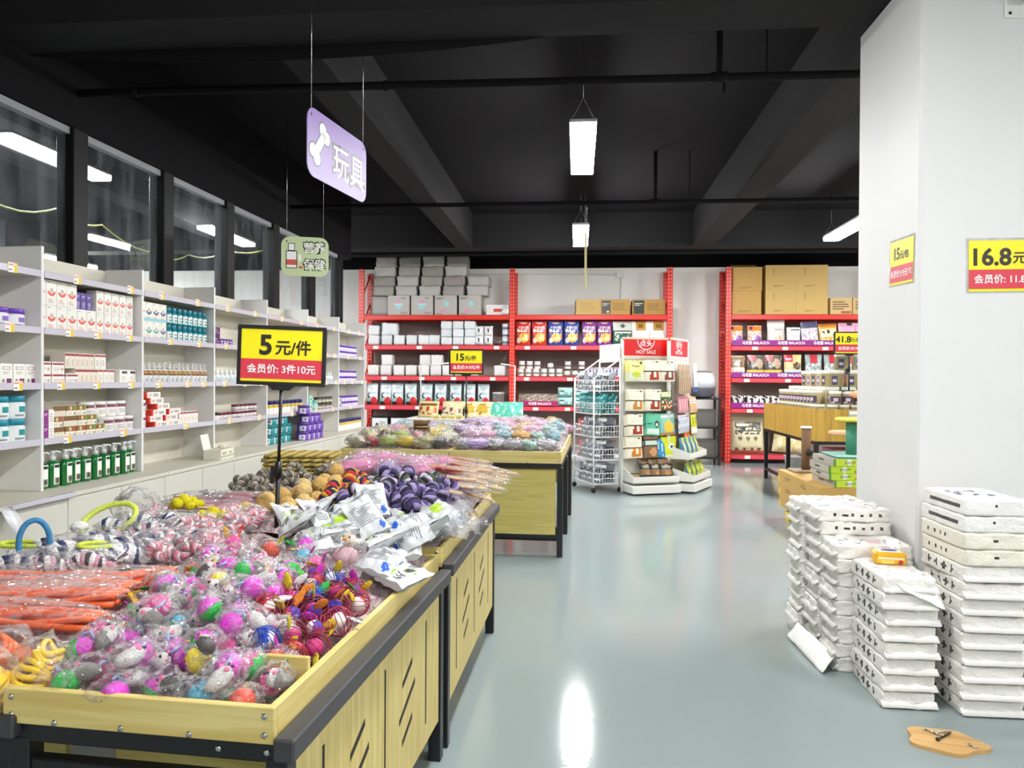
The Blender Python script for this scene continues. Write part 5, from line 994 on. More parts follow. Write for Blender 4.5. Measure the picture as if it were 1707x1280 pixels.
# ---------------------------------------------------------------- white table behind the far toys
t = thing('white_table', 'white counter table with printed packs, behind the far toy tables', 'table', (-1.27, 8.35, 0))
b = MB(); b.box(-.63, -.28, .86, .63, .3, .905, M_white, .006); b.build('table_top', t)
b = MB(); b.box(-.6, -.26, .78, .6, -.25, .86, M_white); b.build('apron', t)
for x in (-.6, .6):
    for y in (-.25, .27): b = MB(); b.box(x - .02, y - .02, 0, x + .02, y + .02, .86, M_white, .003); b.build('leg', t)
b = MB(); b.tube([(-.55, .2, .9), (-.55, .2, 1.5), (-.2, .2, 1.53)], .009, M_wire, 8); b.build('sign_arm', t); b = MB(); b.tube([(.55, .2, .9), (.55, .2, 1.5), (.4, .1, 1.52)], .009, M_wire, 8); b.build('sign_arm', t)
fp = [pouch('snack_pack', 'pack', .24, .2, .08, c, L, seed=k) for k, (c, L) in enumerate((('#e6d9a0', [('s', .1, .1, .9, .6, '#c9502c', 5, .05), ('r', .1, .65, .9, .85, '#8a5a34')]), ('#eadfae', [('s', 0, 0, 1, .6, '#8a4a6a', 5, .1), ('s', 0, 0, 1, 1, '#f2ead0', 7, .25)]), ('#f0e6b8', [('e', .5, .5, .3, .3, '#d8b84a'), ('s', .1, .1, .9, .9, '#b0863a', 6, .25)]), ('#5fc4ac', [('s', 0, 0, 1, 1, '#a9e0d2', 5, .15)])))]
for i, (k, x, z_) in enumerate(((0, -.42, .0), (1, -.15, 0), (2, .05, 0), (2, .2, .0), (3, .38, 0), (3, .55, 0))): fp[k].put((-1.27 + x, 8.33, .9055 + z_), 0, '%s printed snack pack on the white table, %s from the left' % (('orange-food', 'plum-food', 'cream', 'turquoise')[k], nth(i)), 'printed packs on the white table', rot=(R(-24), 0, random.uniform(-.1, .1)))
yc = carton('ticket_box', 'box', .07, .045, .04, '#efe6b0', [('r', .1, .1, .9, .5, '#e0b83a'), ('r', .1, .6, .9, .85, '#f6f2e2')]); row(yc, span(-1.55, -.95, 8), 8.12, .9055, 'small yellow and white ticket box on the white table edge', 'ticket boxes', .1)
# ---------------------------------------------------------------- right side: jar table, cartons and cat furniture
W_jar = wood('#cba347', '#a98434', 'Z', .5, .6)
t = thing('jar_table', 'golden wood counter table on black legs holding seed jars', 'display table', (2.57, 8.33, 0))
b = MB(); b.box(0, .0, .69, .02, 2.2, 1.04, W_jar, .002); b.build('side_board', t); b = MB(); b.box(.02, 0, .69, 2.3, .02, 1.04, W_jar, .002); b.build('front_board', t); b = MB(); b.box(.02, .02, .95, 2.3, 2.2, .97, W_jar); b.build('table_top', t)
for x in (.025, 1.2, 2.28):
    for y in (.025, 1.1, 2.175): b = MB(); b.box(x - .022, y - .022, 0, x + .022, y + .022, .69, M_blackm, .003); b.build('leg', t)
b = MB()
for z_ in (.12, .655): b.box(.0, .04, z_, .04, 2.16, z_ + .035, M_blackm); b.box(.05, 0, z_, 2.26, .04, z_ + .035, M_blackm)
b.build('frame', t)
b = MB(); b.box(.35, -.02, .93, 1.1, -.001, 1.03, pm('#b9b6ac', .3, coat=.3)); b.box(.36, -.0215, .99, .6, -.0199, 1.02, M_tagp); b.build('ticket_holder', t)
def seed_jar(r, h, seed, lab, square=False):
    t = thing('seed_jar', '', 'jar'); b = MB(); seg = 4 if square else 16; M = Matrix.Rotation(PI / 4, 4, 'Z') if square else None; q = 1.2 if square else 1
    b.lathe([(r * .92 * q, 0), (r * q, .006), (r * q, h * .8)], pm(seed, .5, bump=.6, bs=160, var=.35, vs=120, coat=.5), seg, M, not square); b.build('body', t)
    l = MB(); l.lathe([(r * 1.04 * q, h * .8), (r * 1.06 * q, h * .83), (r * 1.06 * q, h * .97), (r * q, h)], pm('#e4e6dc', .35), seg, M, not square); l.build('lid', t)
    m = MB()
    if square: m.box(-r * .6, -r * .87, h * .12, r * .1, -r * .855, h * .66, pm(lab, .4)); m.box(-r * .5, -r * .875, h * .3, -r * .0, -r * .87, h * .45, pm('#d9d4dc', .4))
    else: patch(m, r * 1.01, h * .12, h * .62, -60, 60, lab); patch(m, r * 1.02, h * .25, h * .5, -20, 25, '#cdb8c4'); patch(m, r * 1.02, h * .16, h * .22, -45, -5, '#e8e4e8')
    m.build('printed_label', t); return Proto(t)
j1 = seed_jar(.055, .115, '#9a8a62', '#3a2f4c'); j2 = seed_jar(.062, .15, '#a4946a', '#3a2f4c'); j3 = seed_jar(.085, .19, '#9a8c5e', '#4a3f5c', True); j4 = seed_jar(.085, .19, '#c2b48a', '#8a80a0', True)
zt = .9705
n_ = 0
for i in range(14): j1.put((2.66, 8.48 + i * .118, zt), R(-70), 'seed jar with dark label on the side edge, first layer, %s from the corner' % nth(i), 'round seed jars')
for i in range(13): j1.put((2.80 + i * .118, 8.45, zt), R(-15), 'seed jar with dark label on the front edge, first layer, %s from the corner' % nth(i), 'round seed jars')
for i in range(12): j2.put((2.69, 8.55 + i * .13, zt + .1155), R(-70), 'seed jar with dark label, second layer on the side edge, %s from the corner' % nth(i), 'round seed jars') if i > 0 else None
for i in range(11): j2.put((2.83 + i * .13, 8.47, zt + .1155), R(-15), 'seed jar with dark label, second layer on the front edge, %s from the corner' % nth(i), 'round seed jars')
base_ = MB(); base_.box(2.76, 8.6, zt, 4.6, 10.4, zt + .1195, M_white, .004); tag(base_.build('riser_step'), 'white riser step under the square seed tubs', 'riser')
zs = zt + .12
for a_ in range(9):
    for r_ in range(2): (j3 if (a_ + r_) % 3 else j4).put((2.86 + .06 * r_ + a_ * .18, 8.70 + .03 * r_, zs + r_ * .1905), R(-10), 'square seed tub behind the round jars, %s level, %s from the corner' % (('lower', 'middle')[r_], nth(a_)), 'square seed tubs')
for a_ in range(7): (j4 if a_ % 2 else j3).put((3.0 + a_ * .19, 8.76, zs + .381), R(-10), 'square seed tub on the top level, %s from the corner' % nth(a_), 'square seed tubs')
for a_ in range(7):
    for r_ in range(2 if a_ < 5 else 1): (j3 if (a_ + r_) % 2 else j4).put((2.87 + .05 * r_, 8.9 + .01 * r_ + a_ * .19, zs + r_ * .1905), R(-78), 'square seed tub along the table side, %s level, %s back' % (('lower', 'middle')[r_], nth(a_)), 'square seed tubs')
bt = thing('lotion_bottle', 'small pump bottle with blue label on top of the seed tubs', 'bottle', (3.30, 8.6, zt + .2665)); b = MB(); b.lathe([(.03, 0), (.032, .09), (.012, .11)], pm('#cfd8ea', .3), 12); patch(b, .0325, .02, .07, -50, 50, '#5a86c8'); b.build('body', bt); b = MB(); b.lathe([(.012, .11), (.012, .15), (.02, .152), (.02, .165)], M_black, 10); b.build('pump', bt)
stand_sign('price sign reading 41.8 on a pole among the seed jars beside the column', (2.975, 8.47, 0), 0, 1.765, '41.8', '元/袋', '会员价:29.9元', 1.365, .33, .25)
# things under the jar table
t = thing('white_bucket', 'white tapering plastic bucket on the floor under the jar table', 'bucket', (2.80, 9.7, 0)); b = MB(); b.lathe([(.13, 0), (.17, .38), (.18, .39), (.175, .4), (.16, .4), (.12, .02)], pm('#e2e4e8', .3), 24); b.build('body', t); b = MB(); b.tube([(.175 * math.cos(a), .175 * math.sin(a), .39) for a in [2 * PI * i / 24 for i in range(24)]], .008, pm('#d2d4d8', .3), 6, True); b.build('rim', t)
t = thing('black_bin', 'black plastic bin with white tag under the jar table', 'bin', (2.83, 9.0, 0)); b = MB(); b.lathe([(.14, 0), (.17, .4), (.17, .41), (.15, .41)], M_black, 24); b.build('body', t); b = MB(); b.box(-.16, -.02, .12, -.155, .05, .25, M_wht); b.build('tag', t)
pkb = carton('pink_box', 'box', .36, .14, .4, '#d896aa', [('r', 0, .4, 1, .55, '#e8c4cc')]); pkb.put((3.0, 8.65, .45), 0, 'flat pink box resting on a dark box under the jar table'); dkb = carton('dark_box', 'box', .4, .4495, .4, '#2c2a2e', []); dkb.put((3.0, 8.65, 0), 0, 'dark box on the floor under the jar table')
# stack of long cartons on a yellow pallet
t = thing('pallet', 'low yellow plastic pallet under the brown cartons', 'pallet', (2.28, 6.75, 0)); yl = pm('#e0c21c', .45)
b = MB(); b.box(-.22, -.62, .085, .28, .75, .12, yl, .004); b.build('deck', t)
for x in (-.2, .22):
    for y in (-.6, .02, .62): b = MB(); b.box(x - .06, y - .06, 0, x + .06, y + .06, .085, yl, .004); b.build('foot', t)
lc = carton('long_carton', 'carton', 1.25, .115, .6, '#b9944f', [('l', .2, .35, .35, .7, 2, '#6a4a24'), ('l', .6, .35, .75, .7, 2, '#6a4a24'), ('r', .0, .0, .06, .5, '#d8a83a')], (), .6)
for i in range(3): lc.put((2.30, 6.95 + .02 * i, .1205 + i * .1155), -PI / 2, 'long brown carton on the yellow pallet, %s' % ('lowest', 'middle', 'topmost')[i], 'long brown cartons')
gc = carton('green_carton', 'carton', .46, .058, .5, '#b5cf2f', [('e', .28, .5, .1, .3, '#f0f0e6') if 0 else ('c', .28, .5, .05, '#f0f0e6'), ('l', .2, .3, .4, .75, 3, '#3a3a34'), ('c', .7, .5, .05, '#f0f0e6'), ('l', .62, .3, .82, .75, 3, '#3a3a34'), ('r', .45, .1, .55, .4, '#c9602c'), ('r', 0, 0, .04, 1, '#4f8a2c')], [('r', 0, 0, 1, 1, '#a9a49a'), ('r', .3, .4, .55, .65, '#3c3833')], .5, .002, [(0, 0, 1, 1, '#8c877e')])
for i, (dx, a) in enumerate(((.02, .05), (.0, -.02), (-.01, .0), (.02, .03))): gc.put((2.32 + dx, 6.62, .4675 + i * .0585), a, 'flat lime green printed carton, %s from the bottom of its pile' % nth(i), 'lime green cartons')
# scratching post
t = thing('scratching_post', 'brown carpeted cat scratching post with white top on the cartons', 'scratching post', (2.21, 7.42, .4675)); bw = pm('#7a5c46', .95, bump=.8, bs=200)
b = MB(); b.box(-.14, -.13, 0, .14, .13, .022, pm('#9a8674', .95, bump=.6, bs=150), .006); b.build('base', t); b = MB(); b.lathe([(.042, .022), (.042, .42)], bw, 20); b.build('post', t); b = MB(); b.lathe([(.05, .42), (.052, .43), (.05, .44)], pm('#e9e6e0', .7), 20); b.build('cap', t); b = MB(); b.ell((.02, -.05, .19), (.035, .02, .035), M_black, 12, 8); b.build('pompom', t)
# cactus-green cat tree
t = thing('cat_tree', 'green cat tree with yellow and peach round platforms beside the column', 'cat tree', (2.36, 6.62, .702)); gr_ = pm('#4f9478', .95, bump=.9, bs=120)
b = MB(); b.box(-.2, -.2, 0, .2, .2, .022, pm('#7fb5a4', .9, bump=.4, bs=120), .01); b.build('base', t); b = MB(); b.lathe([(.056, .022), (.056, .305)], gr_, 20, Matrix.Translation((-.02, -.06, 0))); b.build('post', t)
b = MB(); b.lathe([(.05, .022), (.05, .55)], gr_, 20, Matrix.Translation((.13, .1, 0))); b.build('post', t)
b = MB(); b.lathe([(.13, .302), (.145, .31), (.145, .325), (.13, .335)], pm('#e6cf5a', .9, bump=.4, bs=120), 28, Matrix.Translation((-.02, -.06, 0))); b.build('platform', t)
b = MB(); b.lathe([(.15, .175), (.165, .182), (.165, .2), (.15, .21)], pm('#e8b48c', .9, bump=.4, bs=120), 28, Matrix.Translation((.0, .1, 0))); b.build('platform', t)
b = MB(); b.ell((.13, .1, .53), (.12, .12, .04), pm('#e6a878', .9, bump=.4, bs=120), 20, 10); b.build('platform', t)
# ---------------------------------------------------------------- paper packs stacked by the column
tick = []
for i in range(4): u = .2 + .18 * i; tick += [('r', u - .025, .25, u + .025, .75, '#33312f'), ('r', u - .05, .45, u + .05, .55, '#55524e')]
fm = [('r', .2, .4, .24, .65, '#2b2a28'), ('r', .34, .42, .4, .62, '#2b2a28'), ('r', .47, .4, .49, .65, '#55524e'), ('r', .58, .4, .63, .62, '#2b2a28'), ('r', .72, .4, .74, .65, '#55524e'), ('r', .84, .4, .86, .65, '#55524e')]
txt = [('r', .2, .4, .9, .65, '#4a4848')]
Wp = '#ece9e4'; Wc = '#e9e4d6'; rs = .55
pkA = [softpack('paper_pack', 'paper pack', .215, .345, .066, Wp, 200 + k, {'l': tick, 't': [('s', .1, .1, .9, .9, '#c9c4c0', 9, .25)]}, 24, .006, 22, rs, 'f') for k in range(2)]
pkB = [softpack('paper_pack', 'paper pack', .245, .35, .066, Wp, 210 + k, {'l': tick}, 24, .006, 22, rs, 'f') for k in range(2)]
pkC = softpack('paper_pack', 'paper pack', .25, .36, .066, Wc, 220, {'l': fm, 'f': [('r', .48, .5, .53, .62, '#2b2a28')]}, 26, .004, 22, rs)
pkD = softpack('paper_pack', 'paper pack', .25, .36, .066, '#eceae8', 221, {'l': txt, 't': [('s', .15, .3, .85, .7, '#6a6a8a', 8, .1)], 'f': [('r', .45, .52, .5, .66, '#2b2a28')]}, 26, .004, 22, rs)
pkE = [softpack('paper_pack', 'paper pack', .34, .205, .064, Wp, 230 + k, {'f': fm if k == 1 else [], 't': [('s', .1, .2, .9, .8, '#8a8a90', 9, .25), ('r', .5, .3, .7, .7, '#e8c9c9')]}, 24, .009, 20, rs, 'l') for k in range(2)]
PS = 'white paper packs by the column'
for i in range(13):
    pr = pkB[i % 2] if i < 9 else (pkC if i < 11 else pkD)
    pr.put((1.675 + random.uniform(-.006, .006) - (.004 if i > 8 else 0), 3.315 + random.uniform(-.006, .006), .0005 + i * .0675), random.uniform(-.03, .03), 'white paper pack in the tall stack before the column, %s from the floor' % nth(i), PS)
for i in range(7): pkB[(i + 1) % 2].put((1.935, 3.32 + random.uniform(-.01, .01), .0005 + i * .0675), random.uniform(-.02, .02), 'white paper pack in the stack cut off by the picture edge, %s from the floor' % nth(i), PS)
for i in range(8): pkA[i % 2].put((1.375 + random.uniform(-.006, .006), 3.365 + random.uniform(-.006, .006), .0005 + i * .0675), random.uniform(-.03, .03), 'white paper pack in the stack under the yellow tissue, %s from the floor' % nth(i), PS)
for c_, (y, x, n) in enumerate(((3.66, 1.375, 9), (3.89, 1.365, 11), (4.115, 1.34, 11))):
    for i in range(n): pkE[(i + c_) % 2 if i < n - 3 or c_ != 1 else 1].put((x + random.uniform(-.012, .012), y + random.uniform(-.005, .005), .0005 + i * .0655), random.uniform(-.025, .025), 'white paper pack in the %s stack beside the narrow column face, %s from the floor' % (('front', 'middle', 'rear')[c_], nth(i)), PS)
def loose(name, label, pts, n=8, m=pm('#f6f6f4', .5, bump=.2, bs=60), grp=None):
    """loose sheet spanned between four corners with soft folds"""
    mb = MB(); v = []
    a, b_, c, d = [Vector(p) for p in pts]
    for j in range(n + 1):
        for i in range(n + 1):
            u, w_ = i / n, j / n; p = (a * (1 - u) + b_ * u) * (1 - w_) + (d * (1 - u) + c * u) * w_; p = p + Vector((0, 0, .008 * noise.noise(p * 25) + .012 * math.sin(u * PI) * math.sin(w_ * PI))); v.append(p)
    mb.add(v, [(j * (n + 1) + i, j * (n + 1) + i + 1, (j + 1) * (n + 1) + i + 1, (j + 1) * (n + 1) + i) for j in range(n) for i in range(n)], m, True)
    o = mb.build(name); s = o.modifiers.new('s', 'SOLIDIFY'); s.thickness = .0015; return tag(o, label, 'paper wrapper', grp)
loose('paper_wrapper', 'torn white paper wrapper leaning at the foot of the stacks, on the floor', [(1.145, 3.96, .10), (1.10, 4.0, .012), (1.13, 3.52, .006), (1.2, 3.56, .075)])
loose('paper_wrapper', 'loose white wrapper sheet hanging over the front of the low stack', [(1.30, 3.24, .546), (1.485, 3.28, .545), (1.50, 3.165, .42), (1.34, 3.17, .49)])
loose('paper_wrapper', 'white wrapper tab sticking out from the middle stack beside the column', [(1.44, 3.76, .585), (1.55, 3.80, .585), (1.56, 3.64, .575), (1.44, 3.66, .588)])
t = thing('tissue_box', 'small yellow tissue packet with white tissue on the low front stack', 'tissue packet', (1.385, 3.44, .5415), -.15); b = MB(); b.box(-.065, -.045, 0, .065, .045, .055, pm('#eab12a', .35), .01); art(b, .13, .055, -.0452, [('r', .1, .45, .9, .6, '#f2e8c4'), ('c', .8, .25, .08, '#c0392c'), ('r', .2, .1, .6, .4, '#f0d060')]); b.box(-.05, -.035, .0552, .05, .03, .056, pm('#f4f0e2', .5)); b.ell((0, 0, .056), (.035, .018, .004), pm('#4a4a9a', .4), 14, 6); b.build('packet', t)
b = MB(); b.M = Matrix.Translation((.02, .01, .055)); v = [(.05 * (i / 6 - .5), .02 * math.sin(i * 1.7) + (.012 * j), .012 + .028 * j / 3 + .006 * math.sin(i * 2 + j)) for j in range(4) for i in range(7)]; b.add(v, [(j * 7 + i, j * 7 + i + 1, j * 7 + i + 8, j * 7 + i + 7) for j in range(3) for i in range(6)], pm('#f6f6f6', .6), True); b.build('tissue', t)
# ---------------------------------------------------------------- wooden board with bolts on the floor
t = thing('wooden_board', 'cloud-shaped striped wooden board lying on the floor by the paper stacks', 'wooden board', (1.375, 2.895, 0), R(-12))
out = []
for i in range(60):
    a = 2 * PI * i / 60; r_ = 1 + .09 * math.cos(5 * a + .6) + .05 * math.cos(3 * a); out.append((.13 * r_ * math.cos(a), .098 * r_ * math.sin(a)))
b = MB(); b.prism(out, 0, .014, wood('#d9b277', '#c2965a', 'X', .5, .7)); b.build('board', t)
b = MB()
for y in (-.035, .03): b.box(-.11, y - .0006, .014, .11, y + .0006, .0143, pm('#a57c46', .6))
b.build('joint_line', t)
def bolt(label, loc, rz, L, r, dark=False):
    t = thing('bolt', label, 'bolt', loc, rz, 'bolts on the wooden board'); m = pm('#4a4440', .35, .9) if dark else M_steel
    b = MB(); b.tube([(0, 0, r), (L, 0, r)], r * .6, m, 8); b.build('shank', t); b = MB(); b.tube([(-.006, 0, r), (0, 0, r)], r * 1.2, m, 10); b.build('head', t)
bolt('dark long bolt lying across the wooden board', (1.345, 2.885, .0145), R(38), .085, .006, True); bolt('bright long bolt at the back edge of the wooden board', (1.335, 2.965, .0145), R(-48), .07, .005); bolt('shiny bolt pointing to the column on the wooden board', (1.365, 2.945, .0145), R(8), .06, .005); bolt('small brass-coloured screw alone on the wooden board', (1.445, 2.855, .0145), R(-60), .028, .004)

# ---------------------------------------------------------------- toys heaped in the trays
def ss(t): t = min(1, max(0, t)); return t * t * (3 - 2 * t)
def edge_x(Y): return -.571 + .064 * (Y - 1.368) if Y < 2.65 else -.485 + .023 * (Y - 2.665)
def mound(X, Y):
    u = Y - 1.37; dR = edge_x(Y) - X; dL = X - (edge_x(Y) - 1.195)
    z = .675 + .075 * ss(u / .45) + .045 * ss((u - .45) / .9) + .045 * ss((u - 1.5) / .8)
    return max(.668, z - .055 * (1 - ss((dR - .02) / .17)) - .05 * (1 - ss(dL / .16)) - .05 * ss((Y - 3.75) / .2)) + .012 * noise.noise(Vector((X * 9, Y * 9, 0)))
M_fill = bpy.data.materials.new('crumpled_film_heap'); M_fill.use_nodes = True; nt = M_fill.node_tree; p = nt.nodes['Principled BSDF']
tc = nt.nodes.new('ShaderNodeTexCoord'); n1 = nt.nodes.new('ShaderNodeTexNoise'); n1.inputs['Scale'].default_value = 38; n1.inputs['Detail'].default_value = 2; n1.inputs['Distortion'].default_value = 1
n2 = nt.nodes.new('ShaderNodeTexNoise'); n2.inputs['Scale'].default_value = 30; n2.inputs['Detail'].default_value = 4; n2.inputs['Distortion'].default_value = 2
cr = nt.nodes.new('ShaderNodeValToRGB'); E_ = cr.color_ramp.elements; E_[0].position = .3; E_[0].color = lin('#a08c86'); E_[1].position = .75; E_[1].color = lin('#d9b9c4')
for q, c in ((.42, '#cfc4be'), (.5, '#b98aa0'), (.6, '#d6cfc8')): e_ = E_.new(q); e_.color = lin(c)
bp = nt.nodes.new('ShaderNodeBump'); bp.inputs['Strength'].default_value = 1; bp.inputs['Distance'].default_value = .03; p.inputs['Roughness'].default_value = .14
for a, b in ((tc.outputs['Object'], n1.inputs['Vector']), (tc.outputs['Object'], n2.inputs['Vector']), (n1.outputs['Fac'], cr.inputs['Fac']), (cr.outputs['Color'], p.inputs['Base Color']), (n2.outputs['Fac'], bp.inputs['Height']), (bp.outputs['Normal'], p.inputs['Normal'])): nt.links.new(a, b)
def heap_fill(label, T, rz, w, l, zf, z0, th=.018, n=(26, 46)):
    mb = MB(); v = []; nx, ny = n
    for j in range(ny + 1):
        for i in range(nx + 1):
            P = tp(T, rz, -w + th + (w - 2 * th) * i / nx, th + (l - 2 * th) * j / ny); e_ = min(i, nx - i, j, ny - j)
            v.append((P.x, P.y, max(z0, zf(P.x, P.y) - .014 + (.012 * noise.noise(P * 40) if e_ else -.02))))
    mb.add(v, [(j * (nx + 1) + i, j * (nx + 1) + i + 1, (j + 1) * (nx + 1) + i + 1, (j + 1) * (nx + 1) + i) for j in range(ny) for i in range(nx)], M_fill, True)
    o = mb.build('crumpled_bags'); o['kind'] = 'stuff'; o['label'] = label; o['category'] = 'plastic bags'
heap_fill('crumpled clear bags filling the near aisle tray under the toys', TA, RZA, LWD, LLN, mound, .66)
heap_fill('crumpled clear bags filling the near tray by the shelves', tuple(tp(TA, RZA, -LWD - .012, 0)), RZA, LWD, LLN, mound, .66)
heap_fill('crumpled clear bags filling the second aisle tray', TB, RZB, LWD, LLN + .03, mound, .675); heap_fill('crumpled clear bags filling the second tray by the shelves', tuple(tp(TB, RZB, -LWD - .012, 0)), RZB, LWD, LLN + .03, mound, .675)
b = MB(); b.box(-.145, .19, .66, -.016, .202, .745, W_pale, .002); b.build('divider', bpy.data.objects['display_table'])

def wrap(mb, c, rad, seed, seg=26, rings=18, amp=.28, fr=2.3):
    off = Vector((seed * 7.7, seed * 3.3, seed * 1.1))
    mb.ell(c, rad, film(), seg, rings, lambda q: 1 + amp * noise.noise(q * fr + off) + .16 * noise.noise(q * 6.5 + off) + .08 * noise.noise(q * 13 + off))
def tails(mb, c, L, w, ang, seed):              # pinched fan end of a wrapper
    v = []; n = 8; ca, sa = math.cos(ang), math.sin(ang)
    for j in range(4):
        for i in range(n + 1):
            t = j / 3; s = (i / n - .5) * w * (.25 + .75 * t); z = .012 * t * math.sin(i * 2.1 + seed)
            v.append((c[0] + ca * L * t - sa * s, c[1] + sa * L * t + ca * s, c[2] + z))
    mb.add(v, [(j * (n + 1) + i, j * (n + 1) + i + 1, (j + 1) * (n + 1) + i + 1, (j + 1) * (n + 1) + i) for j in range(3) for i in range(n)], film(), True)
fur = lambda c: pm(c, .9, bump=.9, bs=350, var=.2, vs=120)
M_eye = pm('#0c0c0c', .1); M_pnk = pm('#ef7fa4', .7); M_cord = pm('#8fa6d8', .6)
def mouse_parts(t, head, back, at, rz, seed):
    m = MB(); m.M = Matrix.Translation(at) @ Matrix.Rotation(rz, 4, 'Z') @ Matrix.Rotation(R(-12), 4, 'Y')
    m.ell((0, 0, 0), (.037, .0185, .018), fur(back), 20, 14, lambda q: (1 - .35 * max(0, q.x) ** 2) * (1 + .07 * noise.noise(q * 5 + Vector((seed, 0, 0)))), split=(fur(head), lambda q: q.x > .05 + .25 * q.y))
    o = m.build('mouse', t)
    for s in (-1, 1):
        k = MB(); k.M = m.M; k.ell((.026, s * .0095, .0085), (.0036, .0028, .0036), M_eye, 8, 6); k.build('eye', o)
        k = MB(); k.M = m.M; k.ell((.013, s * .0125, .0125), (.006, .003, .0065), M_pnk, 10, 6); k.build('ear', o)
    k = MB(); k.M = m.M; k.ell((.0345, 0, -.001), (.003, .003, .0025), M_pnk, 8, 6); k.build('nose', o)
def mouse_toy(head, back, c1, c2, seed):
    t = thing('mouse_toy', '', 'cat toy'); rz = seed * 1.3
    mouse_parts(t, head, back, (.022, .008, .014), rz, seed)
    dv = Vector((math.sin(seed * 2.1), .3, math.cos(seed * 1.7))).normalized(); b = MB()
    b.ell((-.03, -.012, .006), (.029, .029, .029), pm(c1, .3, bump=.8, bs=160), 20, 14, lambda q: 1 + .02 * noise.noise(q * 12), split=(pm(c2, .3, bump=.5, bs=160), lambda q: q.dot(dv) < -.05)); b.build('ball', t)
    c = MB(); c.tube([(.0, .0, .02), (-.01, .012, .032), (-.026, .004, .034)], .0032, M_cord, 6); c.build('cord', t)
    w = MB(); wrap(w, (-.002, 0, .01), (.066, .044, .038), seed); w.build('wrapper', t); return Proto(t)
MT = [mouse_toy(*a, i + 1) for i, a in enumerate((('#f0ecea', '#8a8784', '#d63fc4', '#20a842'), ('#f4f2f0', '#e9e6e2', '#d63fc4', '#d63fc4'), ('#efeceb', '#55524f', '#d63fc4', '#20a842'), ('#f0eeee', '#9a9692', '#e04a9a', '#20a842'), ('#efeceb', '#6f6c68', '#d63fc4', '#e6cf2c')))]
MTN = ['grey-backed mouse toy with magenta and green ball', 'white mouse toy with magenta ball', 'dark-backed mouse toy with magenta and green ball', 'grey mouse toy with pink and green ball', 'grey mouse toy with magenta and yellow ball']
# feather and plain variants
def feather_toy(c1, cols, seed):
    t = thing('feather_ball_toy', '', 'cat toy'); b = MB(); b.ell((0, 0, .0), (.028, .028, .028), pm(c1, .3, bump=.8, bs=160), 18, 12); b.build('ball', t)
    for i, c in enumerate(cols):
        f = MB(); a = seed + i * 1.1; f.M = Matrix.Rotation(a, 4, 'Z') @ Matrix.Translation((.035, 0, .012)) @ Matrix.Rotation(R(-25 - 10 * i), 4, 'Y'); f.ell((0, 0, 0), (.03, .009, .0025), fur(c), 14, 8, lambda q: 1 + .25 * noise.noise(q * 6)); f.build('feather', t)
    w = MB(); wrap(w, (.006, 0, .004), (.055, .044, .034), seed + 20); w.build('wrapper', t); return Proto(t)
FT = [feather_toy('#d63fc4', ('#28b04a', '#f0d22c'), 1), feather_toy('#e0459a', ('#e8403a', '#f0c02c', '#d63fc4'), 2), feather_toy('#4fb4d8', ('#28a84a', '#d63fc4'), 3), feather_toy('#e0563f', ('#f0d22c', '#28a84a'), 4)]
FTN = ['magenta feather ball toy', 'pink feather ball toy with red tuft', 'sky blue feather ball toy', 'orange-red feather ball toy']
r0 = 0
for j in range(9):
    ly = .07 + j * .077; n = 7 if j < 5 else 6
    for i in range(n):
        lx = -.52 + i * .083 + (.04 if j % 2 else 0) + random.uniform(-.012, .012)
        if lx > -.06 or (j >= 4 and lx > -.21) or (j == 3 and lx > -.12): continue
        P = tp(TA, RZA, lx, ly + random.uniform(-.012, .012)); z = mound(P.x, P.y) + .024
        k = random.random()
        if k < .8: q = random.choice((0, 0, 1, 2, 2, 3, 4)); pr, nm = MT[q], MTN[q]
        else: q = random.randrange(4); pr, nm = FT[q], FTN[q]
        pr.put((P.x, P.y, z), 0, '%s, %s row from the front, %s across' % (nm, nth(j), nth(i)), 'bagged mouse and ball toys in the near tray', rot=(random.uniform(-.5, .5), random.uniform(-.4, .4), random.uniform(0, 6.28)))
# extra upper layer of mice
for j, (lx, ly) in enumerate(((-.48, .14), (-.36, .10), (-.25, .17), (-.15, .09), (-.44, .27), (-.31, .30), (-.20, .26), (-.5, .42), (-.38, .44), (-.29, .40), (-.46, .58), (-.35, .57), (-.26, .52), (-.41, .68), (-.52, .66))):
    P = tp(TA, RZA, lx, ly); q = (0, 1, 2, 1, 3, 2, 1, 0, 4, 1, 2, 0, 1, 3, 1)[j]; MT[q].put((P.x, P.y, mound(P.x, P.y) + .058), 0, '%s on top of the heap, %s back' % (MTN[q], nth(j)), 'bagged mouse and ball toys in the near tray', rot=(random.uniform(-.4, .4), random.uniform(-.3, .3), random.uniform(0, 6.28)))
# wire cage balls
def cage_toy(wire, c1, c2, fe, seed):
    t = thing('cage_ball_toy', '', 'cat toy'); wm = pm(wire, .3, .4); b = MB(); r = .036
    for k in range(9):
        a = PI * k / 9; b.tube([(r * math.cos(a) * math.sin(s), r * math.sin(a) * math.sin(s), r * math.cos(s)) for s in [2 * PI * i / 20 for i in range(20)]], .0011, wm, 5, True)
    b.build('wire_cage', t)
    q = MB(); q.ell((.003, .0, -.004), (.021, .021, .021), pm(c1, .5, bump=.4, bs=200), 16, 12, split=(pm(c2, .5), lambda v: v.x + .4 * v.z > .1)); q.build('inner_ball', t)
    for i, c in enumerate(fe):
        f = MB(); f.M = Matrix.Rotation(seed + i * 1.4, 4, 'Z') @ Matrix.Translation((.04, 0, .012)) @ Matrix.Rotation(R(-20 - 25 * (i % 2)), 4, 'Y'); f.ell((0, 0, 0), (.023, .01, .003), fur(c), 14, 8, lambda v: 1 + .4 * noise.noise(v * 7)); f.build('feather', t)
    return Proto(t)
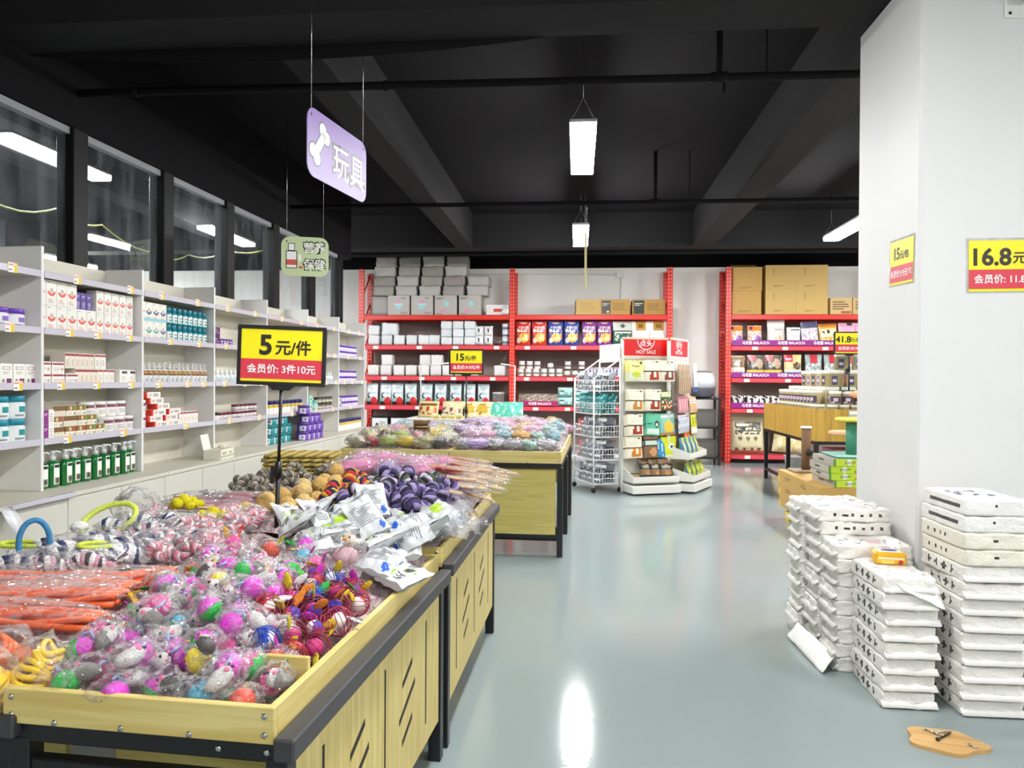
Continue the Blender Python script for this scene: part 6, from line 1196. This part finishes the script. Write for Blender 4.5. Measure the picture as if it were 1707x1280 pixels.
CG = [cage_toy('#a83248', '#d82c34', '#f0eeec', ('#f0d02c', '#38b848', '#e0408a', '#f6f0f0'), 1), cage_toy('#2f4fb4', '#2a4cc0', '#f2f2f2', ('#38b848', '#e84090', '#f0d02c'), 2), cage_toy('#b83a4c', '#3a48c4', '#e8e6e8', ('#f0c42c', '#d83ac0', '#58c84a'), 3), cage_toy('#8a3040', '#d83a88', '#4a3ab4', ('#e6d02c', '#f08a2c', '#d83ac0'), 4)]
CGN = ['red wire cage ball with feathers', 'blue wire cage ball with green feather', 'red wire cage ball around a blue ball', 'dark red wire cage ball']
n_ = 0
for j in range(7):
    for i in range(4):
        lx, ly = -.205 + i * .062 + (.03 if j % 2 else 0), .245 + j * .066
        if lx > -.035 or (j < 1 and i < 1): continue
        P = tp(TA, RZA, lx, ly); q = (i + 2 * j) % 4 if (i + j) % 3 else 3; CG[q].put((P.x, P.y, mound(P.x, P.y) + .04), 0, '%s beside the tray divider, %s row, %s across' % (CGN[q], nth(j), nth(i)), 'wire cage balls in the near tray', rot=(random.uniform(0, 6), random.uniform(-.6, .6), random.uniform(0, 6.28)))
# white foil pouches
wpL = [('r', 0, .86, 1, 1, '#d2d5d6')]
PW = [pouch('white_pouch', 'pouch', .112, .15, .045, '#c9cccd', [('r', .12, .12, .42, .36, '#9ac43a'), ('e', .62, .55, .2, .14, '#7a8a4a'), ('e', .62, .55, .13, .09, '#4a4f3a')], [('RMG', .45, .78, .1, '#2c2f30', 1)], seed=301, nx=18, nz=22, cr=.011, lines=[(.5, .12, .9, .32, 3, '#5a5e5e')]),
      pouch('white_pouch', 'pouch', .112, .15, .045, '#c5c9cb', [('e', .78, .14, .1, .08, '#2f62c4')], (), seed=302, nx=18, nz=22, cr=.011, lines=[(.12, .25, .88, .8, 11, '#77797c')]), pouch('white_pouch', 'pouch', .112, .15, .045, '#bfc3c5', [('r', .1, .6, .5, .85, '#a4c83c'), ('r', .6, .1, .9, .3, '#3a3c40')], (), seed=303, nx=18, nz=22, cr=.011, lines=[(.12, .2, .8, .5, 5, '#8a8d90')])]
PWN = ['white pouch with green patch and picture', 'white pouch with small print and blue dot', 'white pouch with lime corner and dark code']
rp = random.Random(5)
sp = [(-.96, 2.50), (-.84, 2.46), (-.72, 2.42), (-.61, 2.40), (-.55, 2.36), (-.90, 2.62), (-.78, 2.58), (-.66, 2.56), (-.57, 2.52), (-.98, 2.60), (-.85, 2.68), (-.73, 2.66), (-.61, 2.68), (-.56, 2.64), (-.66, 2.28), (-.56, 2.24), (-.55, 2.14), (-.60, 2.15), (-.78, 2.30), (-.90, 2.36), (-.99, 2.44), (-.74, 2.36), (-.84, 2.36), (-.66, 2.42)]
for i, (x, y) in enumerate(sp):
    k = (0, 1, 2, 1, 0, 2, 0, 1)[i % 8]; PW[k].put((x, y, mound(x, y) + .026 + .012 * (i % 3)), 0, '%s, %s from the pile corner by the aisle' % (PWN[k], nth(len(sp) - 1 - i)), 'white pouches', rot=(R(-72 + rp.uniform(-14, 26)), R(rp.uniform(-26, 26)), rp.uniform(-1.5, 1.5)))
# ropes and braids
def braid_path(kind, L, seed):
    if kind == 'line': return [(-L / 2 + L * i / 24, .03 * L * math.sin(i * .4 + seed), .01 * math.sin(i * .5)) for i in range(25)], False
    if kind == 'ring': return [(L * math.cos(a), L * .8 * math.sin(a), .01 * math.sin(2 * a)) for a in [2 * PI * i / 30 for i in range(30)]], True
    return [(L * (math.sin(a) + 2 * math.sin(2 * a)) / 3, L * (math.cos(a) - 2 * math.cos(2 * a)) / 3, L * .45 * -math.sin(3 * a)) for a in [2 * PI * i / 48 for i in range(48)]], True
def braid(name, cols, kind, L, r, seed, strands=3, turns=7, cat='rope toy', ends=True, wrapper=None, extra=None):
    t = thing(name, '', cat); pth, cl = braid_path(kind, L, seed); P = [Vector(p) for p in pth]; n = len(P); sub = 3
    Q = []
    for i in range(n if cl else n - 1):
        for s in range(sub): Q.append(P[i].lerp(P[(i + 1) % n], s / sub))
    if not cl: Q.append(P[-1])
    N = len(Q)
    for k in range(strands):
        pts = []
        for i, q in enumerate(Q):
            tg = (Q[(i + 1) % N] - Q[i - 1]) if cl else (Q[min(N - 1, i + 1)] - Q[max(0, i - 1)]); tg.normalize(); a = tg.cross(Vector((0, 0, 1))); a = a.normalized() if a.length > 1e-4 else Vector((1, 0, 0)); b_ = tg.cross(a); ph = 2 * PI * (k / strands + turns * i / N)
            pts.append(q + (a * math.cos(ph) + b_ * math.sin(ph)) * r * .62)
        m = MB(); m.tube(pts, r * .62, pm(cols[k % len(cols)], .9, bump=.8, bs=220, var=.15, vs=60), 7, cl); m.build('strand', t)
    if ends and not cl:
        for s in (0, -1):
            m = MB(); dr = (Q[s] - Q[1 if s == 0 else -2]).normalized()
            for j in range(12):
                v = Vector((math.sin(j * 2.4 + seed), math.cos(j * 1.7), math.sin(j * 3.1))) * .55; m.tube([Q[s], Q[s] + (dr + v * .6).normalized() * r * 2.4], [r * .25, r * .1], pm(cols[j % len(cols)], .9), 5)
            m.build('frayed_tassel', t)
    if extra: extra(t)
    if wrapper: m = MB(); wrap(m, (0, 0, 0), wrapper, seed + 40); m.build('wrapper', t)
    return Proto(t)
def loopx(col, L):
    def f(t): m = MB(); m.tube([(-L / 2 - .045 + .05 * math.cos(a), .028 * math.sin(a), .012 + .02 * math.sin(a / 2)) for a in [2 * PI * i / 24 for i in range(24)]], .007, pm(col, .8, bump=.6, bs=200), 8, True); m.build('loop_handle', t)
    return f
NV = [braid('rope_tug', ('#27315c', '#e6e4e2', '#7a7684'), 'line', .22, .022, 1, wrapper=(.15, .05, .04), extra=loopx('#c9d84a', .22)), braid('rope_tug', ('#2c3868', '#efeeee', '#efeeee'), 'line', .2, .024, 2, wrapper=(.14, .05, .04)), braid('rope_tug', ('#3a3440', '#d8a0b4', '#efeeee'), 'line', .2, .02, 3, wrapper=(.14, .05, .04))]
GL = {0: 'navy and white braided rope tug with lime loop', 1: 'navy and white braided rope tug', 2: 'plum and pink braided rope tug'}
for i, (x, y, k, a) in enumerate(((-1.62, 2.28, 0, .5), (-1.50, 2.18, 1, .9), (-1.62, 2.13, 2, .2), (-1.45, 2.34, 2, .4), (-1.54, 2.45, 1, .1), (-1.40, 2.12, 1, .8), (-1.66, 2.0, 1, .3), (-1.35, 2.24, 0, 1.0), (-1.56, 2.05, 0, .6), (-1.44, 2.02, 2, .3))):
    NV[k].put((x, y, mound(x, y) + .05), 0, '%s by the shelves, %s in the pile' % (GL[k], nth(i)), 'braided rope tugs', rot=(.1, random.uniform(-.2, .1), a))
hl = MB(); m_ = pm('#3f86b8', .8, bump=.7, bs=200)
t = thing('rope_loop', 'blue and white rope handle loop standing up in front of the cabinets', 'rope toy', (-1.67, 2.16, mound(-1.66, 2.18) + .03), R(30)); hl.tube([(.04 * math.sin(a), .008 * math.sin(a), .075 + .07 * math.cos(a)) for a in [-2.75 + 5.5 * i / 30 for i in range(31)]], .0085, m_, 8); hl.build('loop', t)
kn = MB(); kn.ell((0, 0, .0), (.03, .026, .024), pm('#dfe3e6', .9, bump=.8, bs=150), 16, 10); kn.build('knot', t)
t = thing('rope_loop', 'lime yellow rope loop lying on the braided ropes by the shelves', 'rope toy', (-1.60, 2.42, mound(-1.6, 2.42) + .085), R(20)); hl = MB(); hl.tube([(.085 * math.cos(a), .045 * math.sin(a), .045 * math.sin(a) + .02 * math.cos(a)) for a in [2 * PI * i / 32 for i in range(32)]], .0095, pm('#cfe05a', .8, bump=.6, bs=200), 8, True); hl.build('loop', t); kn = MB(); kn.ell((-.09, 0, -.02), (.03, .024, .02), pm('#e6e6e2', .9, bump=.8, bs=150), 14, 10); kn.build('knot', t)
# orange ropes
def orange_bundle(seed, L=.5, n=7):
    t = thing('orange_rope', '', 'rope toy'); oc = pm('#ea6a38', .55, var=.08)
    for k in range(n):
        m = MB(); y0 = (k - n / 2) * .013; m.tube([(-L / 2 + L * i / 14, y0 + .008 * math.sin(i * .5 + k + seed) + .004 * noise.noise(Vector((i, k, seed))), .012 * math.sin(k * 2.1 + i * .35)) for i in range(15)], .0078, oc, 7); m.build('strand', t)
    m = MB(); wrap(m, (0, 0, .004), (L * .53, .075, .032), seed + 60, 30, 20, .12); m.build('wrapper', t); return Proto(t)
OB = orange_bundle(1); OB2 = orange_bundle(2, .4, 6)
for i, (x, y, a, pr) in enumerate(((-1.42, 1.86, .08, OB), (-1.38, 1.76, .02, OB), (-1.48, 1.95, .22, OB2), (-1.36, 1.66, -.04, OB), (-1.30, 1.92, .5, OB2))): pr.put((x, y, mound(x, y) + .035 + .012 * (i % 2)), 0, 'bagged bundle of orange rope strands, %s in the heap left of the mice' % nth(i), 'orange rope bundles', rot=(0, random.uniform(-.05, .05), a))
def coil(col, seed, r=.05):
    t = thing('rope_coil', '', 'rope toy'); c_ = pm(col, .55, var=.08)
    for k in range(7): m = MB(); rr = r - .004 * k; m.tube([(rr * math.cos(a) * (1 + .05 * math.sin(3 * a + k)), rr * .8 * math.sin(a), .011 * k - .01 + .007 * math.sin(2 * a + k)) for a in [2 * PI * i / 28 for i in range(28)]], .0062, c_, 7, True); m.build('strand', t)
    m = MB(); wrap(m, (0, 0, .025), (r * 1.35, r * 1.2, .055), seed + 70); m.build('wrapper', t); return Proto(t)
OC = coil('#e86a30', 1); YC = coil('#f0c82c', 2)
for i, (x, y) in enumerate(((-1.245, 1.52), (-1.36, 1.53), (-1.5, 1.6))): OC.put((x, y, mound(x, y) + .035), 0, 'bagged orange rope coil near the tray front, %s from the mice' % nth(i), 'orange rope coils', rot=(R(35), 0, i * .8))
for i, (x, y) in enumerate(((-1.21, 1.43), (-1.32, 1.43), (-1.135, 1.475))): YC.put((x, y, mound(x, y) + .03), 0, 'bagged yellow rope coil at the tray front, %s of three' % ('middle', 'outer', 'inner')[i], 'yellow rope coils', rot=(R(30), 0, i * 1.1))
gy = braid('rope_tug', ('#9aa4b8', '#efeeee', '#5a6480'), 'line', .16, .018, 9, wrapper=(.11, .045, .035))
for i, (x, y, a) in enumerate(((-1.60, 1.78, 0), (-1.66, 1.88, .2), (-1.45, 1.45, .4))): gy.put((x, y, mound(x, y) + .045), a, 'blue-grey braided rope tug beside orange ropes, %s of three' % nth(i), 'blue-grey rope tugs')
# pink and white rope bones
PB_ = [braid('rope_bone', ('#e8a0b0', '#f4eeee', '#d8788c'), 'knot', .034, .011, 11 + k, 3, 12, wrapper=(.055, .05, .036)) for k in range(2)] + [braid('rope_bone', ('#f0d8dc', '#e07a92', '#8a4a58'), 'line', .11, .014, 14, 3, 6, wrapper=(.085, .04, .03))]
n_ = 0
for j in range(7):
    for i in range(6):
        x, y = -1.62 + i * .083 + (.04 if j % 2 else 0), 2.20 + j * .082
        if (x < -1.34 and y < 2.5) or x > -1.12 or (-1.56 < x < -1.36 and y > 2.55): continue
        PB_[(i + j) % 3].put((x, y, mound(x, y) + .035 + .015 * random.random()), 0, 'bagged pink and white rope knot, %s row behind the mice, %s across' % (nth(j), nth(i)), 'pink and white rope knots', rot=(random.uniform(-.5, .5), random.uniform(-.4, .4), random.uniform(0, 6)))
cd = carton('paper_tag', 'tag', .07, .002, .05, '#f2f0ec', [], (), .6, .0005, [(.1, .2, .8, .3, '#c9c4c0'), (.1, .5, .9, .58, '#c9c4c0')]); cd.put((-1.47, 2.50, mound(-1.47, 2.5) + .085), .5, 'small white paper tag lying on the pink rope knots', None, rot=(R(-10), R(6), .5))
# scattered bits among the mice at the back of the tray
for i, (x, y, k) in enumerate(((-1.08, 2.02, 3), (-.98, 2.10, 1), (-.88, 2.06, 0), (-1.05, 2.18, 1), (-.94, 2.22, 3), (-.82, 2.18, 2), (-1.12, 1.9, 3), (-1.0, 1.96, 3), (-.76, 2.12, 1), (-.86, 2.30, 0), (-1.1, 2.3, 1))): FT[k].put((x, y, mound(x, y) + .04), 0, '%s before the white pouches, %s in the scatter' % (FTN[k], nth(i)), 'feather balls behind the mice', rot=(random.uniform(-.6, .6), random.uniform(-.5, .5), random.uniform(0, 6)))
# pink chick toy
def chick():
    t = thing('chick_toy', 'pale pink bird toy in a clear bag in front of the white pouches', 'cat toy'); pk_ = fur('#f0c4cc'); b = MB(); b.ell((0, 0, .02), (.03, .026, .036), pk_, 18, 12, lambda q: 1 + .05 * noise.noise(q * 6)); b.build('body', t); b = MB(); b.ell((0, -.012, .066), (.022, .021, .021), fur('#f2dcc0'), 16, 10); o = b.build('head', t)
    for s in (-1, 1): b = MB(); b.ell((s * .012, -.029, .071), (.0036, .003, .0036), M_eye, 8, 6); b.build('eye', o)
    b = MB(); b.tube([(0, -.03, .064), (0, -.044, .061)], [.007, .001], pm('#e8a02c', .5), 8); b.build('beak', o)
    for s in (-1, 1): b = MB(); b.ell((s * .03, 0, .024), (.008, .016, .022), pk_, 10, 8); b.build('wing', t)
    b = MB(); wrap(b, (0, 0, .035), (.055, .05, .062), 77); b.build('wrapper', t); return Proto(t)
chick().put((-.69, 2.15, mound(-.69, 2.15) + .045), 0, None, None, rot=(R(-35), 0, R(-25)))
# yellow pompoms
def pomp(n, spread, seed, col='#f2de10'):
    t = thing('pompom_teaser', '', 'cat toy'); rnd = random.Random(seed)
    for i in range(n): a = i * 2.4; rr = spread * math.sqrt(i / n); m = MB(); m.ell((rr * math.cos(a), rr * math.sin(a), .012 * rnd.random() + .02 * (1 - i / n)), (.019, .019, .018), fur(col), 14, 10, lambda q: 1 + .12 * noise.noise(q * 9 + Vector((i, 0, 0)))); m.build('pompom', t)
    m = MB(); m.tube([(0, 0, 0), (.16, -.03, -.01)], .004, pm('#e6d8a0', .6), 6); m.build('stick', t); return Proto(t)
pomp(11, .055, 1).put((-1.475, 2.70, mound(-1.47, 2.7) + .06), .3, 'cluster of bright yellow pompoms among the pink rope knots', 'yellow pompom teasers'); pomp(9, .06, 2).put((-1.30, 2.57, mound(-1.3, 2.57) + .045), .1, 'flatter yellow pompom cluster beside the sign pole', 'yellow pompom teasers')
# pink wrapped sticks
def pstick(seed):
    t = thing('pink_teaser', '', 'cat toy'); m = MB(); m.tube([(-.16, 0, 0), (.16, .01, .004)], [.008, .012], pm('#e0a4b0', .6), 8); m.build('stick', t); m = MB(); m.ell((.1, 0, .005), (.07, .022, .016), fur('#e29aa8'), 16, 10); m.build('plush', t); m = MB(); wrap(m, (0, 0, .004), (.19, .04, .026), seed + 80, 28, 16, .15); m.build('wrapper', t); return Proto(t)
PS_ = pstick(1)
for i, (x, y, a) in enumerate(((-1.58, 2.94, .1), (-1.52, 3.0, .2), (-1.60, 3.05, .05), (-1.48, 2.90, .15), (-1.40, 3.05, .3), (-1.45, 2.80, .1))): PS_.put((x, y, mound(x, y) + .035 + .01 * (i % 2)), a, 'bagged pale pink teaser stick beside the yellow pompoms, %s of the layer' % nth(i), 'pale pink teaser sticks')
# grey fuzzy rings, sisal balls
gr = braid('fuzzy_ring', ('#8a8378', '#b5ad9f', '#6a645a'), 'ring', .05, .013, 21, 3, 9); 
for i, (x, y) in enumerate(((-1.62, 3.22), (-1.5, 3.28), (-1.4, 3.22), (-1.56, 3.38), (-1.44, 3.42), (-1.34, 3.36), (-1.63, 3.5), (-1.5, 3.52), (-1.36, 3.52), (-1.26, 3.48), (-1.3, 3.24), (-1.24, 3.58))): gr.put((x, y, mound(x, y) + .03 + .012 * (i % 3)), 0, 'grey-brown fuzzy ring behind the pink sticks, %s of the heap' % nth(i), 'grey fuzzy rings', rot=(random.uniform(-.5, .5), random.uniform(-.5, .5), i))
def sisal(col, seed):
    m = MB(); m.ell((0, 0, 0), (.037, .037, .036), pm(col, .95, bump=1, bs=120, var=.25, vs=60), 24, 16, lambda q: 1 + .07 * noise.noise(q * 7 + Vector((seed, 0, 0))) + .05 * noise.noise(q * 19)); return Proto(tag(m.build('sisal_ball'), '', 'cat toy'))
SI = [sisal('#cfa964', 1), sisal('#dbbb7c', 2)]
for i, (x, y) in enumerate(((-1.20, 2.78), (-1.12, 2.80), (-1.04, 2.84), (-1.24, 2.88), (-1.16, 2.90), (-1.08, 2.92), (-1.22, 2.98), (-1.13, 3.0), (-1.25, 3.08), (-1.17, 3.10), (-1.08, 3.02), (-1.22, 3.18), (-1.13, 3.2), (-1.24, 3.29), (-1.15, 3.3), (-1.08, 3.26), (-1.18, 3.40), (-1.10, 3.38), (-1.15, 3.48), (-1.28, 2.78))):
    SI[i % 2].put((x, y, mound(x, y) + .034 + .03 * (i % 3 == 0)), 0, 'tan sisal ball beside the sign pole, %s in the pile' % nth(i), 'tan sisal balls', rot=(i, i * 2, i * 3))
# rope knots: red-yellow-navy and purple-navy
RK = braid('rope_knot', ('#232648', '#c23030', '#d8a832'), 'knot', .05, .015, 31, 3, 14); PK_ = [braid('rope_knot', ('#1f1d33', '#5c4a80', '#a092bc'), 'knot', .048, .0155, 32, 3, 13), braid('rope_knot', ('#1f1d33', '#3f3866', '#8f80aa'), 'line', .17, .019, 33, 3, 6), braid('rope_knot', ('#2c2c34', '#4a5a40', '#c9b8d0'), 'knot', .05, .015, 34, 3, 13)]
for i, (x, y) in enumerate(((-1.02, 3.08), (-.98, 2.98), (-1.0, 3.20), (-.95, 3.10), (-.93, 3.0), (-1.03, 3.32), (-.96, 3.24))): RK.put((x, y, mound(x, y) + .045 + .012 * (i % 2)), 0, 'navy red and yellow rope knot next to the sisal balls, %s in the pile' % nth(i), 'navy red and yellow rope knots', rot=(random.uniform(-.5, .5), random.uniform(-.5, .5), i * 1.3), sc=1.25)
for i, (x, y) in enumerate(((-.88, 2.98), (-.8, 2.96), (-.72, 2.94), (-.64, 2.92), (-.86, 3.10), (-.77, 3.08), (-.68, 3.05), (-.60, 3.02), (-.90, 3.22), (-.81, 3.20), (-.72, 3.18), (-.63, 3.15), (-.84, 3.32), (-.75, 3.30), (-.66, 3.27), (-.57, 3.12), (-.92, 2.88), (-.83, 2.86), (-.74, 2.85), (-.65, 2.83))): k = i % 3; PK_[k].put((x, y, mound(x, y) + .06 + .03 * (i % 2)), 0, '%s between white pouches and stick wands, %s in the pile' % (('purple and navy rope knot', 'purple braided rope', 'dark rope knot with green thread')[k], nth(i)), 'purple rope knots', rot=(random.uniform(-.4, .4), random.uniform(-.4, .4), i * 1.1), sc=1.25)
# stick wands with red sleeves
def wand(seed, red):
    t = thing('stick_wand', '', 'cat toy'); m = MB(); m.tube([(-.21, 0, 0), (.21, .0, .004)], .0062, wood('#e2bc8c', '#cfa472', 'X', .5), 8); m.build('stick', t)
    if red: m = MB(); m.ell((-.03, .012, -.004), (.15, .026, .012), pm('#b02034', .5, var=.2), 16, 8); m.build('red_sleeve', t)
    m = MB(); wrap(m, (.1, 0, 0), (.13, .03, .018), seed + 90, 26, 14, .2); m.build('wrapper', t); return Proto(t)
WD = [wand(1, True), wand(2, False)]
for i in range(24): x = -.66 + .035 * (i % 4) + .012 * (i % 3); y = 3.16 + .03 * i; WD[i % 2].put((x + .03, y, mound(x, y) + .075 + .014 * (i % 3)), 0, '%s wooden stick wand pointing to the aisle, %s from the pouches' % (('red-sleeved', 'plain')[i % 2], nth(i)), 'wooden stick wands', rot=(0, random.uniform(.0, .12), random.uniform(-.75, -.3)))
# pink plush teasers
def plush(col, rad, seed, name='plush_teaser', wrapper=True, eyes=False, cat='plush toy', amp=1):
    t = thing(name, '', cat); m = MB(); off = Vector((seed, 0, 0)); m.ell((0, 0, 0), rad, fur(col), 24, 16, lambda q: 1 + amp * (.34 * noise.noise(q * 2.6 + off) + .14 * noise.noise(q * 7 + off))); o = m.build('plush_body', t)
    if eyes:
        for s in (-1, 1): k = MB(); k.ell((s * rad[0] * .3, -rad[1] * .75, rad[2] * .6), (.006, .005, .006), M_eye, 8, 6); k.build('eye', o)
    if wrapper: m = MB(); wrap(m, (0, 0, .0), tuple(v * 1.22 + .006 for v in rad), seed + 100, 26, 16, .2); tails(m, (rad[0] * 1.15, 0, 0), .06, .09, .3, seed); m.build('wrapper', t)
    return Proto(t)
PP_ = [plush('#f78fc0', (.12, .05, .035), 1), plush('#f59cc8', (.09, .055, .04), 2), plush('#c9b0e4', (.06, .04, .03), 3)]
for i, (x, y, k, a) in enumerate(((-1.08, 3.60, 0, .7), (-.98, 3.72, 1, .2), (-.86, 3.70, 0, -.5), (-.78, 3.56, 1, .4), (-.90, 3.52, 2, 0), (-1.1, 3.76, 1, .9), (-.70, 3.72, 0, -.6), (-.74, 3.44, 1, -.9))): PP_[k].put((x, y, mound(x, y) + .075 + .012 * (i % 2)), a, '%s near the back of the stick wands, %s in the pile' % (('long pink plush teaser', 'pink plush teaser', 'lilac plush teaser')[k], nth(i)), 'pink plush teasers')
# clear bags with small grey pieces
CB_ = [plush('#b9bcc4', (.03, .026, .02), 4, 'bagged_toy'), plush('#e0b4c4', (.03, .028, .022), 5, 'bagged_toy'), plush('#8fb8d4', (.03, .026, .02), 6, 'bagged_toy'), plush('#8a7a6a', (.035, .026, .02), 7, 'bagged_toy')]
for i, (x, y, k) in enumerate(((-.52, 2.78, 0), (-.53, 2.88, 3), (-.56, 2.96, 0), (-.50, 2.98, 2), (-.53, 3.06, 1), (-.50, 3.14, 0), (-.55, 2.70, 3), (-.49, 2.86, 0), (-.60, 2.88, 0), (-.52, 3.22, 1))): CB_[k].put((x, y, mound(x, y) + .04), 0, 'small %s toy in a clear bag along the dark rail, %s from the pouches' % (('grey', 'pink', 'blue', 'brown')[k], nth(i)), 'bagged toys by the rail', rot=(0, 0, i), sc=1.6)
# braided straw mats
def mat():
    t = thing('straw_mat', '', 'mat')
    for k in range(9):
        for s in (0, 1): m = MB(); m.tube([(-.17 + .34 * i / 40, (k - 4) * .026 + .006 * math.sin(i * .9 + s * PI), .004 * math.cos(i * .9 + s * PI)) for i in range(41)], .0075, pm(('#cdb968', '#a08a4c')[s], .9, bump=.5, bs=150), 6); m.build('braid_row', t)
    return Proto(t)
SM = mat()
for i in range(6): SM.put((-1.42 + .012 * (i % 2), 3.74, mound(-1.42, 3.72) + .008 + i * .022), .05 * (i % 3), 'braided straw mat in the pile by the cabinets, %s from the bottom' % nth(i), 'braided straw mats')
# upright empty bag
m = MB(); m.ell((0, 0, .07), (.09, .03, .1), film('#ffffff', .14, .6, .1, 35, 1.0, 'b'), 30, 22, lambda q: 1 + .3 * noise.noise(q * 2.6) + .2 * noise.noise(q * 7) + .1 * noise.noise(q * 15)); tag(m.build('clear_bag', None, (-1.64, 2.66, mound(-1.64, 2.66) + .0), .4), 'crumpled empty clear bag standing up in front of the cabinets', 'plastic bag')

# ---------------------------------------------------------------- far tables' toys
def mound2(X, Y):
    return .80 + .045 * ss((Y - 5.65) / .35) + .012 * noise.noise(Vector((X * 7, Y * 7, 2)))
for k, (lx, ly, nm) in enumerate(((0, 0, 'pink plush'), (-CW - .006, 0, 'mixed plush'), (0, CL + .008, 'second-row pink'), (-CW - .006, CL + .008, 'second-row mixed'))):
    heap_fill('crumpled clear bags filling the far tray of %s toys' % nm, tuple(tp(TC, RZC, lx, ly)), RZC, CW, CL, lambda X, Y: mound2(X, Y) - .015, .72, .02, (20, 20))
FL = [('#e6c83c', (.1, .04, .035), 'yellow'), ('#c8303c', (.07, .035, .03), 'red'), ('#d9cf9a', (.09, .06, .045), 'cream'), ('#7a5a3c', (.06, .045, .04), 'brown'), ('#b9c86a', (.08, .05, .04), 'pale green'), ('#d88a9c', (.07, .05, .04), 'rose'), ('#e8e0c8', (.08, .055, .04), 'white'), ('#4a4844', (.06, .04, .035), 'charcoal')]
FP = [plush(c, r_, 110 + i, 'plush_toy', amp=1.7) for i, (c, r_, n) in enumerate(FL)]
n_ = 0; seqL = (6, 1, 4, 0, 2, 7, 2, 3, 4, 5, 0, 6, 3, 2, 1, 7, 0, 4, 2, 5, 3, 0, 6, 2, 4, 1, 5, 2, 0, 3)
for j in range(5):
    for i in range(6):
        P = tp(TC, RZC, -CW * 2 + .09 + i * .135 + (.05 if j % 2 else 0), .085 + j * .165); k = seqL[(j * 6 + i) % 30]
        FP[k].put((P.x, P.y, mound2(P.x, P.y) + .04), 0, 'bagged %s plush toy on the far table by the shelves, %s row, %s across' % (FL[k][2], nth(j), nth(i)), 'mixed plush toys on the far table', rot=(random.uniform(-.3, .3), random.uniform(-.3, .3), random.uniform(0, 6)))
FR_ = [('#f0b0d0', (.13, .045, .035), 'pink'), ('#c4a8e0', (.13, .045, .035), 'lilac'), ('#9fc4d0', (.07, .055, .045), 'pale blue'), ('#eeb04a', (.09, .045, .035), 'orange'), ('#a9d0c4', (.07, .05, .04), 'mint'), ('#d8d4dc', (.08, .05, .035), 'pale grey'), ('#f2c8dc', (.08, .055, .045), 'blush')]
FQ = [plush(c, r_, 130 + i, 'plush_toy', amp=1.6) for i, (c, r_, n) in enumerate(FR_)]
seqR = (5, 1, 5, 5, 4, 5, 6, 0, 2, 3, 4, 2, 1, 6, 2, 3, 0, 4, 0, 1, 0, 3, 0, 2, 1, 0, 0, 6, 0, 3)
for j in range(5):
    for i in range(6):
        P = tp(TC, RZC, -CW + .09 + i * .13 + (.04 if j % 2 else 0), .085 + j * .165); k = seqR[(j * 6 + i) % 30]
        FQ[k].put((P.x, P.y, mound2(P.x, P.y) + .04 + .022 * j), 0, 'bagged %s plush toy on the far aisle table, %s row, %s across' % (FR_[k][2], nth(j), nth(i)), 'pink and blue plush toys on the far table', rot=(random.uniform(-.2, .2), random.uniform(-.2, .2), random.uniform(-.4, .4) if k < 2 else random.uniform(0, 6)))
for j in range(3):
    for i in range(12):
        P = tp(TC, RZC, -CW * 2 + .09 + i * .14, CL + .1 + j * .28); k = (i * 3 + j) % 7
        FQ[k].put((P.x, P.y, mound2(P.x, P.y) + .03), 0, 'bagged %s plush toy on the second-row tables, %s row, %s across' % (FR_[k][2], nth(j), nth(i)), 'plush toys on the second-row tables', rot=(0, 0, random.uniform(0, 6)))
bn = pouch('carded_toy', 'carded toy', .14, .12, .02, '#6a5034', [('r', .1, .3, .9, .7, '#3a2c20'), ('r', .15, .45, .85, .5, '#c9a870')], seed=150); P = tp(TC, RZC, -1.0, .3); bn.put((P.x - .15, P.y, mound2(P.x, P.y) + .06), 0, 'dark brown carded toy standing among the far plush toys', None, rot=(R(-30), 0, .2))
